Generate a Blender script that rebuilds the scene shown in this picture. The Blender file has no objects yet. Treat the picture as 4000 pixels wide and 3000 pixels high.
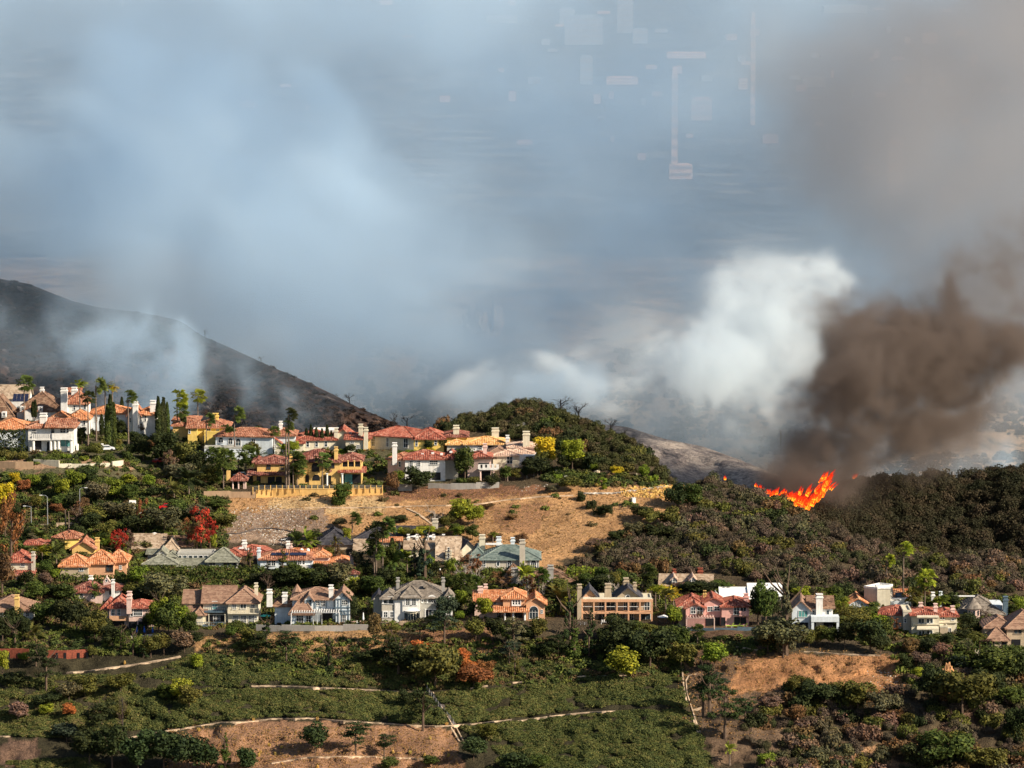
import bpy, math, random
import numpy as np
from mathutils import Vector, Matrix

# ------------------------------------------------------------------ camera, world, sun, exposure
SC = bpy.context.scene
COL = SC.collection
F = 17000.0                       # focal length in photo pixels (photo is 4000 x 3000)
PITCH = math.radians(6.04)
CAMZ = 300.0
cam_d = bpy.data.cameras.new('camera')
cam_d.sensor_width = 36.0
cam_d.lens = 36.0 * F / 4000.0
cam_d.clip_start = 5.0
cam_d.clip_end = 90000.0
cam = bpy.data.objects.new('camera', cam_d)
cam.location = (0, 0, CAMZ)
cam.rotation_euler = (math.pi / 2 - PITCH, 0, 0)
COL.objects.link(cam)
SC.camera = cam

SUN_EL = math.radians(33.0)
SUN_AZ = math.radians(118.0)      # compass style: 0 = +Y (away from the camera), 90 = +X (right)
w = bpy.data.worlds.new('World')
SC.world = w
w.use_nodes = True
nt = w.node_tree
nt.nodes.clear()
wo = nt.nodes.new('ShaderNodeOutputWorld')
bg = nt.nodes.new('ShaderNodeBackground')
sky = nt.nodes.new('ShaderNodeTexSky')
sky.sky_type = 'NISHITA'
sky.sun_disc = False
sky.sun_elevation = SUN_EL
sky.sun_rotation = SUN_AZ
sky.air_density = 1.0
sky.dust_density = 1.0
bg.inputs['Strength'].default_value = 0.066
nt.links.new(sky.outputs[0], bg.inputs[0])
nt.links.new(bg.outputs[0], wo.inputs[0])
sd = bpy.data.lights.new('sun', 'SUN')
sd.energy = 5.0
sd.angle = math.radians(0.5)
sd.color = (1.0, 0.88, 0.71)
sun = bpy.data.objects.new('sun', sd)
tosun = Vector((math.sin(SUN_AZ) * math.cos(SUN_EL), math.cos(SUN_AZ) * math.cos(SUN_EL), math.sin(SUN_EL)))
sun.rotation_euler = tosun.to_track_quat('Z', 'Y').to_euler()
sun.location = (300, 900, 600)
COL.objects.link(sun)
vs = SC.view_settings
vs.view_transform = 'Standard'
vs.look = 'None'
vs.gamma = 1.0
vs.exposure = 0.68
vs.use_curve_mapping = False
cy = SC.cycles
cy.use_denoising = True
try:
    cy.denoiser = 'OPENIMAGEDENOISE'
    cy.denoising_input_passes = 'RGB_ALBEDO_NORMAL'
except Exception:
    pass
cy.use_adaptive_sampling = True
cy.adaptive_threshold = 0.02
cy.max_bounces = 8
cy.diffuse_bounces = 2
cy.glossy_bounces = 2
cy.transmission_bounces = 3
cy.transparent_max_bounces = 128
cy.volume_bounces = 5
cy.volume_max_steps = 256
cy.volume_step_rate = 1.5
cy.caustics_reflective = False
cy.caustics_refractive = False

R_ = random.Random(7)
RNG = np.random.default_rng(11)

# ------------------------------------------------------------------ photo pixel + distance -> point of the place
CP, SP = math.cos(PITCH), math.sin(PITCH)
def ray(u, v, Y):
    a = (u - 2000.0) / F
    b = (1500.0 - v) / F
    dy = CP + b * SP
    dz = -SP + b * CP
    t = Y / dy
    return (a * t, Y + 0 * t, CAMZ + dz * t)
def rayv(u, v, Y):
    return Vector(ray(u, v, Y))
def proj(x, y, z):
    d = y * CP - (z - CAMZ) * SP
    up = y * SP + (z - CAMZ) * CP
    return 2000 + F * x / d, 1500 - F * up / d

# ------------------------------------------------------------------ noise
_L = RNG.random((32, 32, 32)).astype(np.float32)
def vnoise(x, y, z):
    fx, fy, fz = np.floor(x), np.floor(y), np.floor(z)
    tx, ty, tz = (x - fx).astype(np.float32), (y - fy).astype(np.float32), (z - fz).astype(np.float32)
    tx = tx * tx * (3 - 2 * tx); ty = ty * ty * (3 - 2 * ty); tz = tz * tz * (3 - 2 * tz)
    ix, iy, iz = fx.astype(np.int64), fy.astype(np.int64), fz.astype(np.int64)
    x0, x1 = ix & 31, (ix + 1) & 31
    y0, y1 = iy & 31, (iy + 1) & 31
    z0, z1 = iz & 31, (iz + 1) & 31
    c00 = _L[x0, y0, z0] * (1 - tx) + _L[x1, y0, z0] * tx
    c10 = _L[x0, y1, z0] * (1 - tx) + _L[x1, y1, z0] * tx
    c01 = _L[x0, y0, z1] * (1 - tx) + _L[x1, y0, z1] * tx
    c11 = _L[x0, y1, z1] * (1 - tx) + _L[x1, y1, z1] * tx
    return (c00 * (1 - ty) + c10 * ty) * (1 - tz) + (c01 * (1 - ty) + c11 * ty) * tz
def fbm(x, y, z, o=4, gain=.5):
    s = 0; a = 1.0; n = 0
    for k in range(o):
        s = s + a * vnoise(x * 2 ** k + 7.3 * k, y * 2 ** k + 3.1 * k, z * 2 ** k + 11.7 * k)
        n += a; a *= gain
    return s / n
def smooth(a, b, x):
    t = np.clip((x - a) / (b - a), 0, 1)
    return t * t * (3 - 2 * t)
def tag(o, label=None, cat=None, group=None, kind=None):
    if label: o['label'] = label
    if cat: o['category'] = cat
    if group: o['group'] = group
    if kind: o['kind'] = kind
    return o
# ------------------------------------------------------------------ materials
MATS = {}
def new_mat(name):
    m = bpy.data.materials.new(name); m.use_nodes = True
    t = m.node_tree
    b = t.nodes['Principled BSDF']
    b.inputs['Specular IOR Level'].default_value = 0.25
    MATS[name] = m
    return m, t, b
def ramp(t, stops, fac):
    r = t.nodes.new('ShaderNodeValToRGB')
    e = r.color_ramp.elements
    while len(e) < len(stops): e.new(0.5)
    for k, (p, c) in enumerate(stops):
        e[k].position = p; e[k].color = (*c, 1)
    t.links.new(fac, r.inputs[0])
    return r.outputs[0]
def noise(t, scale, detail=4, rough=.6, coord=None, dist=0.0):
    n = t.nodes.new('ShaderNodeTexNoise')
    n.inputs['Scale'].default_value = scale
    n.inputs['Detail'].default_value = detail
    n.inputs['Roughness'].default_value = rough
    n.inputs['Distortion'].default_value = dist
    if coord is None:
        g = t.nodes.new('ShaderNodeNewGeometry'); coord = g.outputs['Position']
    t.links.new(coord, n.inputs['Vector'])
    return n.outputs['Fac']
def mixc(t, fac, a, b, mode='MIX'):
    m = t.nodes.new('ShaderNodeMix'); m.data_type = 'RGBA'; m.blend_type = mode
    for s, v in ((m.inputs[0], fac), (m.inputs[6], a), (m.inputs[7], b)):
        if isinstance(v, (int, float)): s.default_value = v
        elif isinstance(v, tuple): s.default_value = (*v, 1) if len(v) == 3 else v
        else: t.links.new(v, s)
    return m.outputs[2]
def mathn(t, op, a, b=0.0, clamp=False):
    m = t.nodes.new('ShaderNodeMath'); m.operation = op; m.use_clamp = clamp
    for s, v in ((m.inputs[0], a), (m.inputs[1], b)):
        if isinstance(v, (int, float)): s.default_value = v
        else: t.links.new(v, s)
    return m.outputs[0]
def bump(t, b, h, strength=.5, dist=.1):
    n = t.nodes.new('ShaderNodeBump'); n.inputs['Strength'].default_value = strength
    n.inputs['Distance'].default_value = dist
    t.links.new(h, n.inputs['Height']); t.links.new(n.outputs[0], b.inputs['Normal'])
def plain(name, col, var=.12, rough=.8, scale=1.5, spec=.25, metal=0.0):
    if name in MATS: return MATS[name]
    m, t, b = new_mat(name)
    f = noise(t, scale, 5, .65)
    lo = tuple(max(0, c * (1 - var * 1.6)) for c in col); hi = tuple(min(1, c * (1 + var)) for c in col)
    c = ramp(t, [(.3, lo), (.7, hi)], f)
    t.links.new(c, b.inputs['Base Color'])
    b.inputs['Roughness'].default_value = rough
    b.inputs['Specular IOR Level'].default_value = spec
    b.inputs['Metallic'].default_value = metal
    return m
def stucco(name, col):
    """painted render with faint vertical streaks and grime"""
    if name in MATS: return MATS[name]
    m, t, b = new_mat(name)
    f = noise(t, 1.1, 5, .7)
    mp = t.nodes.new('ShaderNodeMapping'); g = t.nodes.new('ShaderNodeNewGeometry')
    mp.inputs['Scale'].default_value = (1.6, 1.6, .18)
    t.links.new(g.outputs['Position'], mp.inputs[0])
    s = noise(t, 1.4, 4, .6, mp.outputs[0])
    c = ramp(t, [(.25, tuple(c * .8 for c in col)), (.65, tuple(min(1, c * 1.05) for c in col))], f)
    st = ramp(t, [(.35, (.78, .75, .70)), (.6, (1, 1, 1))], s)
    c = mixc(t, .55, c, st, 'MULTIPLY')
    t.links.new(c, b.inputs['Base Color'])
    b.inputs['Roughness'].default_value = .9
    return m
def tiles(name, cols, scale=2.2):
    """roof covering: patchy colour from tile to tile"""
    if name in MATS: return MATS[name]
    m, t, b = new_mat(name)
    g = t.nodes.new('ShaderNodeNewGeometry')
    v = t.nodes.new('ShaderNodeTexVoronoi'); v.inputs['Scale'].default_value = scale
    t.links.new(g.outputs['Position'], v.inputs['Vector'])
    sp = t.nodes.new('ShaderNodeSeparateColor'); t.links.new(v.outputs['Color'], sp.inputs[0])
    big = noise(t, .35, 4, .6)
    f = mathn(t, 'ADD', mathn(t, 'MULTIPLY', sp.outputs[0], .55), mathn(t, 'MULTIPLY', big, .55))
    st = [(.18 + .66 * k / (len(cols) - 1), c) for k, c in enumerate(cols)]
    t.links.new(ramp(t, st, f), b.inputs['Base Color'])
    b.inputs['Roughness'].default_value = .85
    bump(t, b, sp.outputs[1], .5, .08)
    return m
M_TERRA = tiles('terracotta_tile', [(.085, .04, .027), (.22, .08, .045), (.36, .145, .08), (.46, .27, .18)])
M_ORANGE = tiles('orange_tile', [(.17, .065, .033), (.38, .135, .055), (.52, .215, .095), (.58, .35, .21)])
M_RED = tiles('red_tile', [(.085, .026, .02), (.21, .055, .036), (.34, .098, .06), (.42, .21, .15)])
M_DARKRED = tiles('dark_red_tile', [(.055, .022, .018), (.14, .045, .033), (.24, .08, .055), (.36, .2, .15)])
M_YELTILE = tiles('yellow_orange_tile', [(.30, .13, .045), (.55, .27, .085), (.70, .40, .15), (.72, .50, .27)])
M_SHAKE = tiles('brown_shake', [(.065, .038, .026), (.15, .085, .055), (.24, .135, .085), (.3, .2, .13)], 1.8)
M_BROWN = tiles('brown_shingle', [(.17, .10, .068), (.24, .14, .095), (.31, .185, .125), (.34, .22, .15)], 1.8)
M_TAN = tiles('tan_shingle', [(.20, .145, .10), (.33, .24, .165), (.44, .33, .23), (.5, .4, .3)], 1.8)
M_GREY = tiles('grey_shingle', [(.10, .085, .072), (.16, .135, .11), (.22, .185, .15), (.27, .23, .19)], 1.8)
M_GREEN = tiles('green_grey_shingle', [(.12, .125, .095), (.19, .19, .145), (.25, .25, .19), (.3, .3, .24)], 1.8)
M_SLATE = tiles('green_slate', [(.08, .11, .10), (.125, .165, .15), (.17, .21, .19), (.22, .26, .23)], 1.6)
M_DARKSLATE = tiles('dark_slate', [(.022, .022, .028), (.04, .038, .047), (.055, .052, .06), (.08, .075, .08)], 1.4)
M_PALETILE = tiles('pale_pink_tile', [(.30, .19, .14), (.46, .30, .22), (.58, .40, .3), (.6, .48, .38)])
M_WHITE = stucco('white_stucco', (.80, .78, .74))
M_BLUEWHITE = stucco('cool_white_stucco', (.66, .72, .76))
M_CREAM = stucco('cream_stucco', (.66, .60, .46))
M_TANW = stucco('tan_stucco', (.46, .37, .26))
M_YELLOW = stucco('yellow_stucco', (.82, .58, .16))
M_OCHRE = stucco('ochre_stucco', (.76, .50, .18))
M_PEACH = stucco('peach_stucco', (.64, .36, .21))
M_PINK = stucco('pink_stucco', (.70, .38, .33))
M_PALEPINK = stucco('pale_pink_stucco', (.72, .52, .45))
M_GREYW = stucco('grey_stucco', (.42, .41, .37))
M_GREIGE = stucco('greige_stucco', (.52, .47, .39))
M_BRIGHT = stucco('bright_white_roof', (.86, .86, .84))
M_TRIM = plain('white_trim', (.78, .77, .74), .05, .6)
M_TIMBER = plain('blue_grey_timber', (.10, .15, .19), .2, .7)
M_BROWNWOOD = plain('dark_wood', (.09, .05, .03), .2, .7)
M_CONC = stucco('concrete', (.36, .34, .31))
M_PALECONC = plain('pale_concrete', (.50, .37, .25), .5, .9, .45)
M_METAL = plain('galvanised_metal', (.42, .43, .44), .1, .45, 3, .5, .6)
M_BRICK = plain('red_brick', (.26, .07, .04), .3, .85, 2.5)
M_BLACK = plain('dark_opening', (.015, .015, .018), .2, .5)  # stands for the shade inside openings; plain black on wheels
M_DIRTW = plain('whitewashed_rock', (.55, .50, .43), .3, .9)
def glass():
    m, t, b = new_mat('window_glass')
    f = noise(t, .9, 2, .5)
    t.links.new(ramp(t, [(.35, (.008, .012, .018)), (.7, (.06, .085, .10))], f), b.inputs['Base Color'])
    b.inputs['Roughness'].default_value = .12
    b.inputs['Specular IOR Level'].default_value = .6
    return m
M_GLASS = glass()
M_TEALGLASS = plain('teal_glass', (.12, .34, .33), .3, .2, .8, .6)
M_SOLAR = plain('solar_cell', (.018, .022, .05), .2, .25, 1.0, .6)

def ground_mat(name, rocky=1.0):
    m, t, b = new_mat(name)
    a = t.nodes.new('ShaderNodeAttribute'); a.attribute_name = 'tint'
    n1 = noise(t, .10, 6, .65); n2 = noise(t, .9, 5, .7); n3 = noise(t, 3.5, 3, .6)
    k = ramp(t, [(.30, (.62, .58, .56)), (.5, (1, 1, 1)), (.72, (1.25, 1.2, 1.12))], n1)
    k2 = ramp(t, [(.34, (.50, .50, .52)), (.52, (1, 1, 1)), (.72, (1.35, 1.32, 1.22))], n2)
    k3 = ramp(t, [(.36, (.55, .54, .54)), (.5, (1, 1, 1)), (.7, (1.3, 1.25, 1.2))], n3)
    c = mixc(t, 1.0, a.outputs['Color'], k, 'MULTIPLY')
    c = mixc(t, .8, c, k2, 'MULTIPLY')
    c = mixc(t, .8, c, k3, 'MULTIPLY')
    t.links.new(c, b.inputs['Base Color'])
    b.inputs['Roughness'].default_value = .95
    b.inputs['Specular IOR Level'].default_value = .1
    h = mathn(t, 'ADD', n2, mathn(t, 'MULTIPLY', n3, .4))
    bump(t, b, h, .9, .9 * rocky)
    return m
M_GROUND = ground_mat('hillside_earth')
def burnt():
    m, t, b = new_mat('burnt_ground')
    mp = t.nodes.new('ShaderNodeMapping'); g = t.nodes.new('ShaderNodeNewGeometry')
    mp.inputs['Scale'].default_value = (1, 1, .45)
    mp.inputs['Rotation'].default_value = (0, .5, 0)
    t.links.new(g.outputs['Position'], mp.inputs[0])
    n1 = noise(t, .035, 7, .68, mp.outputs[0], 1.2); n2 = noise(t, .28, 5, .7); n3 = noise(t, .09, 6, .7, mp.outputs[0], .8)
    c = ramp(t, [(.32, (.010, .010, .013)), (.47, (.022, .020, .023)), (.58, (.055, .034, .026)), (.78, (.12, .078, .055))], n1)
    ash = ramp(t, [(.60, (0, 0, 0)), (.68, (1, 1, 1))], n3)
    c = mixc(t, mathn(t, 'MULTIPLY', ash, .45), c, (.26, .24, .23))
    k = ramp(t, [(.35, (.45, .45, .48)), (.6, (1.35, 1.3, 1.25))], n2)
    c = mixc(t, 1.0, c, k, 'MULTIPLY')
    t.links.new(c, b.inputs['Base Color'])
    b.inputs['Roughness'].default_value = .95
    b.inputs['Specular IOR Level'].default_value = .1
    bump(t, b, mathn(t, 'ADD', n1, mathn(t, 'MULTIPLY', n2, .25)), 1.0, 6.0)
    return m
M_BURNT = burnt()
def far_mat():
    m, t, b = new_mat('dry_far_slope')
    mp = t.nodes.new('ShaderNodeMapping'); g = t.nodes.new('ShaderNodeNewGeometry')
    mp.inputs['Scale'].default_value = (1, .22, 1); mp.inputs['Rotation'].default_value = (0, 0, .25)
    t.links.new(g.outputs['Position'], mp.inputs[0])
    n1 = noise(t, .022, 7, .66, mp.outputs[0], .6); n2 = noise(t, .13, 6, .75, mp.outputs[0], .4)
    c = ramp(t, [(.36, (.08, .07, .06)), (.45, (.26, .17, .10)), (.54, (.50, .31, .17)), (.75, (.62, .44, .27))], n1)
    k = ramp(t, [(.40, (.12, .13, .14)), (.47, (.9, .9, .9)), (.7, (1.25, 1.2, 1.15))], n2)
    t.links.new(mixc(t, 1.0, c, k, 'MULTIPLY'), b.inputs['Base Color'])
    b.inputs['Roughness'].default_value = .95
    bump(t, b, mathn(t, 'ADD', n1, n2), .6, 5.0)
    return m
M_FAR = far_mat()

def leaf_mat(name, bright=1.0):
    """foliage: the hue comes from the plant's own object colour, with leaf to leaf variation"""
    m, t, b = new_mat(name)
    oi = t.nodes.new('ShaderNodeObjectInfo')
    g = t.nodes.new('ShaderNodeNewGeometry')
    n = noise(t, .8, 4, .7)
    k = ramp(t, [(.3, (.58, .64, .62)), (.5, (1, 1, 1)), (.72, (1.7, 1.5, 1.1))], n)
    r = ramp(t, [(0, (.82, .86, .9)), (1, (1.6, 1.45, 1.1))], g.outputs['Random Per Island'])
    c = mixc(t, 1.0, oi.outputs['Color'], k, 'MULTIPLY')
    c = mixc(t, 1.0, c, r, 'MULTIPLY')
    t.links.new(c, b.inputs['Base Color'])
    b.inputs['Roughness'].default_value = .75
    b.inputs['Specular IOR Level'].default_value = .12
    tr = t.nodes.new('ShaderNodeBsdfTranslucent'); t.links.new(c, tr.inputs[0])
    mx = t.nodes.new('ShaderNodeMixShader'); mx.inputs[0].default_value = .18
    out = [x for x in t.nodes if x.type == 'OUTPUT_MATERIAL'][0]
    t.links.new(b.outputs[0], mx.inputs[1]); t.links.new(tr.outputs[0], mx.inputs[2])
    t.links.new(mx.outputs[0], out.inputs[0])
    return m
M_LEAF = leaf_mat('foliage')
def scatter_leaf(name, stops):
    """foliage of mass plantings: each plant takes its own hue"""
    m, t, b = new_mat(name)
    oi = t.nodes.new('ShaderNodeObjectInfo')
    g = t.nodes.new('ShaderNodeNewGeometry')
    big = noise(t, .045, 4, .6)
    f = mathn(t, 'ADD', mathn(t, 'MULTIPLY', oi.outputs['Random'], .6), mathn(t, 'MULTIPLY', mathn(t, 'SUBTRACT', big, .3), .95))
    c = ramp(t, stops, f)
    r = ramp(t, [(0, (.85, .86, .9)), (1, (1.5, 1.4, 1.15))], g.outputs['Random Per Island'])
    c = mixc(t, 1.0, c, r, 'MULTIPLY')
    t.links.new(c, b.inputs['Base Color'])
    b.inputs['Roughness'].default_value = .8
    b.inputs['Specular IOR Level'].default_value = .1
    return m
M_COVER = scatter_leaf('ground_cover_leaf', [(0, (.026, .038, .014)), (.30, (.048, .062, .020)), (.46, (.095, .098, .030)), (.6, (.052, .068, .022)), (.76, (.13, .115, .042)), (.88, (.075, .062, .03)), (1, (.16, .11, .055))])
M_CHAP = scatter_leaf('chaparral_leaf', [(0, (.024, .032, .014)), (.25, (.048, .048, .024)), (.36, (.085, .068, .05)), (.50, (.06, .047, .036)), (.60, (.12, .085, .068)), (.74, (.04, .050, .02)), (.88, (.125, .08, .062)), (1, (.06, .05, .034))])
M_KNOLL = scatter_leaf('knoll_leaf', [(0, (.022, .030, .012)), (.3, (.042, .048, .018)), (.5, (.065, .060, .026)), (.65, (.036, .044, .016)), (.85, (.085, .062, .040)), (1, (.045, .055, .018))])
M_DRY = scatter_leaf('dry_tuft', [(0, (.22, .12, .055)), (.5, (.36, .21, .09)), (.8, (.12, .10, .04)), (1, (.48, .33, .14))])
M_BARK = plain('bark', (.12, .08, .055), .25, .9, 4)
M_PALMBARK = plain('palm_bark', (.19, .14, .105), .3, .9, 3)
M_PALEBARK = plain('pale_bark', (.42, .36, .30), .2, .9, 4)
M_CHAR = plain('charred_wood', (.03, .027, .027), .3, .9, 4)
# ------------------------------------------------------------------ terrain
# distance profile of the near hill, from the bottom of the photograph up; each row is (photo height, distance)
PROF = {
    0:    [(4200, 790), (3600, 862), (3000, 925), (2750, 955), (2520, 984), (2440, 998), (2380, 1016), (2290, 1030), (2230, 1040), (2150, 1054), (2060, 1075), (1900, 1102), (1800, 1112), (1765, 1126), (1660, 1150), (1560, 1180)],
    1000: [(4200, 790), (3600, 862), (3000, 925), (2750, 955), (2500, 986), (2460, 992), (2400, 1016), (2290, 1030), (2220, 1042), (2150, 1056), (2060, 1072), (1940, 1092), (1900, 1100), (1860, 1118), (1790, 1130), (1730, 1150), (1650, 1172), (1560, 1190)],
    1800: [(4200, 790), (3600, 862), (3000, 925), (2750, 955), (2460, 988), (2430, 992), (2380, 1014), (2290, 1028), (2220, 1042), (2150, 1058), (2060, 1072), (1940, 1092), (1900, 1098), (1860, 1116), (1790, 1130), (1720, 1150), (1640, 1168), (1540, 1190)],
    2400: [(4200, 790), (3600, 862), (3000, 925), (2750, 955), (2500, 984), (2440, 992), (2390, 1012), (2290, 1030), (2200, 1048), (2050, 1072), (1920, 1090), (1860, 1100), (1760, 1126), (1660, 1152), (1560, 1180)],
    3000: [(4200, 790), (3600, 862), (3000, 925), (2750, 950), (2560, 972), (2480, 986), (2440, 994), (2380, 1014), (2300, 1028), (2200, 1044), (2000, 1085), (1850, 1120), (1600, 1180)],
    4000: [(4200, 790), (3600, 862), (3000, 925), (2750, 948), (2580, 968), (2520, 980), (2480, 992), (2400, 1012), (2300, 1030), (2200, 1050), (2100, 1080), (1900, 1130), (1600, 1200)],
}
_pu = sorted(PROF)
_vv = np.arange(1400, 4201, 4.0)
_prof = np.array([np.interp(_vv, [a for a, b in reversed(PROF[k])], [b for a, b in reversed(PROF[k])]) for k in _pu])
_ker = np.exp(-.5 * (np.arange(-12, 13) / 5.0) ** 2); _ker /= _ker.sum()
_prof = np.array([np.convolve(np.pad(r, 12, 'reflect', reflect_type='odd'), _ker, 'valid') for r in _prof])
def base_Y(u, v):
    u = np.clip(np.asarray(u, float), 0, 4000); v = np.asarray(v, float)
    out = np.zeros(np.broadcast(u, v).shape)
    fv = np.clip((v - 1400) / 4.0, 0, len(_vv) - 1.001); i = fv.astype(int); t = fv - i
    for k in range(len(_pu) - 1):
        a, b = _pu[k], _pu[k + 1]
        m = (u >= a) & (u <= b)
        s = (u - a) / (b - a); s = s * s * (3 - 2 * s)
        r0 = _prof[k][i] * (1 - t) + _prof[k][i + 1] * t
        r1 = _prof[k + 1][i] * (1 - t) + _prof[k + 1][i + 1] * t
        out = np.where(m, r0 * (1 - s) + r1 * s, out)
    return out
def poly_line(pts, u):
    return np.interp(u, [p[0] for p in pts], [p[1] for p in pts])
CREST = [(-900, 1640), (0, 1640), (400, 1650), (700, 1680), (1100, 1715), (1450, 1725), (1640, 1700), (1760, 1655), (1850, 1625), (1950, 1590), (2050, 1580), (2150, 1585),
         (2250, 1630), (2350, 1672), (2450, 1720), (2530, 1770), (2600, 1840), (2630, 1885), (2680, 1900), (2730, 1880), (2780, 1870), (2870, 1890), (2960, 1920), (3080, 1985), (3250, 2060), (3400, 2120), (3550, 2160), (3700, 2175), (4000, 2180), (4900, 2190)]
def crest(u): return poly_line(CREST, u)

def seg_dist(px, py, pts):
    d = np.full(np.shape(px), 1e9)
    for (x0, y0), (x1, y1) in zip(pts[:-1], pts[1:]):
        dx, dy = x1 - x0, y1 - y0
        t = np.clip(((px - x0) * dx + (py - y0) * dy) / (dx * dx + dy * dy + 1e-9), 0, 1)
        d = np.minimum(d, np.hypot(px - x0 - t * dx, py - y0 - t * dy))
    return d
def inside(px, py, poly):
    px = np.asarray(px, float); py = np.asarray(py, float)
    c = np.zeros(px.shape, bool)
    n = len(poly)
    for k in range(n):
        x0, y0 = poly[k]; x1, y1 = poly[(k + 1) % n]
        if y0 == y1: continue
        m = ((y0 > py) != (y1 > py)) & (px < (x1 - x0) * (py - y0) / (y1 - y0) + x0)
        c ^= m
    return c

# regions of ground, as read off the photograph
DRY = (.43, .25, .12); DRYDARK = (.21, .125, .075); EARTH = (.17, .105, .068); GREENG = (.045, .05, .025); SHADEG = (.05, .05, .03)
REG = [
    ([(0, 1830), (900, 1850), (900, 2140), (0, 2140)], (.10, .085, .045)),
    ([(-900, 2480), (1500, 2480), (2660, 2500), (2700, 3050), (2800, 4200), (-900, 4200)], (.048, .042, .024)),
    ([(0, 1700), (1500, 1700), (1900, 1880), (1500, 1900), (800, 1900), (0, 1850)], (.11, .10, .055)),
    ([(820, 1935), (1480, 1935), (1650, 1915), (1950, 1905), (2180, 1925), (2210, 1895), (2700, 1890), (2705, 1950), (2650, 2010), (2560, 2060), (2430, 2110), (2300, 2170), (2180, 2200), (2230, 2260), (1900, 2150), (1500, 2090), (830, 2100)], DRY),
    ([(1060, 1948), (1500, 1945), (1520, 1992), (1300, 2010), (1060, 2000)], (.54, .37, .19)),
    ([(1480, 1905), (2190, 1900), (2150, 1935), (1500, 1960)], (.25, .13, .075)),
    ([(1900, 1975), (2150, 1960), (2100, 2090), (1930, 2080)], (.29, .16, .085)),
    ([(850, 2020), (1050, 1985), (1260, 1990), (1300, 2060), (1230, 2130), (850, 2120)], (.30, .21, .15)),
    ([(780, 2500), (1150, 2470), (1480, 2460), (1700, 2470), (1620, 2560), (1200, 2565), (1150, 2530), (780, 2540)], (.42, .25, .12)),
    ([(1560, 2440), (1900, 2450), (2000, 2540), (1600, 2530)], (.28, .15, .085)),
    ([(2650, 2440), (2850, 2450), (3100, 2560), (3560, 2570), (3640, 2620), (3300, 2700), (2700, 2760), (2650, 2500)], (.15, .095, .06)),
    ([(2930, 2555), (3520, 2560), (3560, 2660), (3460, 2740), (3100, 2770), (2820, 2720)], (.36, .185, .09)),
    ([(2700, 2720), (3040, 2700), (3050, 2950), (2820, 3000)], (.15, .10, .065)),
    ([(1000, 2810), (1500, 2830), (1780, 2850), (1800, 3010), (1750, 3300), (700, 3300), (640, 2930), (750, 2860)], (.30, .17, .10)),
    ([(0, 2900), (130, 2890), (140, 3000), (0, 3000)], (.16, .10, .07)),
    ([(3200, 2900), (3700, 2930), (3700, 3100), (3100, 3100)], (.34, .2, .11)),
    ([(3720, 2740), (3900, 2720), (3880, 2840), (3740, 2840)], (.15, .09, .06)),
    ([(0, 1860), (180, 1850), (200, 1960), (0, 1960)], (.30, .18, .12)),
    ([(0, 1795), (520, 1800), (520, 1830), (0, 1830)], (.34, .22, .14)),
]
def tint_at(u, v):
    n = fbm(u / 90, v / 60, 0 * u, 4)
    n2 = fbm(u / 40 + 50, v / 26, 0 * u, 3)
    wu = u + 90 * (n - .5); wv = v + 46 * (n2 - .5)
    c = np.empty(u.shape + (3,)); c[:] = (.085, .065, .04)
    for poly, col in REG:
        m = inside(wu, wv, poly)
        c[m] = col
    return c

def grid_mesh(name, P, mat, tint=None, kind='structure', smooth_=True):
    nv, nu = P.shape[:2]
    me = bpy.data.meshes.new(name)
    me.vertices.add(nv * nu)
    me.vertices.foreach_set('co', P.reshape(-1).astype(np.float32))
    i = np.arange(nv * nu).reshape(nv, nu)
    q = np.stack([i[:-1, :-1], i[:-1, 1:], i[1:, 1:], i[1:, :-1]], -1).reshape(-1, 4)
    me.loops.add(q.size); me.loops.foreach_set('vertex_index', q.reshape(-1).astype(np.int32))
    me.polygons.add(len(q))
    me.polygons.foreach_set('loop_start', (np.arange(len(q)) * 4).astype(np.int32))
    me.polygons.foreach_set('use_smooth', np.ones(len(q), bool))
    me.update()
    if tint is not None:
        a = me.color_attributes.new('tint', 'FLOAT_COLOR', 'POINT')
        c = np.ones((nv * nu, 4), np.float32); c[:, :3] = tint.reshape(-1, 3)
        a.data.foreach_set('color', c.reshape(-1))
    me.materials.append(mat)
    o = bpy.data.objects.new(name, me); COL.objects.link(o)
    o['kind'] = kind
    return o

NU = 470
GU = np.linspace(-900, 4900, NU)
NV = 250
T_ = np.linspace(0, 1, NV)
CR = crest(GU)
VB = 4200.0
GV = CR[None, :] + (VB - CR[None, :]) * (1 - (1 - T_[:, None]) ** 1.0) ** 1.35      # denser towards the crest
GUU = np.broadcast_to(GU[None, :], GV.shape)
def relief(u, v):
    green = smooth(2540, 2600, v) * smooth(2900, 2650, u * .0 + 2600)
    return green * 2.6 * (fbm(u / 46, v / 20, 0 * u + 5, 3) - .5) * 2 + 3.2 * (fbm(u / 150, v / 75, 0 * u + 3, 5) - .5) * 2 + 5 * (vnoise(u / 420, v / 240, 0 * u + 9) - .5)
def hill_Y(u, v):
    u = np.asarray(u, float); v = np.asarray(v, float)
    c = crest(np.clip(u, -900, 4900))
    y = base_Y(u, v)
    # the ground rolls away towards the crest
    k = np.clip(1 - (v - c) / 60.0, 0, 1)
    return y + 9 * k * k + relief(u, v) * smooth(0, 60, v - c + 20)
GY = hill_Y(GUU, GV)
for j in range(NV - 2, -1, -1):
    GY[j] = np.maximum(GY[j], GY[j + 1] + .02)
PX, PY, PZ = ray(GUU, GV, GY)
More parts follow.
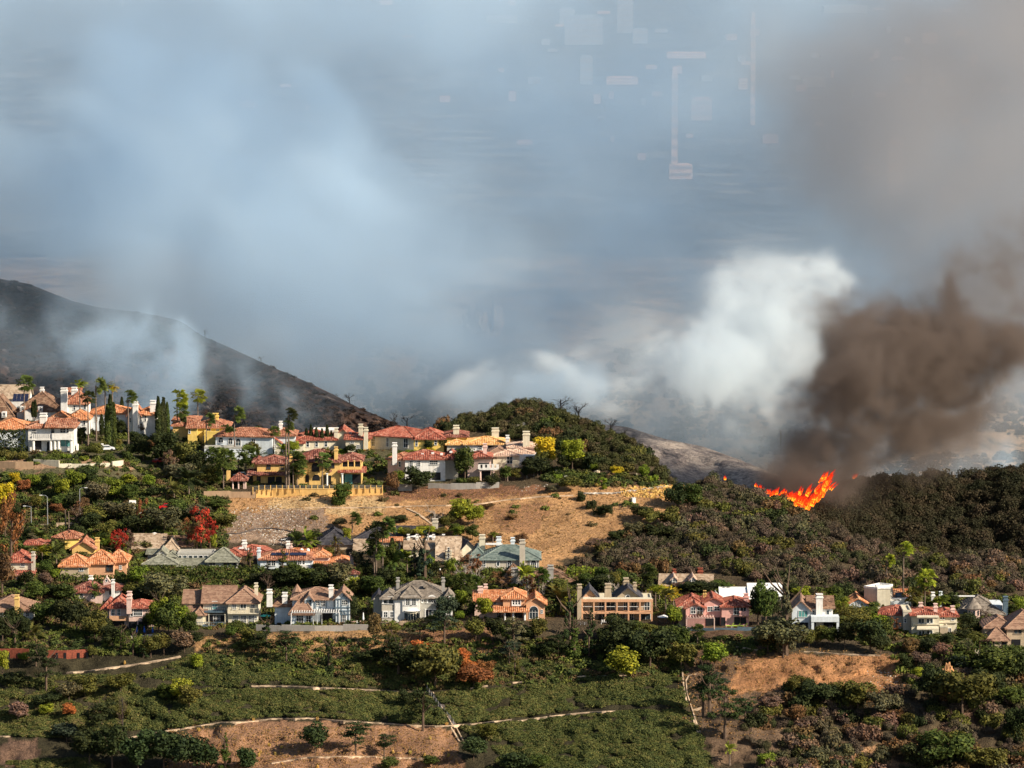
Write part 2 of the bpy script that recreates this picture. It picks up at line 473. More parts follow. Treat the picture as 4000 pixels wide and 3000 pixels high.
# behind the crest the slope falls to the valley
back = []
for k, (dy, dz) in enumerate([(6, -1.2), (16, -5), (34, -14), (60, -30), (110, -62), (170, -105), (240, -160), (300, -215)]):
    bx = PX[0] * (1 + dy / PY[0]); back.append(np.stack([bx, PY[0] + dy, PZ[0] + dz], -1))
P = np.stack([PX, PY, PZ], -1)
P_all = np.concatenate([np.array(back[::-1]), P], 0)
tn = tint_at(GUU, GV)
tn_all = np.concatenate([np.repeat(tn[:1] * .6, len(back), 0), tn], 0)
hill = grid_mesh('hill', P_all[::-1], M_GROUND, tn_all[::-1])

def ground_Y(u, v):
    """distance of the near hill's surface seen at a photo point"""
    u = np.atleast_1d(np.asarray(u, float)); v = np.atleast_1d(np.asarray(v, float))
    fu = np.clip((u - GU[0]) / (GU[1] - GU[0]), 0, NU - 1.001); iu = fu.astype(int); tu = fu - iu
    c = crest(u)
    s = np.clip((v - c) / (VB - c), 0, 1) ** (1 / 1.35) * (NV - 1)
    iv = np.clip(s.astype(int), 0, NV - 2); tv = s - iv
    y0 = GY[iv, iu] * (1 - tu) + GY[iv, iu + 1] * tu
    y1 = GY[iv + 1, iu] * (1 - tu) + GY[iv + 1, iu + 1] * tu
    return y0 * (1 - tv) + y1 * tv
def gpt(u, v, lift=0.0):
    Y = float(ground_Y(u, v)[0])
    p = rayv(u, v, Y); p.z += lift
    return p

def sheet(name, u0, u1, nu, rows, crestf, Yf, mat, backs, tint=None, amp=8, ls=120):
    gu = np.linspace(u0, u1, nu); c = crestf(gu)
    vb = rows[1]
    t = np.linspace(0, 1, rows[0])[:, None]
    v = c[None] + (vb - c[None]) * t ** 1.3
    uu = np.broadcast_to(gu[None], v.shape)
    rl = (fbm(uu / ls, v / (ls * .7), uu * 0 + 21, 6, .55) - .5) * 2 * amp
    k = np.clip(1 - (v - c[None]) / 40, 0, 1)
    y = Yf(uu, v) + rl * smooth(0, 50, v - c[None] + 12) + 10 * k * k
    for j in range(len(y) - 2, -1, -1):
        y[j] = np.maximum(y[j], y[j + 1] + .02)
    p = np.stack(ray(uu, v, y), -1)
    bk = []
    for dy, dz in backs:
        q = p[0].copy(); q[:, 0] *= 1 + dy / q[:, 1]; q[:, 1] += dy; q[:, 2] += dz; bk.append(q)
    allp = np.concatenate([np.array(bk[::-1]), p], 0)
    tt = None
    if tint is not None:
        tt = np.empty(allp.shape); tt[:] = tint
    o = grid_mesh(name, allp[::-1], mat, tt)
    return o, gu, v, y
# dark ridge behind, on the right
RCREST = [(2500, 2120), (2800, 2060), (2950, 1985), (3080, 1968), (3150, 1975), (3240, 1965), (3300, 1915), (3400, 1890), (3500, 1880), (3600, 1880), (3680, 1870), (3760, 1880), (3850, 1860), (3950, 1850), (4100, 1850), (4900, 1880)]
def rcrest(u): return poly_line(RCREST, u)
def ridge_Y(u, v):
    return 1150 + 55 * np.clip((2300 - v) / 420, -1, 1.4) + 18 * np.sin(u / 260)
ridge, RGU, RGV, RGY = sheet('hill', 2500, 4900, 200, (110, 2400), rcrest, ridge_Y, M_GROUND, [(8, -2), (25, -9), (60, -30), (120, -75), (200, -150), (260, -220)], (.045, .034, .024), 6, 150)
def ridge_gY(u, v):
    return ridge_Y(u, v)
# burnt hill on the left
BCREST = [(-900, 900), (-300, 1040), (0, 1090), (110, 1108), (280, 1175), (380, 1200), (480, 1212), (600, 1230), (700, 1252), (790, 1312), (880, 1350), (1000, 1405), (1100, 1450), (1200, 1492), (1300, 1540), (1400, 1592), (1480, 1625), (1560, 1660), (1700, 1730), (1900, 1850)]
def bcrest(u): return poly_line(BCREST, u)
def burnt_Y(u, v):
    return 1230 + 330 * np.clip((1850 - v) / 760, 0, 1.3) ** 1.0 - 40 * np.clip(u / 1500, 0, 1) * np.clip((1850 - v) / 700, 0, 1) + 14 * np.sin(u / 120 + v / 200)
bhill, BGU, BGV, BGY = sheet('burnt_hill', -900, 1900, 330, (170, 1950), bcrest, burnt_Y, M_BURNT, [(10, -2), (30, -10), (80, -40), (200, -110), (330, -220)], None, 26, 110)
# ash covered slope between the knoll and the fire
def ash():
    m, t, b = new_mat('ash_ground')
    mp = t.nodes.new('ShaderNodeMapping'); g = t.nodes.new('ShaderNodeNewGeometry')
    mp.inputs['Scale'].default_value = (1, .5, 1.6); t.links.new(g.outputs['Position'], mp.inputs[0])
    n1 = noise(t, .10, 7, .7, mp.outputs[0], .8); n2 = noise(t, .8, 5, .7)
    c = ramp(t, [(.34, (.05, .045, .05)), (.45, (.22, .18, .165)), (.55, (.40, .33, .28)), (.75, (.52, .42, .34))], n1)
    k = ramp(t, [(.38, (.45, .45, .48)), (.55, (1, 1, 1)), (.7, (1.2, 1.2, 1.2))], n2)
    t.links.new(mixc(t, 1.0, c, k, 'MULTIPLY'), b.inputs['Base Color'])
    b.inputs['Roughness'].default_value = .95; bump(t, b, mathn(t, 'ADD', n1, n2), .8, 2.0)
    return m
ACREST = [(2150, 1700), (2300, 1650), (2450, 1668), (2600, 1715), (2750, 1745), (2900, 1800), (3020, 1850), (3150, 1940), (3300, 2050)]
sheet('burnt_slope', 2150, 3300, 110, (60, 2060), lambda u: poly_line(ACREST, u), lambda u, v: 1232 + 95 * np.clip((1960 - v) / 300, -.3, 1.2) + 6 * np.sin(u / 70), ash(), [(8, -2), (25, -12), (60, -35), (120, -85)], None, 8, 90)
# far dry slope and the plain of the city beyond
def far_Y(u, v):
    return np.interp(v, [1000, 1080, 1150, 1300, 1500, 1700, 1900, 2050, 2200], [3960, 3300, 2700, 2200, 1830, 1640, 1490, 1380, 1300])
far, FGU, FGV, FGY = sheet('far_slope', -1500, 5600, 340, (130, 2200), lambda u: 1000 + 0 * u, far_Y, M_FAR, [(60, -4), (200, -12)], None, 16, 260)
def plain_ground():
    m, t, b = new_mat('city_plain')
    v = t.nodes.new('ShaderNodeTexVoronoi'); v.inputs["Scale"].default_value = .02
    g = t.nodes.new('ShaderNodeNewGeometry'); t.links.new(g.outputs['Position'], v.inputs['Vector'])
    sp = t.nodes.new('ShaderNodeSeparateColor'); t.links.new(v.outputs['Color'], sp.inputs[0])
    t.links.new(ramp(t, [(.2, (.03, .036, .04)), (.5, (.06, .06, .062)), (.8, (.10, .095, .09)), (1, (.2, .17, .14))], sp.outputs[0]), b.inputs['Base Color'])
    b.inputs['Roughness'].default_value = .9
    me = bpy.data.meshes.new('ground')
    me.from_pydata([(-40000, -2000, 0), (40000, -2000, 0), (40000, 80000, 0), (-40000, 80000, 0)], [], [(0, 1, 2, 3)])
    me.materials.append(m)
    o = bpy.data.objects.new('ground', me); COL.objects.link(o); o['kind'] = 'structure'
plain_ground()
# ------------------------------------------------------------------ mesh helpers
class MB:
    def __init__(s): s.v = []; s.f = []
    def poly(s, pts):
        n = len(s.v); s.v += [tuple(p) for p in pts]; s.f.append(tuple(range(n, n + len(pts))))
    def box(s, x0, x1, y0, y1, z0, z1):
        n = len(s.v)
        s.v += [(x0, y0, z0), (x1, y0, z0), (x1, y1, z0), (x0, y1, z0), (x0, y0, z1), (x1, y0, z1), (x1, y1, z1), (x0, y1, z1)]
        for q in ((0, 3, 2, 1), (4, 5, 6, 7), (0, 1, 5, 4), (1, 2, 6, 5), (2, 3, 7, 6), (3, 0, 4, 7)):
            s.f.append(tuple(n + k for k in q))
        return s
    def tube(s, pts, radii, n=6, cap=True):
        rings = []
        for k, p in enumerate(pts):
            p = Vector(p)
            a = Vector(pts[max(0, k - 1)]); b = Vector(pts[min(len(pts) - 1, k + 1)])
            d = (b - a).normalized() if (b - a).length > 1e-6 else Vector((0, 0, 1))
            x = d.cross(Vector((.31, .95, .1))).normalized(); y = d.cross(x)
            base = len(s.v)
            for j in range(n):
                t = 2 * math.pi * j / n
                s.v.append(tuple(p + (x * math.cos(t) + y * math.sin(t)) * radii[k]))
            rings.append(base)
        for a, b in zip(rings[:-1], rings[1:]):
            for j in range(n):
                s.f.append((a + j, a + (j + 1) % n, b + (j + 1) % n, b + j))
        if cap:
            s.f.append(tuple(rings[-1] + j for j in range(n)))
            s.f.append(tuple(rings[0] + n - 1 - j for j in range(n)))
        return s
    def mesh(s, name, mat):
        me = bpy.data.meshes.new(name); me.from_pydata(s.v, [], s.f); me.materials.append(mat); me.update()
        return me
    def build(s, name, mat, parent=None, smooth_=False):
        me = s.mesh(name, mat)
        if smooth_: me.polygons.foreach_set('use_smooth', np.ones(len(me.polygons), bool))
        o = bpy.data.objects.new(name, me); COL.objects.link(o)
        if parent is not None: o.parent = parent
        return o
def empty(name, loc, rz=0.0):
    o = bpy.data.objects.new(name, None); COL.objects.link(o)
    o.location = loc; o.rotation_euler = (0, 0, rz); o.empty_display_size = .5
    return o
def link(name, me, parent=None, loc=None, color=None):
    o = bpy.data.objects.new(name, me); COL.objects.link(o)
    if parent is not None: o.parent = parent
    if loc is not None: o.location = loc
    if color is not None: o.color = (*color, 1)
    return o

# ------------------------------------------------------------------ houses
TILEMATS = {}
class House:
    def __init__(s, name, label, u, v, Y=None, cat='house', group=None, dy=0.0):
        s.Y = (float(ground_Y(u, v)[0]) if Y is None else Y) + dy
        s.u, s.v0 = u, v
        s.S = F / s.Y
        s.tan = math.tan(PITCH + math.atan((v - 1500) / F))
        s.root = empty(name, rayv(u, v, s.Y))
        tag(s.root, label, cat, group)
        s.T = Matrix.Identity(4)
        s.blocks = []
        HOUSES.append(s)
    def X(s, u): return (u - s.u) / s.S
    def Z(s, v, y=0.0): return (s.v0 - v) / s.S - y * s.tan
    def put(s, mb, name, mat, T=None, parent=None):
        if T is not None:
            mb.v = [tuple(T @ Vector(p)) for p in mb.v]
        return mb.build(name, mat, parent if parent is not None else s.root)
    def blk(s, u0, u1, ve, vb=None, y=0.0, d=9.0, wall=None, roof='hip', vr=None, rm=None, yaw=0.0, piv='l', over=.55, wh=None, skirt=3.0, ribs=True, wname='wall'):
        """one volume of the house: walls from photo x u0..u1, eave at height ve, ridge seen at vr"""
        vb = s.v0 if vb is None else vb
        c = math.cos(math.radians(yaw))
        up = u0 if piv == 'l' else u1
        px = s.X(up)
        wd = (u1 - u0) / s.S / c
        T = Matrix.Translation((px, y, 0)) @ Matrix.Rotation(math.radians(yaw), 4, 'Z')
        x0, x1 = (0, wd) if piv == 'l' else (-wd, 0)
        ze = s.Z(ve, y); zb = s.Z(vb, y) - skirt
        B = dict(T=T, x0=x0, x1=x1, d=d, ze=ze, zb=zb, y=y, up=up, c=c)
        s.blocks.append(B)
        if wall is not None:
            m = MB(); m.box(x0, x1, 0, d, zb, ze)
            B['wall'] = s.put(m, wname, wall, T)
        if roof and roof != 'none':
            zr = s.Z(vr, y + d / 2) if vr is not None else ze + .22 * min(d, wd)
            if roof == 'gabley' and vr is not None: zr = s.Z(vr, y)
            s.roof(B, roof, zr, rm, over, ribs, wall)
        return B
    def roof(s, B, kind, zr, mat, o, ribs, wall):
        x0, x1, d, ze, T = B['x0'], B['x1'], B['d'], B['ze'], B['T']
        zr = max(zr, ze + .5)
        wd = x1 - x0
        sl = (zr - ze) / (min(d, wd) / 2 if kind in ('hip', 'pyr') else (wd / 2 if kind == 'gabley' else d / 2))
        ez = ze - o * min(sl, 1.2) * .6
        X0, X1, Y0, Y1 = x0 - o, x1 + o, -o, d + o
        A = (X0, Y0, ez); Bp = (X1, Y0, ez); C = (X1, Y1, ez); D = (X0, Y1, ez)
        planes = []; ridge = []
        th = .22
        cx, cyy = (x0 + x1) / 2, d / 2
        if kind in ('hip', 'pyr'):
            if wd >= d and kind == 'hip':
                r0 = (x0 + d / 2 * .92, cyy, zr); r1 = (x1 - d / 2 * .92, cyy, zr)
                if r1[0] - r0[0] < .3: r0 = (cx - .15, cyy, zr); r1 = (cx + .15, cyy, zr)
                planes = [[A, Bp, r1, r0], [Bp, C, r1], [C, D, r0, r1], [D, A, r0]]
                ridge = [(r0, r1), (r0, A), (r1, Bp), (r0, D), (r1, C)]
            elif kind == 'hip':
                r0 = (cx, wd / 2 * .92, zr); r1 = (cx, d - wd / 2 * .92, zr)
                planes = [[A, Bp, r0], [Bp, C, r1, r0], [C, D, r1], [D, A, r0, r1]]
                ridge = [(r0, r1), (r0, A), (r0, Bp), (r1, C), (r1, D)]
            else:
                r = (cx, cyy, zr)
                planes = [[A, Bp, r], [Bp, C, r], [C, D, r], [D, A, r]]
                ridge = [(r, A), (r, Bp), (r, C), (r, D)]
        elif kind == 'gable':
            r0 = (X0, cyy, zr); r1 = (X1, cyy, zr)
            planes = [[A, Bp, r1, r0], [C, D, r0, r1]]; ridge = [(r0, r1)]
            if wall is not None:
                for xx in (x0 + .01, x1 - .01):
                    g = MB(); g.poly([(xx, 0, ze - .02), (xx, d, ze - .02), (xx, cyy, zr - .15)])
                    s.put(g, 'gable_end', wall, T)
        elif kind == 'gabley':
            r0 = (cx, Y0, zr); r1 = (cx, Y1, zr)
            planes = [[D, A, r0, r1], [Bp, C, r1, r0]]; ridge = [(r0, r1)]
            if wall is not None:
                for yy in (.01, d - .01):
                    g = MB(); g.poly([(x0, yy, ze - .02), (x1, yy, ze - .02), (cx, yy, zr - .15)])
                    s.put(g, 'gable_end', wall, T)
        elif kind == 'shed':
            r0 = (X0, Y1, zr); r1 = (X1, Y1, zr)
            planes = [[A, Bp, r1, r0]]; ridge = [(r0, r1)]
        elif kind == 'flat':
            m = MB(); p = .25
            m.box(x0 - .06, x1 + .06, -.06, p, ze, ze + .45); m.box(x0 - .06, x1 + .06, d - p, d + .06, ze, ze + .45)
            m.box(x0 - .06, x0 + p, p, d - p, ze, ze + .45); m.box(x1 - p, x1 + .06, p, d - p, ze, ze + .45)
            m.box(x0 + p, x1 - p, p, d - p, ze + .02, ze + .12)
            s.put(m, 'roof', mat, T); return
        m = MB()
        for pl in planes:
            m.poly(pl)
        ez2 = ez - th
        for pl in planes:                       # fascia below every eave edge
            n = len(pl)
            for k in range(n):
                a, b = pl[k], pl[(k + 1) % n]
                m.poly([(a[0], a[1], a[2] - th), (b[0], b[1], b[2] - th), b, a])
            m.poly([(p[0], p[1], p[2] - th) for p in reversed(pl)])
        ro = s.put(m, 'roof', mat, T)
        if ribs:
            s.cover(planes, mat, T, ro)
        c = MB()
        for a, b in ridge:
            a = Vector(a); b = Vector(b)
            c.tube([a + Vector((0, 0, .05)), b + Vector((0, 0, .05))], [.16, .16], 5)
        s.put(c, 'ridge_cap', mat, T, ro)
    def cover(s, planes, mat, T, ro):
        tile = mat in TILESET
        m = MB()
        for pl in planes:
            P0 = [Vector(p) for p in pl]
            e = (P0[1] - P0[0]).normalized()
            nrm = e.cross(P0[-1] - P0[0]).normalized()
            if nrm.z < 0: nrm = -nrm
            up = nrm.cross(e).normalized()
            if up.z < 0: up = -up
            q = [((p - P0[0]).dot(e), (p - P0[0]).dot(up)) for p in P0]
            if tile:
                lo, hi = min(a for a, b in q), max(a for a, b in q); st = .47
                k = lo + st * .5
                while k < hi:
                    ys = []
                    for i in range(len(q)):
                        (a0, b0), (a1, b1) = q[i], q[(i + 1) % len(q)]
                        if (a0 <= k) != (a1 <= k): ys.append(b0 + (b1 - b0) * (k - a0) / (a1 - a0))
                    if len(ys) == 2 and abs(ys[1] - ys[0]) > .4:
                        y0, y1 = sorted(ys)
                        wv = (R_.random() - .5) * .04
                        w_ = .12
                        segs = max(1, int((y1 - y0) / 1.6))
                        for j in range(segs):
                            ya = y0 + (y1 - y0) * j / segs; yb = y0 + (y1 - y0) * (j + 1) / segs - .03
                            h = .10 + .06 * R_.random()
                            dk = (R_.random() - .5) * .05 + wv
                            pa = [P0[0] + e * (k + dk + dx) + up * yy + nrm * hh for (dx, hh) in ((-w_, .005), (0, h), (w_, .005)) for yy in (ya, yb)]
                            m.poly([pa[0], pa[2], pa[3], pa[1]]); m.poly([pa[2], pa[4], pa[5], pa[3]])
                            m.poly([pa[0], pa[4], pa[2]])
                    k += st
            else:
                hi = max(b for a, b in q); st = .55; k = st
                while k < hi - .2:
                    xs = []
                    for i in range(len(q)):
                        (a0, b0), (a1, b1) = q[i], q[(i + 1) % len(q)]
                        if (b0 <= k) != (b1 <= k): xs.append(a0 + (a1 - a0) * (k - b0) / (b1 - b0))
                    if len(xs) == 2:
                        xa, xb = sorted(xs)
                        segs = max(1, int((xb - xa) / 2.2))
                        for j in range(segs):
                            a = xa + (xb - xa) * j / segs; b = xa + (xb - xa) * (j + 1) / segs
                            kk = k + (R_.random() - .5) * .09; h = .05 + .05 * R_.random()
                            p = [P0[0] + e * a + up * kk + nrm * .004, P0[0] + e * b + up * kk + nrm * .004, P0[0] + e * b + up * kk + nrm * h, P0[0] + e * a + up * kk + nrm * h,
                                 P0[0] + e * b + up * (kk + .5) + nrm * .004, P0[0] + e * a + up * (kk + .5) + nrm * .004]
                            m.poly([p[0], p[1], p[2], p[3]]); m.poly([p[3], p[2], p[4], p[5]])
                    k += st
        if m.f:
            o = s.put(m, 'roof_tiles' if tile else 'roof_shingles', mat, T, ro); o['kind'] = 'stuff'
    def P(s, B, u, v):
        """photo point -> local x, z on a block's front face"""
        x = (u - B['up']) / s.S / B['c']
        return x, s.Z(v, B['y'])
    def win(s, B, u, v, w, h, nx=2, ny=2, kind='rect', frame=None, pane=None, fw=.10, sill=True, name='window'):
        w_, h_ = w / s.S / B['c'], h / s.S
        x, z = s.P(B, u, v)
        s._win(B['T'], x, z, w_, h_, nx, ny, kind, frame or M_TRIM, pane or M_GLASS, fw, sill, name)
    def _win(s, T, x, z, w, h, nx, ny, kind, fm, pm, fw, sill, name, T2=None):
        f = MB(); p = MB()
        x0, x1, z0, z1 = x - w / 2, x + w / 2, z - h / 2, z + h / 2
        ya, yb = -.10, .02
        if kind == 'arch':
            zc = z1 - w / 2 if h > w * .6 else z0 + .02
            r = w / 2
            pts = [(x0, -.035, z0), (x1, -.035, z0)] + [(x + r * math.cos(t), -.035, zc + min(r, z1 - zc) * math.sin(t)) for t in np.linspace(0, math.pi, 9)]
            p.poly(pts)
            prev = None
            for t in np.linspace(0, math.pi, 9):
                c_, s_ = math.cos(t), math.sin(t) * min(r, z1 - zc) / r
                a = (x + r * c_, zc + r * s_); b = (x + (r + fw) * c_, zc + (r + fw) * s_)
                if prev: f.poly([(prev[0][0], ya, prev[0][1]), (prev[1][0], ya, prev[1][1]), (b[0], ya, b[1]), (a[0], ya, a[1])])
                prev = (a, b)
            f.box(x0 - fw, x0, ya, yb, z0, zc); f.box(x1, x1 + fw, ya, yb, z0, zc)
            z1m = zc
        elif kind == 'oval':
            p.poly([(x + w / 2 * math.cos(t), -.035, z + h / 2 * math.sin(t)) for t in np.linspace(0, 2 * math.pi, 13)[:-1]])
            tt = list(np.linspace(0, 2 * math.pi, 13))
            for t, t2 in zip(tt[:-1], tt[1:]):
                f.poly([(x + k * math.cos(q), ya, z + l * math.sin(q)) for k, l, q in ((w / 2, h / 2, t), (w / 2 + fw, h / 2 + fw, t), (w / 2 + fw, h / 2 + fw, t2), (w / 2, h / 2, t2))])
            nx = ny = 1; z1m = z1
        else:
            p.poly([(x0, -.035, z0), (x1, -.035, z0), (x1, -.035, z1), (x0, -.035, z1)])
            f.box(x0 - fw, x0, ya, yb, z0, z1); f.box(x1, x1 + fw, ya, yb, z0, z1); f.box(x0 - fw, x1 + fw, ya, yb, z1, z1 + fw)
            z1m = z1
        for k in range(1, nx):
            xx = x0 + w * k / nx; f.box(xx - .035, xx + .035, -.07, -.036, z0, z1m)
        for k in range(1, ny):
            zz = z0 + h * k / ny
            if zz < z1m:
                for q in range(nx):
                    f.box(x0 + w * q / nx + (.035 if q else 0), x0 + w * (q + 1) / nx - (.035 if q < nx - 1 else 0), -.06, -.036, zz - .03, zz + .03)
        if sill and kind != 'oval': f.box(x0 - fw * 1.6, x1 + fw * 1.6, -.16, yb, z0 - .1, z0)
        if T2 is not None: T = T @ T2
        wo = s.put(f, name, fm, T)
        s.put(p, 'pane', pm, T, wo)
        return wo
    def swin(s, B, side, yc, v, w, h, nx=2, ny=2, **k):
        """window on a side wall; yc, w in metres along the wall, v and h in photo px"""
        h_ = h / s.S; z = s.Z(v, B['y'] + yc)
        if side == 'l': T2 = Matrix.Translation((B['x0'], B['d'], 0)) @ Matrix.Rotation(-math.pi / 2, 4, 'Z'); x = B['d'] - yc
        else: T2 = Matrix.Translation((B['x1'], 0, 0)) @ Matrix.Rotation(math.pi / 2, 4, 'Z'); x = yc
        s._win(B['T'], x, z, w, h_, nx, ny, k.get('kind', 'rect'), k.get('frame', M_TRIM), k.get('pane', M_GLASS), .1, True, 'window', T2)
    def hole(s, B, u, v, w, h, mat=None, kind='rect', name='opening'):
        """open bay as a flat black panel, its inner shade put into the colour"""
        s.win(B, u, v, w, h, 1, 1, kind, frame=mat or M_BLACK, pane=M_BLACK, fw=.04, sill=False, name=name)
    def box(s, name, u0, u1, vt, vb, y, d, mat, extra=0.0, parent=None):
        m = MB(); m.box(s.X(u0), s.X(u1), y, y + d, s.Z(vb, y) - extra, s.Z(vt, y))
        return s.put(m, name, mat, None, parent)
    def chim(s, u0, u1, vt, vb, y, d=1.2, mat=None, cap=True, taper=0.0, pots=0):
        m = MB(); x0, x1 = s.X(u0), s.X(u1); z0, z1 = s.Z(vb, y) - 1.0, s.Z(vt, y)
        t = taper * (x1 - x0)
        m.v = [(x0, y, z0), (x1, y, z0), (x1, y + d, z0), (x0, y + d, z0), (x0 + t, y, z1), (x1 - t, y, z1), (x1 - t, y + d, z1), (x0 + t, y + d, z1)]
        for q in ((0, 3, 2, 1), (4, 5, 6, 7), (0, 1, 5, 4), (1, 2, 6, 5), (2, 3, 7, 6), (3, 0, 4, 7)): m.f.append(q)
        c = s.put(m, 'chimney', mat or M_WHITE)
        k = MB()
        if cap:
            k.box(x0 + t - .14, x1 - t + .14, y - .14, y + d + .14, z1 - .38, z1 - .14)
            k.box(x0 + t + .12, x1 - t - .12, y + .12, y + d - .12, z1 + .002, z1 + .4)
            k.box(x0 + t - .05, x1 - t + .05, y - .05, y + d + .05, z1 + .42, z1 + .55)
            s.put(k, 'chimney_cap', mat or M_WHITE, None, c)
        return c
    def rail(s, u0, u1, vt, vb, y, mat, solid=False, n=None, name='balcony', depth=1.3, post=.09):
        """balcony: floor slab, top rail, balusters"""
        x0, x1 = s.X(u0), s.X(u1); z0, z1 = s.Z(vb, y), s.Z(vt, y)
        m = MB(); m.box(x0, x1, y, y + depth, z0 - .22, z0)
        b = s.put(m, name, mat)
        r = MB()
        if solid:
            r.box(x0, x1, y, y + .16, z0 + .002, z1)
        else:
            r.box(x0, x1, y, y + .10, z1 - .1, z1)
            n = n or max(3, int((x1 - x0) / .55))
            for k in range(n + 1):
                xx = x0 + (x1 - x0) * k / n
                r.box(xx - post / 2, xx + post / 2, y + .01, y + .08, z0 + .002, z1 - .102)
        s.put(r, 'railing', mat, None, b)
        return b
    def cols(s, us, vt, vb, y, w, mat, name='column'):
        for u in us:
            m = MB(); x = s.X(u); z0, z1 = s.Z(vb, y), s.Z(vt, y)
            m.tube([(x, y, z0 - .4), (x, y, z1)], [w / 2, w / 2 * .88], 8)
            m.box(x - w * .62, x + w * .62, y - w * .62, y + w * .62, z1 - .16, z1 + .001)
            s.put(m, name, mat)
    def pergola(s, u0, u1, v, y, d, mat, n=8, vb=None, name='pergola'):
        x0, x1 = s.X(u0), s.X(u1); z = s.Z(v, y)
        m = MB(); m.box(x0, x1, y, y + .15, z - .2, z); m.box(x0, x1, y + d - .15, y + d, z - .2, z)
        o = s.put(m, name, mat)
        for k in range(n):
            q = MB(); xx = x0 + (x1 - x0) * (k + .5) / n
            q.box(xx - .07, xx + .07, y - .3, y + d + .2, z + .002, z + .15)
            s.put(q, 'rafter', mat, None, o)
        if vb is not None:
            for uu in (u0 + 1.5, u1 - 1.5):
                q = MB(); xx = s.X(uu); q.box(xx - .1, xx + .1, y + .02, y + .2, s.Z(vb, y) - .5, z - .202); s.put(q, 'post', mat, None, o)
        return o
HOUSES = []
TILESET = {M_TERRA, M_ORANGE, M_RED, M_DARKRED, M_YELTILE, M_PALETILE}
# ------------------------------------------------------------------ houses of the upper row
h = House('house', 'large white hilltop house with mottled brown roof and solar panels, leftmost in the top row', 150, 1650, dy=10)
h.blk(-70, 62, 1640, y=-1, d=13, wall=M_WHITE, vr=1540, rm=M_SHAKE)
b = h.blk(62, 245, 1602, y=2, d=14, wall=M_WHITE, vr=1526, rm=M_SHAKE, roof='hip')
h.blk(96, 140, 1603, y=-1, d=5, wall=M_WHITE, roof='gabley', vr=1588, rm=M_TERRA)
h.blk(-60, 82, 1550, y=17, d=10, wall=M_WHITE, vr=1500, rm=M_TAN, roof='gable')
b = h.blk(262, 343, 1572, y=0, d=9, wall=M_WHITE, vr=1528, rm=M_TERRA)
h.win(b, 333, 1588, 8, 18, 1, 2); h.win(b, 292, 1592, 7, 16, 1, 2)
h.blk(246, 300, 1552, y=4, d=8, wall=M_WHITE, vr=1520, rm=M_TERRA, roof='shed')
h.chim(241, 266, 1523, 1610, -1.5, 1.8); h.chim(272, 294, 1519, 1545, 6, 1.6)
h.chim(145, 160, 1518, 1532, 8, 1.2)
for uu, vv in ((85, 1592), (18, 1614), (156, 1592)):
    q = h.blk(uu - 9, uu + 9, vv - 4, vv + 12, y=-2.2 if uu < 60 else 1, d=4, wall=M_WHITE, roof='none', skirt=.3); h.win(q, uu + 1, vv + 3, 9, 11, 1, 2, 'arch', fw=.15)
m = MB()
T = Matrix.Translation((h.X(48), .8, h.Z(1572, 0))) @ Matrix.Rotation(math.radians(32), 4, 'X')
for i in range(4):
    for j in range(2):
        m = MB(); m.box(i * 1.05, i * 1.05 + 1.0, j * 1.65, j * 1.65 + 1.6, .35, .41); h.put(m, 'solar_panel', M_SOLAR, T)

h = House('villa', 'white villa with orange tile roof, long balcony and teal patio window at the left edge', 200, 1765)
b = h.blk(-40, 112, 1672, y=1.5, d=11, wall=M_BLUEWHITE, vr=1632, rm=M_ORANGE)  # cool white holds the shade of the villa's left wall
b = h.blk(110, 290, 1668, y=0, d=11, wall=M_WHITE, vr=1630, rm=M_TERRA)
h.win(b, 133, 1685, 14, 17, 2, 2); h.win(b, 207, 1678, 13, 27, 1, 2, 'arch'); h.win(b, 247, 1680, 20, 18); h.win(b, 266, 1680, 7, 18, 1, 2)
h.hole(b, 149, 1739, 25, 36); h.win(b, 256, 1730, 38, 27, 2, 1, pane=M_TEALGLASS); h.hole(b, 190, 1742, 12, 32)
h.blk(185, 292, 1664, 1672, y=-1.6, d=5, wall=None, vr=1640, rm=M_TERRA, roof='shed', ribs=True)
h.rail(130, 203, 1694, 1716, -1.4, M_WHITE, n=9, post=.35); h.rail(206, 282, 1692, 1714, -1.6, M_WHITE, solid=True)
h.cols([132, 200, 216, 231, 280], 1716, 1764, -1.0, .85, M_WHITE)
h.chim(153, 180, 1621, 1662, 2.0, 1.8)

h = House('villa', 'low white villa with orange hip roof behind the balcony villa', 270, 1700)
b = h.blk(192, 268, 1636, y=2, d=8, wall=M_WHITE, vr=1606, rm=M_ORANGE)
b = h.blk(266, 347, 1634, y=0, d=9, wall=M_WHITE, vr=1600, rm=M_ORANGE)
h.win(b, 291, 1650, 8, 26, 1, 2); h.win(b, 330, 1650, 8, 18, 1, 2); h.hole(b, 325, 1680, 14, 18)

h = House('villa', 'white villa with two tall chimneys and orange roof behind the cypresses', 480, 1700)
b = h.blk(350, 502, 1612, y=3, d=10, wall=M_BLUEWHITE, vr=1577, rm=M_ORANGE)
for uu in (372, 410, 455): h.win(b, uu, 1637, 9, 18, 1, 2)
b = h.blk(500, 548, 1620, y=0, d=9, wall=M_WHITE, vr=1583, rm=M_TERRA, roof='gabley')
h.win(b, 510, 1640, 6, 16, 1, 2)
b = h.blk(540, 612, 1616, y=1, d=9, wall=M_WHITE, vr=1590, rm=M_ORANGE)
h.win(b, 547, 1634, 5, 22, 1, 2); h.win(b, 568, 1633, 5, 22, 1, 2)
h.chim(521, 541, 1577, 1690, -1.2, 1.6); h.chim(586, 608, 1571, 1650, 1.5, 1.6); h.chim(512, 528, 1563, 1585, 5, 1.4)

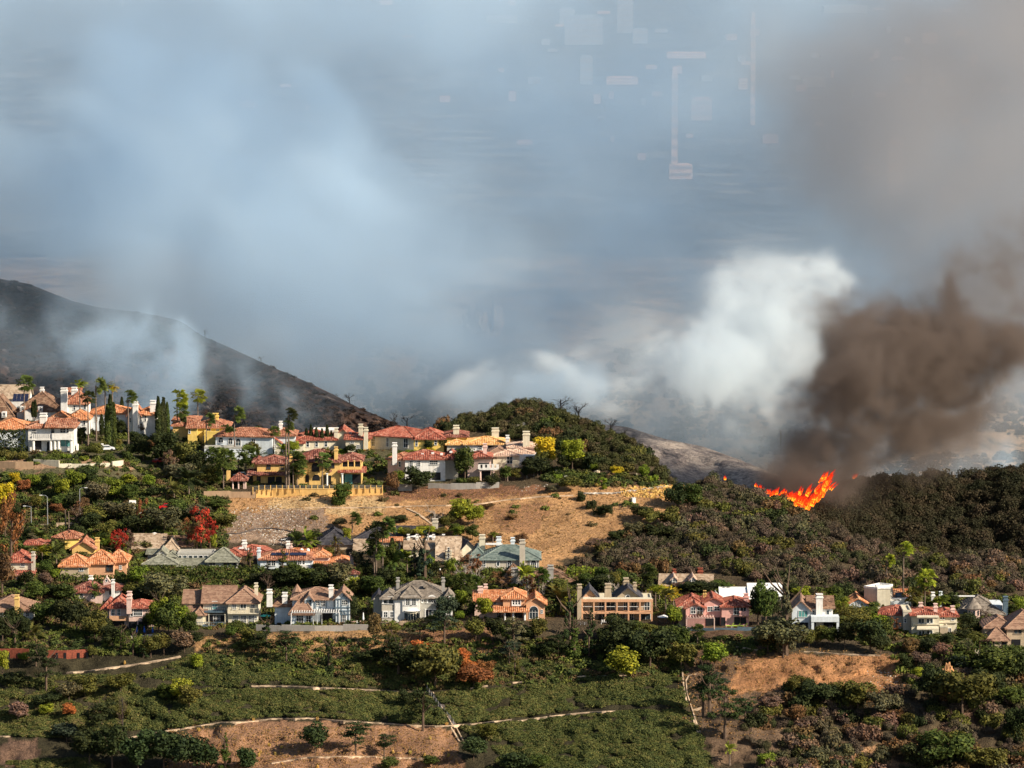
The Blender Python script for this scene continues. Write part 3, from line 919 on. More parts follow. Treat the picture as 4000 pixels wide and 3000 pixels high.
h = House('house', 'bright yellow house with red tile roof and twin yellow chimneys', 780, 1735)
b = h.blk(668, 765, 1640, y=8, d=9, wall=M_YELLOW, vr=1624, rm=M_TERRA)
b = h.blk(672, 735, 1660, y=2.5, d=8, wall=M_OCHRE, vr=1645, rm=M_TERRA)
b = h.blk(734, 772, 1668, y=-.5, d=9, wall=M_YELLOW, vr=1640, rm=M_TERRA, roof='gable')
h.win(b, 741, 1683, 6, 18, 1, 2)
b = h.blk(772, 892, 1667, y=1, d=11, wall=M_YELLOW, vr=1633, rm=M_TERRA)
h.win(b, 815, 1681, 14, 18); h.win(b, 850, 1684, 10, 14, 2, 1); h.win(b, 800, 1710, 12, 16)
h.blk(800, 880, 1690, 1730, y=-1.5, d=3, wall=M_YELLOW, roof='flat', rm=M_YELLOW)
h.chim(838, 849, 1621, 1648, 5, 1.2, M_YELLOW); h.chim(826, 835, 1621, 1645, 6, 1.2, M_YELLOW)

h = House('villa', 'blue-white villa with arched windows and wide terracotta roof behind the palms', 950, 1785)
b = h.blk(840, 1065, 1703, y=0, d=12, wall=M_BLUEWHITE, vr=1670, rm=M_TERRA, yaw=-7, piv='r')
h.win(b, 861, 1720, 18, 20, 2, 2, 'arch'); h.win(b, 899, 1724, 16, 24, 2, 2, 'arch'); h.win(b, 930, 1728, 19, 28, 2, 2, 'arch'); h.win(b, 990, 1725, 14, 20)
h.blk(1050, 1150, 1698, y=5, d=10, wall=M_BLUEWHITE, vr=1672, rm=M_TERRA)
h.blk(800, 1000, 1752, y=-2.5, d=4, wall=M_BLUEWHITE, roof='flat', rm=M_GREYW)
h.chim(1085, 1098, 1651, 1682, 8, 1.2)

h = House('house', 'small gabled house with grey gable wall and red tile roof behind cypresses', 1070, 1775)
b = h.blk(1040, 1096, 1727, y=0, d=14, wall=M_GREIGE, roof='gabley', vr=1705, rm=M_RED)
h.win(b, 1066, 1736, 22, 28)
h.blk(1096, 1185, 1728, y=3, d=10, wall=M_CREAM, roof='gable', vr=1697, rm=M_RED)
for uu in (1062, 1078, 1108): h.chim(uu - 3, uu + 3, 1686, 1696, 8, .7)

h = House('house', 'cream house with broad bright red tile roof above a row of slim cypresses', 1240, 1765)
b = h.blk(1160, 1312, 1716, y=2, d=11, wall=M_CREAM, vr=1678, rm=M_RED, yaw=6)
for uu in (1200, 1235, 1272): h.win(b, uu, 1735, 10, 20, 1, 2)
h.blk(1215, 1312, 1684, y=12, d=6, wall=M_CREAM, roof='flat', rm=M_WHITE)

h = House('villa', 'ochre two storey villa with arched loggias and brown tile roof above the yellow wall', 1200, 1897)
b = h.blk(1000, 1120, 1806, y=4, d=9, wall=M_OCHRE, vr=1776, rm=M_DARKRED)
h.win(b, 1045, 1822, 14, 18, 2, 2, frame=M_BROWNWOOD); h.win(b, 1098, 1822, 15, 26, 2, 2, 'arch', frame=M_OCHRE)
h.blk(985, 1010, 1800, y=6, d=8, wall=M_OCHRE, vr=1785, rm=M_DARKRED)
h.blk(968, 1112, 1851, y=2, d=3.4, wall=None, roof='shed', vr=1836, rm=M_DARKRED)
b = h.blk(984, 1112, 1849, y=3.2, d=5, wall=M_OCHRE, roof='none')
h.win(b, 1006, 1872, 13, 22, 2, 2, frame=M_BROWNWOOD); h.hole(b, 1056, 1878, 26, 32); h.hole(b, 1086, 1878, 22, 32)
b = h.blk(1150, 1332, 1800, y=1, d=11, wall=M_OCHRE, vr=1752, rm=M_DARKRED)
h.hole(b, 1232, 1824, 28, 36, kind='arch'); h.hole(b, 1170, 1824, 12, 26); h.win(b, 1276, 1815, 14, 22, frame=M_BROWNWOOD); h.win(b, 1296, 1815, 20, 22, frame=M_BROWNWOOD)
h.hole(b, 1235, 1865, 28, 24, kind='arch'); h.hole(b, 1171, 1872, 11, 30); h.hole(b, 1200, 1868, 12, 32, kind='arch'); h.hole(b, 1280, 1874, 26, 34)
h.blk(1157, 1190, 1836, 1893, y=-.6, d=1.7, wall=M_OCHRE, roof='flat', rm=M_OCHRE)
m = MB(); m.tube([(h.X(1292), .7, h.Z(1838, 1)), (h.X(1292), .92, h.Z(1838, 1))], [.32, .32], 12); h.put(m, 'medallion', M_RED)
b = h.blk(1330, 1414, 1795, y=2.5, d=9, wall=M_OCHRE, vr=1768, rm=M_DARKRED)
h.hole(b, 1372, 1812, 74, 26); h.hole(b, 1372, 1872, 76, 40)
h.cols([1336, 1360, 1385, 1410], 1797, 1828, 1.4, .38, M_OCHRE); h.cols([1338, 1278], 1848, 1893, .4, .55, M_WHITE)
h.blk(1328, 1424, 1838, y=.6, d=1.8, wall=None, roof='shed', vr=1826, rm=M_RED)
h.rail(1332, 1412, 1822, 1830, 1.2, M_OCHRE, solid=True, depth=1.2)
h.chim(1306, 1320, 1752, 1785, 1.5, 1.2, M_OCHRE); h.chim(1123, 1136, 1781, 1800, 5, 1.2, M_OCHRE)
h.box('garden_door', 1346, 1376, 1852, 1890, 2.2, .2, M_TEALGLASS)

h = House('gazebo', 'small garden gazebo with pyramid tile roof beside the ochre villa', 935, 1906, cat='gazebo')
h.blk(906, 962, 1871, y=-1, d=3.4, wall=None, roof='pyr', vr=1845, rm=M_DARKRED, over=.5)
h.cols([910, 932, 953, 960], 1871, 1905, -.8, .45, M_PALEPINK); h.cols([912, 957], 1871, 1905, 1.8, .45, M_PALEPINK)
h.box('pillar', 884, 899, 1838, 1871, .5, .9, M_OCHRE, 1.0)

h = House('house', 'cream house with stepped half gables and two square chimneys', 1370, 1765)
b = h.blk(1302, 1372, 1700, y=4, d=9, wall=M_CREAM, roof='gabley', vr=1673, rm=M_RED)
h.win(b, 1366, 1690, 8, 6, 2, 1, sill=False)
b = h.blk(1350, 1420, 1713, y=0, d=9, wall=M_CREAM, roof='gable', vr=1690, rm=M_RED)
h.win(b, 1376, 1727, 13, 6, 2, 1); h.win(b, 1400, 1745, 10, 14)
h.blk(1420, 1446, 1710, y=2, d=8, wall=M_OCHRE, roof='gable', vr=1690, rm=M_RED)
h.chim(1400, 1417, 1664, 1700, 2, 1.4, M_CREAM); h.chim(1422, 1438, 1677, 1740, -.6, 1.3, M_CREAM); h.chim(1303, 1318, 1680, 1740, 3, 1.3, M_CREAM)

h = House('house', 'long pale yellow house with sweeping red tile roof and one square chimney', 1600, 1765)
b = h.blk(1432, 1617, 1707, y=0, d=12, wall=M_CREAM, vr=1668, rm=M_RED, yaw=-24, piv='r')
for uu, ww in ((1455, 12), (1512, 8), (1585, 16)): h.win(b, uu, 1732, ww, 36, 2, 2)
b = h.blk(1617, 1735, 1711, y=0, d=12, wall=M_YELLOW, vr=1671, rm=M_RED, roof='hip')
h.win(b, 1628, 1730, 7, 22, 1, 2); h.win(b, 1703, 1728, 8, 18, 1, 2)
h.blk(1735, 1826, 1703, y=3, d=10, wall=M_YELLOW, vr=1681, rm=M_DARKRED)
h.chim(1771, 1794, 1669, 1706, 4, 1.7, M_CREAM)

h = House('house', 'low house with golden orange tile roof below the brushy knoll', 1870, 1770)
b = h.blk(1745, 1818, 1733, y=2, d=9, wall=M_GREIGE, vr=1712, rm=M_YELTILE)
b = h.blk(1815, 1985, 1733, y=0, d=11, wall=M_WHITE, vr=1704, rm=M_YELTILE)
h.win(b, 1875, 1748, 14, 16); h.hole(b, 1920, 1750, 24, 18)
h.chim(1921, 1949, 1679, 1706, 7, 1.8, M_CREAM); h.chim(1976, 1990, 1708, 1738, 0, 1.2)

h = House('house', 'white house with red tile roof and skylights behind the round tree', 1650, 1880)
b = h.blk(1512, 1582, 1791, y=3, d=8, wall=M_PALEPINK, vr=1768, rm=M_TERRA, yaw=-18, piv='r')
h.win(b, 1530, 1810, 6, 16, 1, 2); h.win(b, 1560, 1813, 7, 20, 1, 2)
b = h.blk(1582, 1740, 1790, y=0, d=10, wall=M_WHITE, vr=1755, rm=M_RED)
h.win(b, 1606, 1811, 12, 22, 2, 3); h.win(b, 1636, 1810, 12, 20, 2, 3); h.win(b, 1695, 1806, 30, 16, 4, 2); h.hole(b, 1705, 1860, 32, 30); h.win(b, 1640, 1858, 20, 26)
h.blk(1738, 1790, 1788, y=2, d=9, wall=M_GREIGE, vr=1756, rm=M_RED)
for uu, vv in ((1650, 1771), (1690, 1767), (1725, 1771), (1762, 1762)):
    m = MB(); m.box(h.X(uu) - .35, h.X(uu) + .35, 2.4, 3.2, h.Z(vv, 2.8) - .3, h.Z(vv, 2.8) + .12); h.put(m, 'skylight', M_TRIM)
b = h.blk(1828, 1920, 1786, y=1, d=9, wall=M_PALEPINK, vr=1762, rm=M_RED)
h.hole(b, 1892, 1818, 40, 22); h.hole(b, 1895, 1855, 44, 30)
h.pergola(1866, 1945, 1790, -2, 3, M_BROWNWOOD, 9)
h.rail(1874, 1946, 1812, 1832, -2.2, M_WHITE, n=4, post=.65, depth=3); h.cols([1878, 1930], 1838, 1872, -1.6, .6, M_PALEPINK)
h.chim(1531, 1549, 1736, 1800, 2, 1.3); h.chim(1888, 1904, 1739, 1775, 4, 1.3, M_PALEPINK)

h = House('house', 'cream hip-roofed house beside the yellow tree at the end of the top row', 2010, 1838)
h.blk(1985, 2092, 1744, y=9, d=9, wall=M_PALEPINK, vr=1724, rm=M_PALETILE)
h.blk(1905, 1985, 1770, y=5, d=9, wall=M_CREAM, vr=1742, rm=M_BROWN)
b = h.blk(1925, 2036, 1777, y=2, d=9, wall=M_CREAM, vr=1756, rm=M_PALETILE)
h.win(b, 1991, 1796, 22, 28, 2, 2)
b = h.blk(1968, 2090, 1775, y=3.5, d=9, wall=M_CREAM, vr=1748, rm=M_PALETILE)
b = h.blk(2030, 2098, 1778, y=1, d=9, wall=M_WHITE, roof='none')
h.win(b, 2068, 1793, 26, 22, 2, 1); h.rail(2026, 2098, 1806, 1813, 0, M_WHITE, solid=True)
h.rail(2003, 2029, 1798, 1822, -1, M_CREAM, n=6)
h.chim(2043, 2070, 1691, 1732, 9, 1.7, M_CREAM)

# ------------------------------------------------------------------ second row
h = House('house', 'vivid yellow cottage with small orange hip roof among palms', 270, 2160)
b = h.blk(208, 252, 2098, y=1, d=7, wall=M_OCHRE, vr=2076, rm=M_TERRA, yaw=-28, piv='r')  # ochre is the yellow wall with its left-side shade in the colour
b = h.blk(252, 306, 2098, y=1, d=7, wall=M_YELLOW, vr=2074, rm=M_TERRA, yaw=14)
b = h.blk(285, 372, 2142, y=-2, d=9, wall=M_OCHRE, vr=2112, rm=M_TERRA, roof='gabley')
h.chim(371, 387, 2109, 2145, 1, 1.2, M_OCHRE)
h.blk(95, 180, 2124, y=2, d=7, wall=M_YELLOW, vr=2107, rm=M_RED)

h = House('house', 'tan house with three orange pyramid roofs stepping to the right', 360, 2272)
b = h.blk(236, 345, 2207, y=-1, d=9, wall=M_TANW, vr=2160, rm=M_ORANGE, roof='pyr')
h.win(b, 320, 2218, 16, 22); h.hole(b, 275, 2262, 50, 20)
b = h.blk(332, 442, 2196, y=1.5, d=9, wall=M_PEACH, vr=2144, rm=M_ORANGE, roof='pyr')
h.win(b, 427, 2217, 25, 28, 2, 2, frame=M_BROWNWOOD)
b = h.blk(414, 488, 2188, y=5, d=9, wall=M_PEACH, vr=2143, rm=M_ORANGE, roof='pyr')
h.win(b, 465, 2215, 8, 14)

h = House('house', 'cream house with red gable roof and tall chimney at the left edge', 90, 2245)
b = h.blk(25, 122, 2190, y=0, d=9, wall=M_CREAM, vr=2148, rm=M_RED)
h.win(b, 90, 2205, 14, 14); h.chim(124, 138, 2164, 2235, -.5, 1.3, M_GREIGE); h.blk(62, 134, 2243, y=-3, d=3, wall=M_PALEPINK, vr=2228, rm=M_RED, roof='shed')

h = House('house', 'pale pink house with dark red hip roof and ornate chimney gablet', 350, 2350)
b = h.blk(285, 400, 2309, y=0, d=9, wall=M_PALEPINK, vr=2268, rm=M_DARKRED)
h.win(b, 318, 2326, 12, 20, 2, 2, 'arch'); h.win(b, 365, 2326, 12, 18)
b = h.blk(398, 470, 2300, y=1, d=8, wall=M_WHITE, vr=2283, rm=M_DARKRED); h.hole(b, 432, 2312, 10, 20, kind='arch')
h.chim(338, 353, 2256, 2280, 6, 1.2); h.chim(437, 449, 2272, 2335, -.5, 1.0)
b = h.blk(396, 421, 2268, 2285, y=6, d=1.2, wall=M_PALEPINK, roof='gabley', vr=2250, rm=M_PALEPINK, ribs=False, over=.1, wname='gablet'); h.win(b, 408, 2266, 8, 10, 1, 1, 'oval')

h = House('house', 'salmon pink house with red tile roofs and grid bay window under ivy', 500, 2455)
b = h.blk(425, 502, 2366, y=1.5, d=9, wall=M_PALEPINK, vr=2322, rm=M_RED)
h.win(b, 440, 2390, 10, 24); h.win(b, 462, 2390, 10, 24); h.hole(b, 455, 2440, 56, 26); h.rail(426, 500, 2405, 2420, .4, M_PEACH, solid=True)
b = h.blk(504, 582, 2370, y=0, d=9, wall=M_PALEPINK, vr=2344, rm=M_RED)
h.win(b, 540, 2390, 32, 26, 4, 2); h.win(b, 515, 2391, 9, 28, 1, 2); h.hole(b, 520, 2440, 30, 26); h.hole(b, 560, 2440, 36, 26)
h.blk(580, 606, 2405, y=0, d=3, wall=M_PALEPINK, roof='shed', vr=2397, rm=M_RED)
h.chim(496, 515, 2333, 2380, -.6, 1.4, M_PALEPINK); h.blk(395, 440, 2372, y=3, d=8, wall=M_PALEPINK, vr=2335, rm=M_RED)
h.chim(488, 506, 2317, 2345, 6, 1.3, M_PALEPINK)

h = House('house', 'white house with brown shingle hip roof and yellow chimney at the left edge', 60, 2420)
b = h.blk(-60, 128, 2384, y=0, d=12, wall=M_WHITE, vr=2322, rm=M_BROWN)
h.win(b, 86, 2399, 10, 16, 2, 2); h.win(b, 108, 2399, 10, 16, 2, 2); h.chim(59, 76, 2332, 2396, -.8, 1.3, M_OCHRE)

h = House('house', 'low grey-green shingled house with clerestory windows above the long hedge', 750, 2224)
b = h.blk(560, 688, 2200, y=0, d=10, wall=M_GREYW, vr=2160, rm=M_GREEN)
h.win(b, 612, 2211, 34, 13, 2, 1); h.win(b, 658, 2213, 34, 19, 3, 1)
h.blk(568, 622, 2160, y=5.5, d=7, wall=M_GREYW, vr=2144, rm=M_GREEN, roof='gable')
b = h.blk(608, 645, 2160, y=3.5, d=6, wall=M_GREYW, vr=2144, rm=M_GREEN, roof='gabley', over=.3); h.win(b, 626, 2162, 16, 6, 2, 1, 'arch', sill=False)
b = h.blk(645, 682, 2168, y=5, d=6, wall=M_GREYW, vr=2150, rm=M_GREEN)
b = h.blk(686, 830, 2164, y=6, d=6, wall=M_GREYW, roof='flat', rm=M_GREYW)
for uu in (694, 715, 737, 757, 778, 798): h.win(b, uu, 2174, 14, 11, 1, 1, frame=M_TRIM)
h.blk(686, 812, 2219, y=.4, d=5.6, wall=M_GREYW, roof='shed', vr=2182, rm=M_GREEN)
b = h.blk(810, 930, 2189, y=-.5, d=10, wall=M_GREYW, vr=2136, rm=M_GREEN, roof='pyr')
h.win(b, 831, 2202, 24, 11, 2, 1, frame=M_GREYW); h.win(b, 900, 2205, 50, 22, 3, 1, frame=M_GREYW)

h = House('house', 'tan shake-roofed house with white skylight dome behind the red tree', 620, 2165)
b = h.blk(515, 632, 2140, y=4, d=13, wall=M_TANW, vr=2084, rm=M_TAN, roof='gable')
b = h.blk(632, 745, 2130, y=6, d=10, wall=M_TANW, vr=2092, rm=M_SHAKE, roof='gable')
b = h.blk(640, 690, 2140, y=2, d=10, wall=M_TANW, vr=2100, rm=M_TAN, roof='hip')
m = MB(); xx, zz = h.X(589), h.Z(2087, 11)
m.tube([(xx, 11, zz - .3), (xx, 11, zz + .1), (xx, 11, zz + .45), (xx, 11, zz + .6)], [.95, .9, .55, .1], 10); h.put(m, 'skylight_dome', M_TRIM)

h = House('house', 'rose house with bright red ribbed tile roof behind the solar-panel house', 970, 2195)
b = h.blk(885, 1062, 2164, y=3, d=11, wall=M_PALEPINK, vr=2127, rm=M_RED); h.chim(940, 957, 2118, 2138, 6, 1.3, M_WHITE)
h.blk(878, 940, 2166, y=0, d=6, wall=M_PEACH, vr=2140, rm=M_RED)
for uu, vv in ((921, 2143), (938, 2137), (960, 2141)):
    m = MB(); m.box(h.X(uu) - .5, h.X(uu) + .5, 4.5, 5.1, h.Z(vv, 5) - .3, h.Z(vv, 5) + .1); h.put(m, 'skylight', M_TRIM)

h = House('house', 'white house with dark solar panels on its orange roof', 1120, 2228)
b = h.blk(1075, 1285, 2166, y=8, d=9, wall=M_PALEPINK, vr=2139, rm=M_ORANGE)
b2 = h.blk(1225, 1283, 2170, y=4, d=9, wall=M_PALEPINK, vr=2143, rm=M_ORANGE)
b = h.blk(1016, 1222, 2182, y=0, d=10, wall=M_BLUEWHITE, vr=2145, rm=M_TERRA)
h.win(b, 1050, 2198, 14, 22); h.win(b, 1068, 2198, 14, 22); h.win(b, 1155, 2197, 12, 22); h.win(b, 1171, 2197, 12, 22); h.win(b, 1187, 2197, 8, 20, 1, 2)
h.box('balcony_wall', 1160, 1215, 2207, 2228, -1.2, 1.2, M_WHITE, 1.0)
rs = math.atan2(h.Z(2145, 5) - h.Z(2182, 0), 5.0)
for (ua, n, vv) in ((1058, 3, 2168), (1078, 3, 2160), (1132, 4, 2171)):
    for i in range(n):
        m = MB(); m.box(i * 1.0, i * 1.0 + .95, 0, 1.5, .25, .31)
        yy = 2.0
        h.put(m, 'solar_panel', M_SOLAR, Matrix.Translation((h.X(ua), yy - .6, h.Z(2182, 0) + (yy - .6) * math.tan(rs))) @ Matrix.Rotation(rs, 4, 'X'))
h.chim(1003, 1016, 2148, 2215, .5, 1.2, M_BLUEWHITE); h.chim(1110, 1124, 2121, 2150, 10, 1.3); h.chim(1127, 1134, 2130, 2150, 10, .8, M_PALEPINK)
for uu in (1172, 1197):
    m = MB(); xx, zz = h.X(uu), h.Z(2150, 9); m.tube([(xx, 9, zz - 1), (xx, 9, zz), (xx, 9, zz + .45), (xx, 9, zz + .65)], [.5, .5, .4, .1], 8); h.put(m, 'roof_vent', M_TRIM)

h = House('house', 'small white house with orange pyramid roof and round-topped chimney', 1320, 2220)
b = h.blk(1282, 1374, 2198, y=2, d=8, wall=M_WHITE, vr=2170, rm=M_ORANGE); h.chim(1367, 1382, 2167, 2214, 0, 1.2, M_PALEPINK)
h.blk(1222, 1330, 2209, y=-1, d=6, wall=M_WHITE, vr=2198, rm=M_ORANGE, roof='gable')

h = House('house', 'cream house with dark red roof half hidden by shrubs', 1370, 2280)
b = h.blk(1336, 1397, 2236, y=0, d=8, wall=M_CREAM, vr=2213, rm=M_DARKRED); h.blk(1254, 1340, 2250, y=1, d=8, wall=M_PALEPINK, vr=2222, rm=M_DARKRED)
h.win(b, 1378, 2255, 12, 14)

h = House('house', 'wide house with dark slate hip roofs at the foot of the dry slope', 1480, 2150)
b = h.blk(1235, 1378, 2122, y=2, d=12, wall=M_TANW, vr=2062, rm=M_DARKSLATE, yaw=4)
b = h.blk(1372, 1560, 2112, y=5, d=12, wall=M_GREIGE, vr=2056, rm=M_DARKSLATE)
b = h.blk(1550, 1725, 2106, y=7, d=12, wall=M_GREIGE, vr=2053, rm=M_DARKSLATE, roof='gable')
b = h.blk(1486, 1566, 2113, y=-1, d=6, wall=M_GREIGE, vr=2100, rm=M_ORANGE, roof='gable')
h.blk(1386, 1445, 2150, y=-2, d=6, wall=M_GREIGE, vr=2115, rm=M_TAN, roof='shed')
h.chim(1688, 1710, 2033, 2070, 10, 1.6, M_GREIGE)

h = House('house', 'pale tan house with steep plain roofs and scaffold under construction', 1760, 2205)
b = h.blk(1708, 1795, 2180, y=0, d=6, wall=M_CREAM, vr=2103, rm=M_TAN, roof='shed', ribs=False)
b = h.blk(1795, 1862, 2150, y=3, d=9, wall=M_CREAM, vr=2112, rm=M_DARKSLATE, roof='gabley', yaw=18)
b = h.blk(1580, 1712, 2140, y=5, d=9, wall=M_CREAM, vr=2104, rm=M_TAN, roof='gable')
b = h.blk(1740, 1764, 2160, 2190, y=-.6, d=2, wall=M_CREAM, roof='flat', rm=M_CREAM); h.win(b, 1752, 2145, 6, 14, 1, 2); h.win(b, 1752, 2170, 6, 14, 1, 2)
for k in range(3): h.box('scaffold_rail', 1738, 1775, 2140 + 14 * k, 2141.5 + 14 * k, -1.4, .1, M_BROWNWOOD)
for uu in (1740, 1757, 1774): h.box('scaffold_post', uu, uu + 1.4, 2132, 2185, -1.5, .1, M_BROWNWOOD)
for uu in (1590, 1625, 1665, 1690, 1730): h.chim(uu - 5, uu + 5, 2094, 2104, 9, 1.0)

h = House('mansion', 'grey stone mansion with green slate hip roof and broad tall chimney', 1990, 2226)
b = h.blk(1876, 2108, 2182, y=0, d=12, wall=M_GREIGE, vr=2127, rm=M_SLATE)
h.win(b, 1889, 2200, 13, 26, 2, 3); h.win(b, 1945, 2202, 10, 18, 1, 1, 'oval', fw=.2); h.win(b, 1990, 2202, 15, 28, 2, 3, 'arch'); h.win(b, 2085, 2203, 20, 32, 3, 3, 'arch', fw=.25)
h.blk(1836, 1892, 2170, y=5, d=10, wall=M_GREIGE, vr=2127, rm=M_SLATE)
for uu in (1879, 2015, 2064, 2102): h.box('downpipe', uu, uu + 1.6, 2183, 2222, -.12, .1, M_TIMBER)
h.chim(2030, 2052, 2116, 2222, -1.0, 1.5, M_GREIGE); h.chim(1870, 1893, 2095, 2130, 9, 1.5, M_CREAM); h.chim(1938, 1957, 2103, 2128, 9, 1.3, M_BLUEWHITE); h.chim(1995, 2011, 2106, 2128, 9, 1.2, M_BLUEWHITE)
h.box('roof_parapet', 1895, 1962, 2119, 2126, 8, .5, M_TRIM)

h = House('house', 'brown shake-roofed stone house with two fieldstone chimneys', 2100, 2300)
b = h.blk(1955, 2035, 2272, y=2, d=9, wall=M_TANW, vr=2222, rm=M_SHAKE); h.win(b, 1955 + 20, 2285, 12, 14)
h.blk(1988, 2020, 2228, y=3, d=5, wall=M_TANW, vr=2200, rm=M_SHAKE, roof='pyr')
b = h.blk(2045, 2245, 2270, y=4, d=12, wall=M_TANW, vr=2214, rm=M_SHAKE, yaw=3)
for uu in (2070, 2110, 2190, 2225): h.win(b, uu, 2284, 10, 14)
h.chim(1996, 2025, 2228, 2295, 1, 1.5, M_CONC); h.chim(2140, 2163, 2216, 2275, 3, 1.5, M_CONC)

# ------------------------------------------------------------------ lower row
h = House('house', 'large cream house with three stepped brown roof planes and teal balcony', 850, 2444)
b = h.blk(712, 815, 2350, y=5, d=10, wall=M_CREAM, vr=2300, rm=M_BROWN, roof='gable')
b = h.blk(790, 912, 2349, y=3, d=11, wall=M_CREAM, vr=2284, rm=M_BROWN, roof='gable')
h.win(b, 836, 2362, 18, 30, 2, 3, pane=M_TEALGLASS)
b1 = h.blk(892, 1010, 2349, y=0, d=11, wall=M_CREAM, vr=2290, rm=M_BROWN)
h.win(b1, 916, 2366, 15, 24, 2, 3); h.win(b1, 952, 2364, 22, 26, 2, 1); h.win(b1, 990, 2364, 14, 24, 2, 3)
for uu in (922, 953, 984): h.win(b1, uu, 2422, 20, 36, 4, 4)
h.rail(892, 1012, 2374, 2394, -1.0, M_CREAM, n=7, post=.16, depth=1.0); h.win(b1, 1003, 2412, 4, 8, 1, 1, pane=M_BLACK)
b2 = h.blk(735, 892, 2398, y=1.5, d=4, wall=M_CREAM, roof='none')
h.rail(797, 880, 2369, 2388, .6, M_TIMBER, n=12, depth=3.5)
h.hole(b2, 840, 2415, 70, 26); h.win(b2, 776, 2412, 18, 26, 3, 3); h.win(b2, 750, 2415, 10, 26, 2, 3); h.win(b2, 845, 2415, 24, 30, 4, 2, pane=M_TEALGLASS)
h.blk(735, 800, 2396, y=.5, d=5, wall=None, vr=2362, rm=M_BROWN, roof='shed')
h.blk(765, 792, 2394, y=-.5, d=5, wall=M_CREAM, vr=2370, rm=M_BROWN, roof='hip')
h.rail(745, 882, 2430, 2446, -1.5, M_TIMBER, n=20, depth=3, name='terrace'); h.cols([816, 880], 2398, 2444, -.6, .22, M_CREAM)
h.box('basement_wall', 797, 840, 2456, 2492, -1.2, 3, M_WHITE, 2); h.box('basement_opening', 760, 797, 2456, 2485, -.6, 3, M_BLACK, 2)  # black box at the basement has the opening's shade as its colour
h.chim(990, 1003, 2283, 2345, 6, 1.2, M_CREAM)

h = House('cottage', 'half-timbered blue and white cottage with conical shingle roof and white pergola', 1220, 2442)
b = h.blk(1140, 1330, 2336, y=2, d=11, wall=M_BLUEWHITE, vr=2290, rm=M_BROWN, roof='hip')
h.win(b, 1240, 2352, 12, 22, 2, 3); h.win(b, 1262, 2352, 16, 26, 3, 3); h.win(b, 1208, 2355, 22, 24, 3, 2); h.hole(b, 1275, 2418, 46, 46)
for uu in (1225, 1232, 1250, 1274, 1305, 1330): h.box('timber', uu - 1.2, uu + 1.2, 2338, 2382, 1.8, .12, M_TIMBER)
b = h.blk(1190, 1222, 2340, y=.8, d=6, wall=M_BLUEWHITE, vr=2318, rm=M_BROWN, roof='gabley', over=.4)
h.win(b, 1206, 2352, 18, 20, 2, 2, frame=M_TIMBER)
b = h.blk(1310, 1368, 2335, y=.5, d=9, wall=M_BLUEWHITE, vr=2305, rm=M_BROWN, roof='gabley')
h.win(b, 1348, 2351, 22, 18, 3, 2); h.win(b, 1342, 2422, 20, 40, 3, 3)
for vv in (2336, 2370, 2383, 2398): h.box('timber', 1308, 1370, vv, vv + 3, .3, .15, M_TIMBER)
for uu in (1311, 1322, 1334, 1362): h.box('timber', uu, uu + 2.2, 2339, 2442, .34, .12, M_TIMBER)
for (ua, va, ub, vb_) in ((1324, 2385, 1332, 2396), (1345, 2396, 1336, 2385), (1348, 2385, 1358, 2397), (1338, 2334, 1346, 2316), (1356, 2334, 1346, 2316), (1346, 2312, 1346, 2334)):
    m = MB(); m.tube([(h.X(ua), .3, h.Z(va, .3)), (h.X(ub), .3, h.Z(vb_, .3))], [.09, .09], 4); h.put(m, 'timber', M_TIMBER)
b = h.blk(1135, 1222, 2392, y=-1, d=7, wall=M_BLUEWHITE, vr=2323, rm=M_BROWN, roof='pyr')
h.win(b, 1172, 2419, 26, 40, 3, 3); h.win(b, 1206, 2419, 18, 38, 2, 2)
m = MB(); m.tube([(h.X(1153), 9, h.Z(2305, 9)), (h.X(1153), 9, h.Z(2276, 9))], [1.3, .05], 8); h.put(m, 'spire', M_BROWN)
h.pergola(1138, 1330, 2390, -2.6, 4, M_TRIM, 20, 2442)
for uu in (1224, 1240, 1258): h.box('patio_door_frame', uu, uu + 2, 2398, 2440, -1.5, .15, M_TRIM)
h.box('patio_door_head', 1224, 1260, 2396, 2400, -1.5, .15, M_TRIM)
h.chim(1284, 1301, 2292, 2334, 2.2, 1.3); h.chim(1038, 1060, 2310, 2352, 2, 1.4, M_WHITE, taper=.04); h.chim(1098, 1118, 2322, 2340, 4, 1.4)
h.blk(1068, 1140, 2360, y=4, d=9, wall=M_BLUEWHITE, vr=2318, rm=M_SHAKE)

h = House('house', 'grey shingle-roofed white house with bow-front pavilion and many tall windows', 1620, 2428)
b = h.blk(1520, 1745, 2330, y=2, d=12, wall=M_GREYW, vr=2265, rm=M_GREY)
h.win(b, 1687, 2340, 28, 26, 4, 3, 'arch', fw=.35); h.win(b, 1649, 2345, 5, 10, 1, 1, 'oval', fw=.25); h.win(b, 1727, 2344, 5, 12, 1, 1, 'oval', fw=.2)
h.win(b, 1675, 2400, 24, 38, 2, 1, fw=.25); h.win(b, 1706, 2400, 26, 38, 2, 1, fw=.25)
b = h.blk(1490, 1545, 2332, y=0, d=8, wall=M_GREIGE, vr=2300, rm=M_GREY, roof='hip')
h.win(b, 1504, 2345, 13, 22, 1, 1, fw=.3); h.win(b, 1527, 2345, 18, 24, 1, 1, fw=.3); h.win(b, 1505, 2400, 14, 20, 2, 2, fw=.3); h.win(b, 1530, 2400, 12, 20, 2, 2, fw=.3)
b = h.blk(1572, 1640, 2325, y=-.6, d=6, wall=M_WHITE, vr=2283, rm=M_GREY, roof='pyr')
h.win(b, 1593, 2346, 15, 32, 2, 4, fw=.3); h.win(b, 1617, 2346, 15, 32, 2, 4, fw=.3)
h.blk(1541, 1572, 2330, y=-.3, d=4, wall=M_WHITE, roof='pyr', vr=2312, rm=M_GREY)
m = MB(); cx_ = h.X(1610)
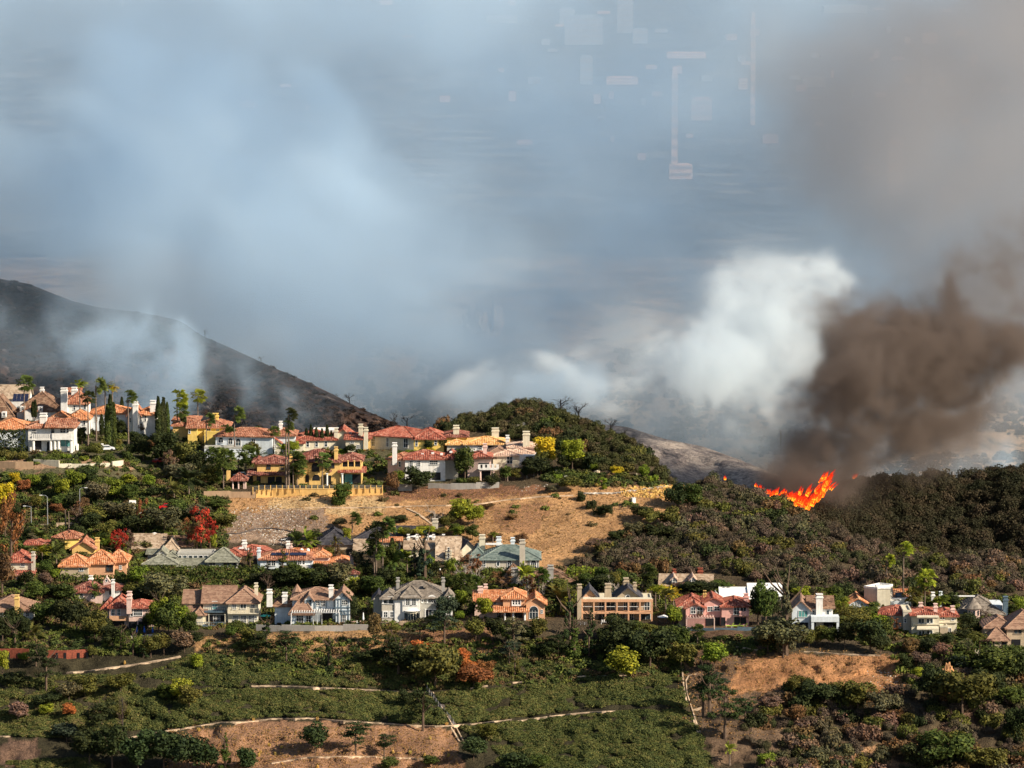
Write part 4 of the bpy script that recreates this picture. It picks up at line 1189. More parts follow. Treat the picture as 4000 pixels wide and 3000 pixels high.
m.tube([(cx_, .2, h.Z(2425)), (cx_, .2, h.Z(2382))], [1.75, 1.75], 12); h.put(m, 'bow_front', M_CREAM)
m = MB(); m.tube([(cx_, .2, h.Z(2383)), (cx_, .2, h.Z(2370))], [2.1, .4], 14); h.put(m, 'bow_roof', M_TRIM)
for k in range(-3, 4):
    a = k * .36; m = MB(); x_, y_ = cx_ + 1.78 * math.sin(a), .2 - 1.78 * math.cos(a)
    m.box(x_ - .22, x_ + .22, y_ - .03, y_ + .03, h.Z(2422), h.Z(2392)); h.put(m, 'bow_window', M_GLASS)
b = h.blk(1738, 1768, 2335, y=.5, d=7, wall=M_WHITE, vr=2300, rm=M_GREY, roof='hip'); h.win(b, 1755, 2345, 14, 26, 1, 1, fw=.3); h.win(b, 1755, 2400, 14, 26, 2, 2, fw=.3)
m = MB(); m.box(h.X(1653), h.X(1668), 4.4, 5.6, h.Z(2290, 5), h.Z(2279, 5)); h.put(m, 'dormer_vent', M_GREY)
h.chim(1725, 1737, 2262, 2305, 5, 1.3, M_CONC); h.chim(1544, 1556, 2262, 2280, 8, 1.2, M_CONC)
h.blk(1455, 1492, 2335, y=4, d=6, wall=M_GREYW, roof='gabley', vr=2312, rm=M_DARKSLATE)

h = House('house', 'peach house with bright orange ribbed roof and arched glass door gable', 1990, 2418)
b = h.blk(1852, 1966, 2343, y=2, d=9, wall=M_PALEPINK, vr=2303, rm=M_ORANGE, roof='gable')
h.win(b, 1928, 2358, 16, 22); h.win(b, 1948, 2402, 14, 24, 2, 2, 'arch')
b = h.blk(1965, 2050, 2332, y=0, d=9, wall=M_PEACH, vr=2298, rm=M_ORANGE, roof='hip')
for uu in (2006, 2017, 2028): h.win(b, uu, 2351, 6, 18, 1, 2, 'arch', fw=.14)
for (a0, a1, c0, c1) in ((1999, 2036, 2336, 2340), (1999, 2036, 2362, 2366), (1999, 2002, 2340, 2362), (2033, 2036, 2340, 2362)): h.box('window_surround', a0, a1, c0, c1, -.22, .2, M_TRIM)
h.blk(1933, 2060, 2384, 2384, y=-2.4, d=2.6, wall=None, vr=2369, rm=M_ORANGE, roof='shed')
h.hole(b, 2026, 2400, 30, 28); h.hole(b, 1985, 2402, 18, 26)
h.cols([1972, 2005, 2050], 2384, 2416, -2, .5, M_TRIM)
b = h.blk(2056, 2130, 2357, y=-1, d=9, wall=M_PEACH, vr=2330, rm=M_ORANGE, roof='gabley')
h.win(b, 2086, 2391, 34, 48, 3, 2, 'arch', frame=M_TRIM); h.win(b, 2118, 2388, 6, 12, 1, 2)
h.chim(1865, 1884, 2298, 2335, 5, 1.4, M_PALEPINK); h.chim(1888, 1902, 2288, 2306, 8, 1.2, M_PALEPINK)

h = House('house', 'peach two storey house with long open balcony frame and dark gables', 2400, 2428)
b = h.blk(2275, 2548, 2345, y=2.4, d=9, wall=M_TANW, roof='flat', rm=M_CREAM)
for uu, ww in ((2350, 20), (2385, 36), (2445, 14), (2478, 22), (2530, 20)): h.win(b, uu, 2366, ww, 34, 2, 1)
for uu, ww in ((2352, 30), (2388, 34), (2432, 22), (2468, 14), (2525, 36)): h.win(b, uu, 2411, ww, 34, 2, 1)
h.box('top_beam', 2270, 2552, 2339, 2350, 0, .6, M_PEACH); h.box('floor_beam', 2270, 2552, 2389, 2397, 0, 2.3, M_PEACH)
h.box('canopy', 2275, 2550, 2337, 2339.5, .1, 2.2, M_CREAM)
for uu in (2270, 2316, 2362, 2407, 2453, 2498, 2545): h.box('pillar', uu, uu + 6, 2350, 2389, .05, .5, M_PEACH); h.box('pillar', uu, uu + 6, 2397, 2428, .05, .5, M_PEACH, .8)
h.box('handrail', 2276, 2548, 2367.5, 2369, .2, .1, M_TRIM)
b = h.blk(2268, 2338, 2338, y=3, d=8, wall=M_PEACH, vr=2296, rm=M_DARKSLATE, roof='gabley'); h.win(b, 2292, 2337, 24, 12, 2, 1)
b = h.blk(2402, 2508, 2335, y=4, d=8, wall=M_TANW, vr=2289, rm=M_DARKSLATE, roof='gabley', over=.8); h.win(b, 2454, 2329, 14, 13, 2, 1, 'arch', fw=.2)
h.chim(2253, 2270, 2290, 2425, -.4, 1.5, M_TANW); h.chim(2360, 2392, 2287, 2340, 4, 1.6, M_TANW, taper=.14); h.chim(2440, 2460, 2263, 2300, 9, 1.5, M_TANW); h.chim(2477, 2490, 2281, 2320, 7, 1.2, M_TANW)
h.pergola(2346, 2396, 2428, -4, 2, M_TRIM, 6, 2480, 'deck_frame')

h = House('cottage', 'low cottage with tan shingle roof, two blue dormers and brick chimneys', 2690, 2292)
b = h.blk(2578, 2778, 2287, y=0, d=10, wall=M_WHITE, vr=2242, rm=M_TAN, roof='gable', yaw=-4)
for uu in (2632, 2707):
    q = h.blk(uu - 12, uu + 12, 2262, 2284, y=-.4, d=5, wall=M_TIMBER, vr=2249, rm=M_PALETILE, roof='gabley', over=.3, skirt=0, ribs=False, wname='dormer'); h.win(q, uu, 2271, 11, 18, 2, 2, fw=.16)
h.chim(2630, 2644, 2231, 2250, 6, 1.2, M_BRICK); h.chim(2731, 2751, 2227, 2245, 7, 1.3, M_BRICK)

h = House('house', 'salmon pink house with red tile roofs and white patio pergola', 2790, 2452)
b = h.blk(2652, 2680, 2368, y=2, d=9, wall=M_TANW, roof='none')  # tan stands for the shade on the pink house's side wall
b = h.blk(2652, 2760, 2366, y=3, d=11, wall=M_PINK, vr=2320, rm=M_RED, roof='hip')
b = h.blk(2678, 2752, 2372, y=.4, d=7, wall=M_PINK, vr=2353, rm=M_RED, roof='gabley')
h.win(b, 2707, 2383, 17, 24, 2, 2); h.win(b, 2733, 2384, 21, 28, 2, 2)
b = h.blk(2752, 2822, 2350, y=2, d=9, wall=M_PINK, vr=2330, rm=M_RED, roof='gabley', over=.5)
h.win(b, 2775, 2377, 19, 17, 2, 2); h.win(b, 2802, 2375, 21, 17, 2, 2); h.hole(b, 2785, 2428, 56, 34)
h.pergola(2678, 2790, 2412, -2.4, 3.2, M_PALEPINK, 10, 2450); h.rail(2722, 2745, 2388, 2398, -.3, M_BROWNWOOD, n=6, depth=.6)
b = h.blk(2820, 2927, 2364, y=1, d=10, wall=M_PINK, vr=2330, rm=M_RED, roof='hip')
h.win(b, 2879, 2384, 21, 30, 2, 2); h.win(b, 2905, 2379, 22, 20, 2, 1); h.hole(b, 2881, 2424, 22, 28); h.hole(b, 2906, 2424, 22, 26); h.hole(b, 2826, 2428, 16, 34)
h.rail(2888, 2928, 2386, 2402, -.5, M_PINK, solid=True, depth=1.5); h.chim(2911, 2929, 2326, 2362, 5, 1.3, M_PINK)
h.chim(2752, 2756, 2312, 2330, 7, .5, M_OCHRE); h.chim(2759, 2763, 2312, 2330, 7, .5, M_OCHRE)

h = House('building', 'long low building with dazzling white sloping roof behind the pink house', 2930, 2392, cat='building')
b = h.blk(2826, 2950, 2334, 2334, y=9, d=5, wall=M_WHITE, vr=2300, rm=M_BRIGHT, roof='shed', ribs=False)
b = h.blk(2940, 3062, 2320, 2320, y=10, d=5, wall=M_WHITE, vr=2284, rm=M_BRIGHT, roof='shed', ribs=False)
h.blk(2775, 2830, 2335, y=9, d=8, wall=M_BLUEWHITE, vr=2318, rm=M_GREYW, roof='gabley', ribs=False)

h = House('house', 'crisp white house with brown roof and broad white chimney above clipped hedges', 3180, 2462)
b = h.blk(3092, 3162, 2378, y=0, d=10, wall=M_BLUEWHITE, vr=2342, rm=M_BROWN, roof='gabley', yaw=-4)  # cool white carries the shade of the left gable in its colour
h.win(b, 3136, 2396, 34, 24, 3, 1, pane=M_TEALGLASS); h.hole(b, 3130, 2445, 50, 28)
b = h.blk(3160, 3254, 2370, y=.5, d=9, wall=M_WHITE, vr=2325, rm=M_SHAKE, roof='gable')
h.win(b, 3178, 2395, 9, 24, 1, 1); h.win(b, 3234, 2393, 11, 22, 1, 1)
h.chim(3187, 3213, 2328, 2416, -.6, 1.6, M_WHITE)
h.box('porch_band', 3165, 3275, 2408, 2429, -3, 3.5, M_BLUEWHITE)
for uu in (3166, 3265): h.box('pillar', uu, uu + 10, 2429, 2462, -2.9, .7, M_BLUEWHITE, 1)
h.box('garden_door', 3190, 3214, 2432, 2460, -.1, .2, M_CREAM, .5); h.hole(b, 3181, 2445, 10, 30); h.hole(b, 3236, 2445, 34, 30)

h = House('building', 'plain windowless cream tower block standing over the hedges', 3427, 2385, cat='building')
b = h.blk(3377, 3427, 2300, y=0, d=6.5, wall=M_GREIGE, roof='flat', rm=M_WHITE, yaw=-38, piv='r', skirt=6)  # greige puts the shade of the tower's left face into its colour
h.box('lit_face', 3427.4, 3478, 2299, 2380, .1, 5.5, M_CREAM, 4)  # right face of the same tower, sunlight put into its lighter colour
h.box('lit_face_coping', 3426, 3480, 2296, 2299, 0, 5.8, M_WHITE)

h = House('house', 'pale blue gabled house with orange roof edge left of the cream tower', 3350, 2385)
b = h.blk(3308, 3396, 2362, y=0, d=10, wall=M_BLUEWHITE, vr=2334, rm=M_ORANGE, roof='gabley'); h.win(b, 3350, 2358, 10, 10)
h.blk(3270, 3325, 2352, y=6, d=9, wall=M_TANW, vr=2318, rm=M_BROWN, roof='hip')

h = House('house', 'low white house with glowing orange roof and square skylight right of the tower', 3520, 2380)
b = h.blk(3478, 3566, 2346, y=0, d=9, wall=M_BLUEWHITE, roof='flat', rm=M_WHITE)
b2 = h.blk(3488, 3550, 2343, y=3, d=4.5, wall=M_BLUEWHITE, vr=2308, rm=M_ORANGE, roof='shed')
m = MB(); m.box(-1.0, 1.0, 0, 1.6, .1, .22); h.put(m, 'skylight', M_GLASS, Matrix.Translation((h.X(3520), 4.0, h.Z(2333, 3.6))) @ Matrix.Rotation(.5, 4, 'X'))

h = House('house', 'cream house with three red pyramid roofs and fabric awnings at the right', 3610, 2492)
b = h.blk(3440, 3548, 2397, y=4, d=9, wall=M_GREIGE, vr=2364, rm=M_RED, roof='hip', yaw=-10, piv='r')  # greige puts the cream house's left-side shade into the colour
h.win(b, 3507, 2420, 9, 20, 1, 2); h.win(b, 3502, 2470, 20, 30, 2, 1)
b = h.blk(3530, 3562, 2388, y=2.2, d=8, wall=M_GREIGE, roof='flat', rm=M_CREAM); h.win(b, 3538, 2422, 7, 16, 1, 2); h.win(b, 3538, 2468, 7, 20, 1, 2, 'arch')
b = h.blk(3560, 3668, 2398, y=0, d=9, wall=M_CREAM, vr=2372, rm=M_RED, roof='hip')
for uu in (3592, 3604, 3625, 3638): h.win(b, uu, 2424, 10, 17, 1, 1)
for uu in (3594, 3606, 3626, 3638): h.win(b, uu, 2474, 9, 20, 1, 1)
for (va, vb2) in ((2402, 2407), (2446, 2455)):
    m = MB(); m.poly([(h.X(3578), -1.8, h.Z(vb2, -1.8)), (h.X(3665), -1.8, h.Z(vb2, -1.8)), (h.X(3662), -.05, h.Z(va - 3, 0)), (h.X(3582), -.05, h.Z(va - 3, 0))])
    m.poly([(h.X(3578), -1.8, h.Z(vb2, -1.8) - .25), (h.X(3665), -1.8, h.Z(vb2, -1.8) - .25), (h.X(3665), -1.8, h.Z(vb2, -1.8)), (h.X(3578), -1.8, h.Z(vb2, -1.8))]); h.put(m, 'awning', M_CREAM)
h.box('string_course', 3566, 3672, 2436, 2440, -.35, .35, M_CREAM)
b = h.blk(3666, 3744, 2402, y=3, d=9, wall=M_CREAM, vr=2376, rm=M_RED, roof='hip')
h.win(b, 3681, 2412, 6, 10, 1, 1, 'arch'); h.win(b, 3691, 2412, 6, 10, 1, 1, 'arch'); h.win(b, 3728, 2418, 9, 5, 1, 1); h.win(b, 3716, 2464, 11, 22, 2, 1)
h.box('string_course', 3668, 3746, 2428, 2432, 2.6, .4, M_CREAM)
h.blk(3672, 3702, 2450, y=0, d=3, wall=M_TANW, roof='flat', rm=M_CREAM)
h.chim(3598, 3614, 2360, 2384, 6, 1.2, M_PALEPINK); h.chim(3650, 3665, 2365, 2402, 2, 1.2, M_PALEPINK); h.chim(3723, 3739, 2374, 2410, 5, 1.2, M_PALEPINK)

h = House('house', 'grey shingled house with round turret and conical roof at the right', 3850, 2425)
b = h.blk(3745, 3925, 2394, y=3, d=12, wall=M_GREIGE, vr=2322, rm=M_GREY, roof='hip')
b = h.blk(3880, 3930, 2362, y=5, d=8, wall=M_BLUEWHITE, roof='none')
m = MB(); xx = h.X(3804); m.tube([(xx, 1.5, h.Z(2440, 1)), (xx, 1.5, h.Z(2374, 1))], [1.65, 1.65], 14); h.put(m, 'turret', M_PALEPINK)
m = MB(); m.tube([(xx, 1.5, h.Z(2375, 1)), (xx, 1.5, h.Z(2333, 1))], [2.15, .05], 16); h.put(m, 'turret_roof', M_GREY)
for k in range(-2, 3):
    a = k * .6; m = MB(); x_, y_ = xx + 1.68 * math.sin(a), 1.5 - 1.68 * math.cos(a); m.box(x_ - .24, x_ + .24, y_ - .04, y_ + .04, h.Z(2402, 1), h.Z(2382, 1)); h.put(m, 'turret_window', M_GLASS)
h.chim(3925, 3944, 2338, 2395, 3, 1.4, M_TIMBER); h.chim(3680, 3692, 2318, 2352, 8, 1.2, M_BLUEWHITE); h.chim(3655, 3668, 2320, 2330, 12, 1.2, M_TRIM)
h.box('roof_ridge_deck', 3740, 3822, 2324, 2328, 8.5, .6, M_TRIM)

h = House('house', 'tan house with brown shingle roofs and peaked pavilion at the lower right edge', 3930, 2540)
b = h.blk(3856, 3972, 2446, y=5, d=10, wall=M_TANW, vr=2401, rm=M_BROWN, roof='hip'); h.win(b, 3915, 2470, 20, 14)
b = h.blk(3936, 4080, 2448, y=2, d=11, wall=M_TANW, vr=2378, rm=M_BROWN, roof='hip')
h.win(b, 3980, 2464, 30, 20, 2, 1, frame=M_TANW); h.hole(b, 3973, 2515, 34, 36)
b = h.blk(3858, 3936, 2494, y=-.5, d=6, wall=M_TANW, vr=2446, rm=M_BROWN, roof='pyr'); h.win(b, 3922, 2510, 16, 24, 2, 2, frame=M_BROWNWOOD)
h.pergola(3820, 3872, 2502, -2.5, 3.5, M_BROWNWOOD, 8, 2540); h.hole(b, 3870, 2520, 24, 30)
h.box('terrace_wall', 3800, 4060, 2540, 2556, -4, .5, M_CREAM, 2)
# ------------------------------------------------------------------ vegetation meshes
def quads_mesh(name, C, N, size, mat, rng, aspect=.75, jitter=.55):
    """leaf clumps: one small bent quad per centre C, facing about N"""
    n = len(C)
    N = N + rng.normal(0, jitter, (n, 3)); N /= np.linalg.norm(N, axis=1)[:, None] + 1e-9
    t = np.cross(N, rng.normal(0, 1, (n, 3))); t /= np.linalg.norm(t, axis=1)[:, None] + 1e-9
    b = np.cross(N, t)
    s = (size * rng.uniform(.6, 1.35, n))[:, None]
    t = t * s; b = b * s * aspect
    V = np.stack([C - t, C - b * .9 + t * .1, C + t, C + b * 1.1 - t * .15], 1).reshape(-1, 3)
    me = bpy.data.meshes.new(name)
    me.vertices.add(4 * n); me.vertices.foreach_set('co', V.reshape(-1).astype(np.float32))
    me.loops.add(4 * n); me.loops.foreach_set('vertex_index', np.arange(4 * n, dtype=np.int32))
    me.polygons.add(n); me.polygons.foreach_set('loop_start', np.arange(0, 4 * n, 4, dtype=np.int32))
    me.update(calc_edges=True); me.materials.append(mat)
    return me
def lobes(rng, n, spread, r0, r1, zmin=-.5, zmax=.8, flat=.85):
    L = []
    for k in range(n):
        a = rng.uniform(0, 2 * np.pi); z = rng.uniform(zmin, zmax)
        rr = spread * math.sqrt(max(0.02, 1 - (z * .8) ** 2)) * rng.uniform(.45, 1.0)
        L.append((rr * math.cos(a), rr * math.sin(a), z * flat, rng.uniform(r0, r1)))
    return L
def crown_mesh(name, L, n, size, mat, rng, ax=(1, 1, .9), base=None, fill=.25):
    """points on and just inside the surface of overlapping lobes"""
    w = np.array([l[3] ** 2 for l in L]); w /= w.sum()
    k = rng.choice(len(L), n, p=w)
    A = np.array(L)[k]
    d = rng.normal(0, 1, (n, 3)); d /= np.linalg.norm(d, axis=1)[:, None]
    rad = A[:, 3] * (1 - fill * rng.random(n) ** 1.5) * (1 + .12 * rng.normal(0, 1, n))
    C = A[:, :3] + d * rad[:, None] * np.array(ax)
    if base is not None:
        keep = C[:, 2] > base; C = C[keep]; d = d[keep]
    return quads_mesh(name, C, d + np.array([0, 0, .25]), size, mat, rng)
rg = np.random.default_rng(5)
BROAD = [crown_mesh('crown', [(0, 0, 0, .55)] + lobes(rg, 13, .62, .26, .44), 2400, .07, M_LEAF, rg) for _ in range(6)]
OAK = [crown_mesh('crown', [(0, 0, -.1, .5)] + lobes(rg, 18, .72, .2, .34, -.45, .6, .7), 2600, .06, M_LEAF, rg, fill=.4) for _ in range(4)]
SHRUB = [crown_mesh('shrub', [(0, 0, .05, .5)] + lobes(rg, 9, .55, .25, .42, -.1, .5, .7), 1300, .075, M_LEAF, rg, base=-.25) for _ in range(5)]
CONI = []
for _ in range(4):
    L = []
    for k in range(34):
        z = rg.uniform(0, 1); r = (1 - z) * .42 + .05; a = rg.uniform(0, 6.28)
        L.append((r * math.cos(a) * .8, r * math.sin(a) * .8, z * 2 - 1, rg.uniform(.10, .20) * (1.25 - z)))
    CONI.append(crown_mesh('crown', L, 2600, .042, M_LEAF, rg, ax=(1.2, 1.2, .6), fill=.6))
PINE = []
for _ in range(4):
    L = []
    for k in range(20):
        z = rg.uniform(-.75, .85); a = rg.uniform(0, 6.28); r = rg.uniform(.15, .75) * (1 - .35 * max(0, z))
        L.append((r * math.cos(a), r * math.sin(a), z, rg.uniform(.14, .30)))
    PINE.append(crown_mesh('crown', L, 2400, .046, M_LEAF, rg, ax=(1.35, 1.35, .55), fill=.7))
COLM = []
for _ in range(3):
    n = 1500; z = rg.uniform(-1, 1, n); prof = .13 * np.sqrt(np.clip(1 - np.clip(z, -1, 1) ** 2 * .75, 0, 1)) * (1 - .55 * np.clip(z, 0, 1) ** 2)
    a = rg.uniform(0, 6.28, n); rr = prof * rg.uniform(.75, 1.12, n)
    C = np.stack([rr * np.cos(a), rr * np.sin(a), z], 1)
    COLM.append(quads_mesh('crown', C, np.stack([np.cos(a), np.sin(a), 0 * a + .4], 1), .036, M_LEAF, rg, aspect=1.4))
LOOSE = [crown_mesh('crown', lobes(rg, 22, .8, .12, .26, -.7, .8, .9), 1600, .045, M_LEAF, rg, fill=.8) for _ in range(3)]
# clipped or shaggy hedge, unit box
def hedge_mesh(L_, W, H, n, size, rng, wob=.25):
    C = []; N = []
    tot = L_ * H * 2 + L_ * W + W * H * 2
    for k in range(n):
        q = rng.random() * tot
        if q < L_ * H: p = (rng.uniform(0, L_), 0, rng.uniform(0, H)); m = (0, -1, .2)
        elif q < 2 * L_ * H: p = (rng.uniform(0, L_), W, rng.uniform(0, H)); m = (0, 1, .2)
        elif q < 2 * L_ * H + L_ * W: p = (rng.uniform(0, L_), rng.uniform(0, W), H); m = (0, 0, 1)
        elif q < 2 * L_ * H + L_ * W + W * H: p = (0, rng.uniform(0, W), rng.uniform(0, H)); m = (-1, 0, .2)
        else: p = (L_, rng.uniform(0, W), rng.uniform(0, H)); m = (1, 0, .2)
        C.append(p); N.append(m)
    C = np.array(C); N = np.array(N, float)
    bulge = (vnoise(C[:, 0] * .7 + 3, C[:, 1] * .7, C[:, 2] * .8) - .5) * 2 * wob * 1.8
    C = C + N * bulge[:, None] + rng.normal(0, wob * .35, C.shape)
    return quads_mesh('hedge', C, N, size, M_LEAF, rng)
# trunks and bare limbs
def trunk_mesh(name, rng, h, r, limbs=5, mat=None, spread=.5, n=6):
    m = MB(); lean = (rng.uniform(-.06, .06) * h, rng.uniform(-.06, .06) * h)
    m.tube([(0, 0, -.4), (lean[0] * .4, lean[1] * .4, h * .5), (lean[0], lean[1], h)], [r * 1.25, r * .85, r * .4], n)
    for k in range(limbs):
        a = rng.uniform(0, 6.28); z = rng.uniform(.45, .95) * h; l = rng.uniform(.5, 1.0) * spread * h
        p0 = (lean[0] * z / h, lean[1] * z / h, z)
        p1 = (p0[0] + math.cos(a) * l * .6, p0[1] + math.sin(a) * l * .6, z + l * .45); p2 = (p0[0] + math.cos(a) * l, p0[1] + math.sin(a) * l, z + l * .95)
        m.tube([p0, p1, p2], [r * .42, r * .28, r * .1], 4)
    return m.mesh(name, mat or M_BARK)
TRUNK = [trunk_mesh('trunk', rg, 1.0, .045, 6, M_BARK) for _ in range(4)]
def bare_mesh(rng, mat, k=9):
    m = MB()
    m.tube([(0, 0, -.1), (.02, 0, .35), (.0, .02, .7)], [.04, .03, .015], 5)
    def br(p, d, l, r, lev):
        q = p + d * l
        mid = (p + q) / 2 + Vector(rng.normal(0, .05 * l, 3))
        m.tube([p, mid, q], [r, r * .75, r * .45], 4 if lev < 2 else 3, cap=False)
        if lev < 3:
            for _ in range(3):
                nd = (d + Vector(rng.normal(0, .55, 3))).normalized(); nd.z = abs(nd.z) * .8 + .1
                br(p.lerp(q, rng.uniform(.5, 1)), nd.normalized(), l * rng.uniform(.5, .75), r * .55, lev + 1)
    for _ in range(k):
        a = rng.uniform(0, 6.28); d = Vector((math.cos(a) * .75, math.sin(a) * .75, rng.uniform(.4, 1.2))).normalized()
        br(Vector((0, 0, rng.uniform(.15, .6))), d, rng.uniform(.22, .38), .018, 0)
    return m.mesh('branches', mat)
BARE_W = [bare_mesh(rg, M_PALEBARK, 7) for _ in range(2)]
BARE_D = [bare_mesh(rg, M_CHAR, 6) for _ in range(3)]
BARE_B = [bare_mesh(rg, M_BARK, 9) for _ in range(2)]
# palms
def fan_crown(rng, wind=.45, n=44):
    V = []; Fc = []
    for k in range(n):
        a = rng.uniform(0, 6.28); el = rng.uniform(-.75, 1.25)
        d = Vector((math.cos(a) * math.cos(el), math.sin(a) * math.cos(el), math.sin(el)))
        d.x += wind * (1 - .3 * d.x); d.normalize()
        L = rng.uniform(.45, .75)
        root = Vector((0, 0, 0)); hub = d * L
        side = d.cross(Vector((0, 0, 1))); side = side.normalized() if side.length > .1 else Vector((1, 0, 0)); upv = side.cross(d)
        n0 = len(V); V += [tuple(root), tuple(hub + side * .018), tuple(hub - side * .018)]; Fc.append((n0, n0 + 1, n0 + 2))
        for j in range(9):
            t = (j - 4) / 4 * 1.35
            q = (d * math.cos(t) + side * math.sin(t) + upv * rng.uniform(-.15, .15)).normalized()
            q = (q + Vector((wind * .7, 0, -.35 * rng.random()))).normalized()
            l = rng.uniform(.34, .52)
            w = side.cross(q).normalized() * .035 + upv.cross(q) * .05
            n0 = len(V); mid = hub + q * l * .55; tip = hub + q * l + Vector((wind * .08, 0, -.10))
            V += [tuple(hub), tuple(mid + w), tuple(tip), tuple(mid - w)]; Fc.append((n0, n0 + 1, n0 + 2, n0 + 3))
    me = bpy.data.meshes.new('crown'); me.from_pydata(V, [], Fc); me.materials.append(M_LEAF); return me
FANC = [fan_crown(rg, .4 + .12 * k) for k in range(4)]
def skirt_mesh(rng):
    V = []; Fc = []
    for k in range(46):
        a = rng.uniform(0, 6.28); z0 = rng.uniform(-.25, .05); r = rng.uniform(.08, .3)
        p = Vector((math.cos(a) * .05, math.sin(a) * .05, z0)); q = Vector((math.cos(a) * r + .08, math.sin(a) * r, z0 - rng.uniform(.25, .5)))
        w = Vector((-math.sin(a), math.cos(a), 0)) * .05
        n0 = len(V); V += [tuple(p - w * .4), tuple(p + w * .4), tuple(q + w), tuple(q - w)]; Fc.append((n0, n0 + 1, n0 + 2, n0 + 3))
    me = bpy.data.meshes.new('dead_fronds'); me.from_pydata(V, [], Fc); me.materials.append(M_DEADFROND); return me
M_DEADFROND = plain('dead_frond', (.20, .14, .075), .3, .9, 3)
SKIRT = [skirt_mesh(rg) for _ in range(2)]
def feather_crown(rng, wind=.15, n=26, stiff=.6):
    V = []; Fc = []
    for k in range(n):
        a = rng.uniform(0, 6.28); el = rng.uniform(-.1, 1.3)
        d = Vector((math.cos(a) * math.cos(el), math.sin(a) * math.cos(el), math.sin(el)))
        pts = [Vector((0, 0, 0))]; L = rng.uniform(.85, 1.1)
        dd = d.copy()
        for j in range(6):
            pts.append(pts[-1] + dd * L / 6); dd = (dd + Vector((wind * .35, 0, -.30 * (1 - stiff * .5)))).normalized()
        for j in range(1, 6):
            t = (pts[j] - pts[j - 1]).normalized(); side = t.cross(Vector((0, 0, 1)))
            side = side.normalized() if side.length > .1 else Vector((1, 0, 0))
            for f in (0, .33, .66):
                for sg in (-1, 1):
                    b = pts[j].lerp(pts[j + 1] if j < 6 else pts[j], f)
                    l = .26 * (1 - abs(j + f - 3) / 4.2)
                    q = b + (side * sg + t * .6 + Vector((0, 0, -.35 * rng.random()))).normalized() * l
                    n0 = len(V); V += [tuple(b - t * .03), tuple(b + t * .055), tuple(q)]; Fc.append((n0, n0 + 1, n0 + 2))
    me = bpy.data.meshes.new('crown'); me.from_pydata(V, [], Fc); me.materials.append(M_LEAF); return me
FEATH = [feather_crown(rg, w_, 26) for w_ in (.1, .35, .5, .8)]
def palm_trunk(rng, lean=.05):
    m = MB(); c = rng.uniform(-lean, lean)
    m.tube([(0, 0, -.03), (c * .3, 0, .3), (c * .8, 0, .65), (c, 0, 1.0)], [.5, .36, .3, .27], 7)
    return m.mesh('trunk', M_PALMBARK), c

# ------------------------------------------------------------------ plants as things
COLS = dict(dark=(.028, .038, .015), green=(.052, .074, .019), olive=(.085, .086, .024), bright=(.11, .15, .02), yellow=(.36, .29, .02), yg=(.18, .21, .025),
            blue=(.035, .05, .038), red=(.26, .03, .022), orange=(.40, .14, .05), rust=(.17, .075, .035), brown=(.12, .075, .04), grey=(.085, .082, .05), palm=(.07, .10, .028), straw=(.45, .32, .11), pine=(.028, .045, .018), mauve=(.13, .085, .07))
CNAME = dict(dark='dark green', green='mid green', olive='olive green', bright='bright green', yellow='golden yellow', yg='yellow-green', blue='blue-green', red='crimson', orange='orange', rust='rust brown', brown='brown-leaved', grey='grey-green', palm='green', straw='straw yellow', pine='deep green', mauve='mauve-brown')
PLANTS = []          # (object, photo u, photo v, noun, colour name, size word)
def ptone(c):
    k = R_.uniform(.82, 1.2)
    return tuple(x * k * R_.uniform(.93, 1.07) for x in COLS[c])
def mark(o, u, v, noun, c, hpx, cat, group):
    PLANTS.append([o, u, v, noun, CNAME.get(c, c), hpx, cat, group])
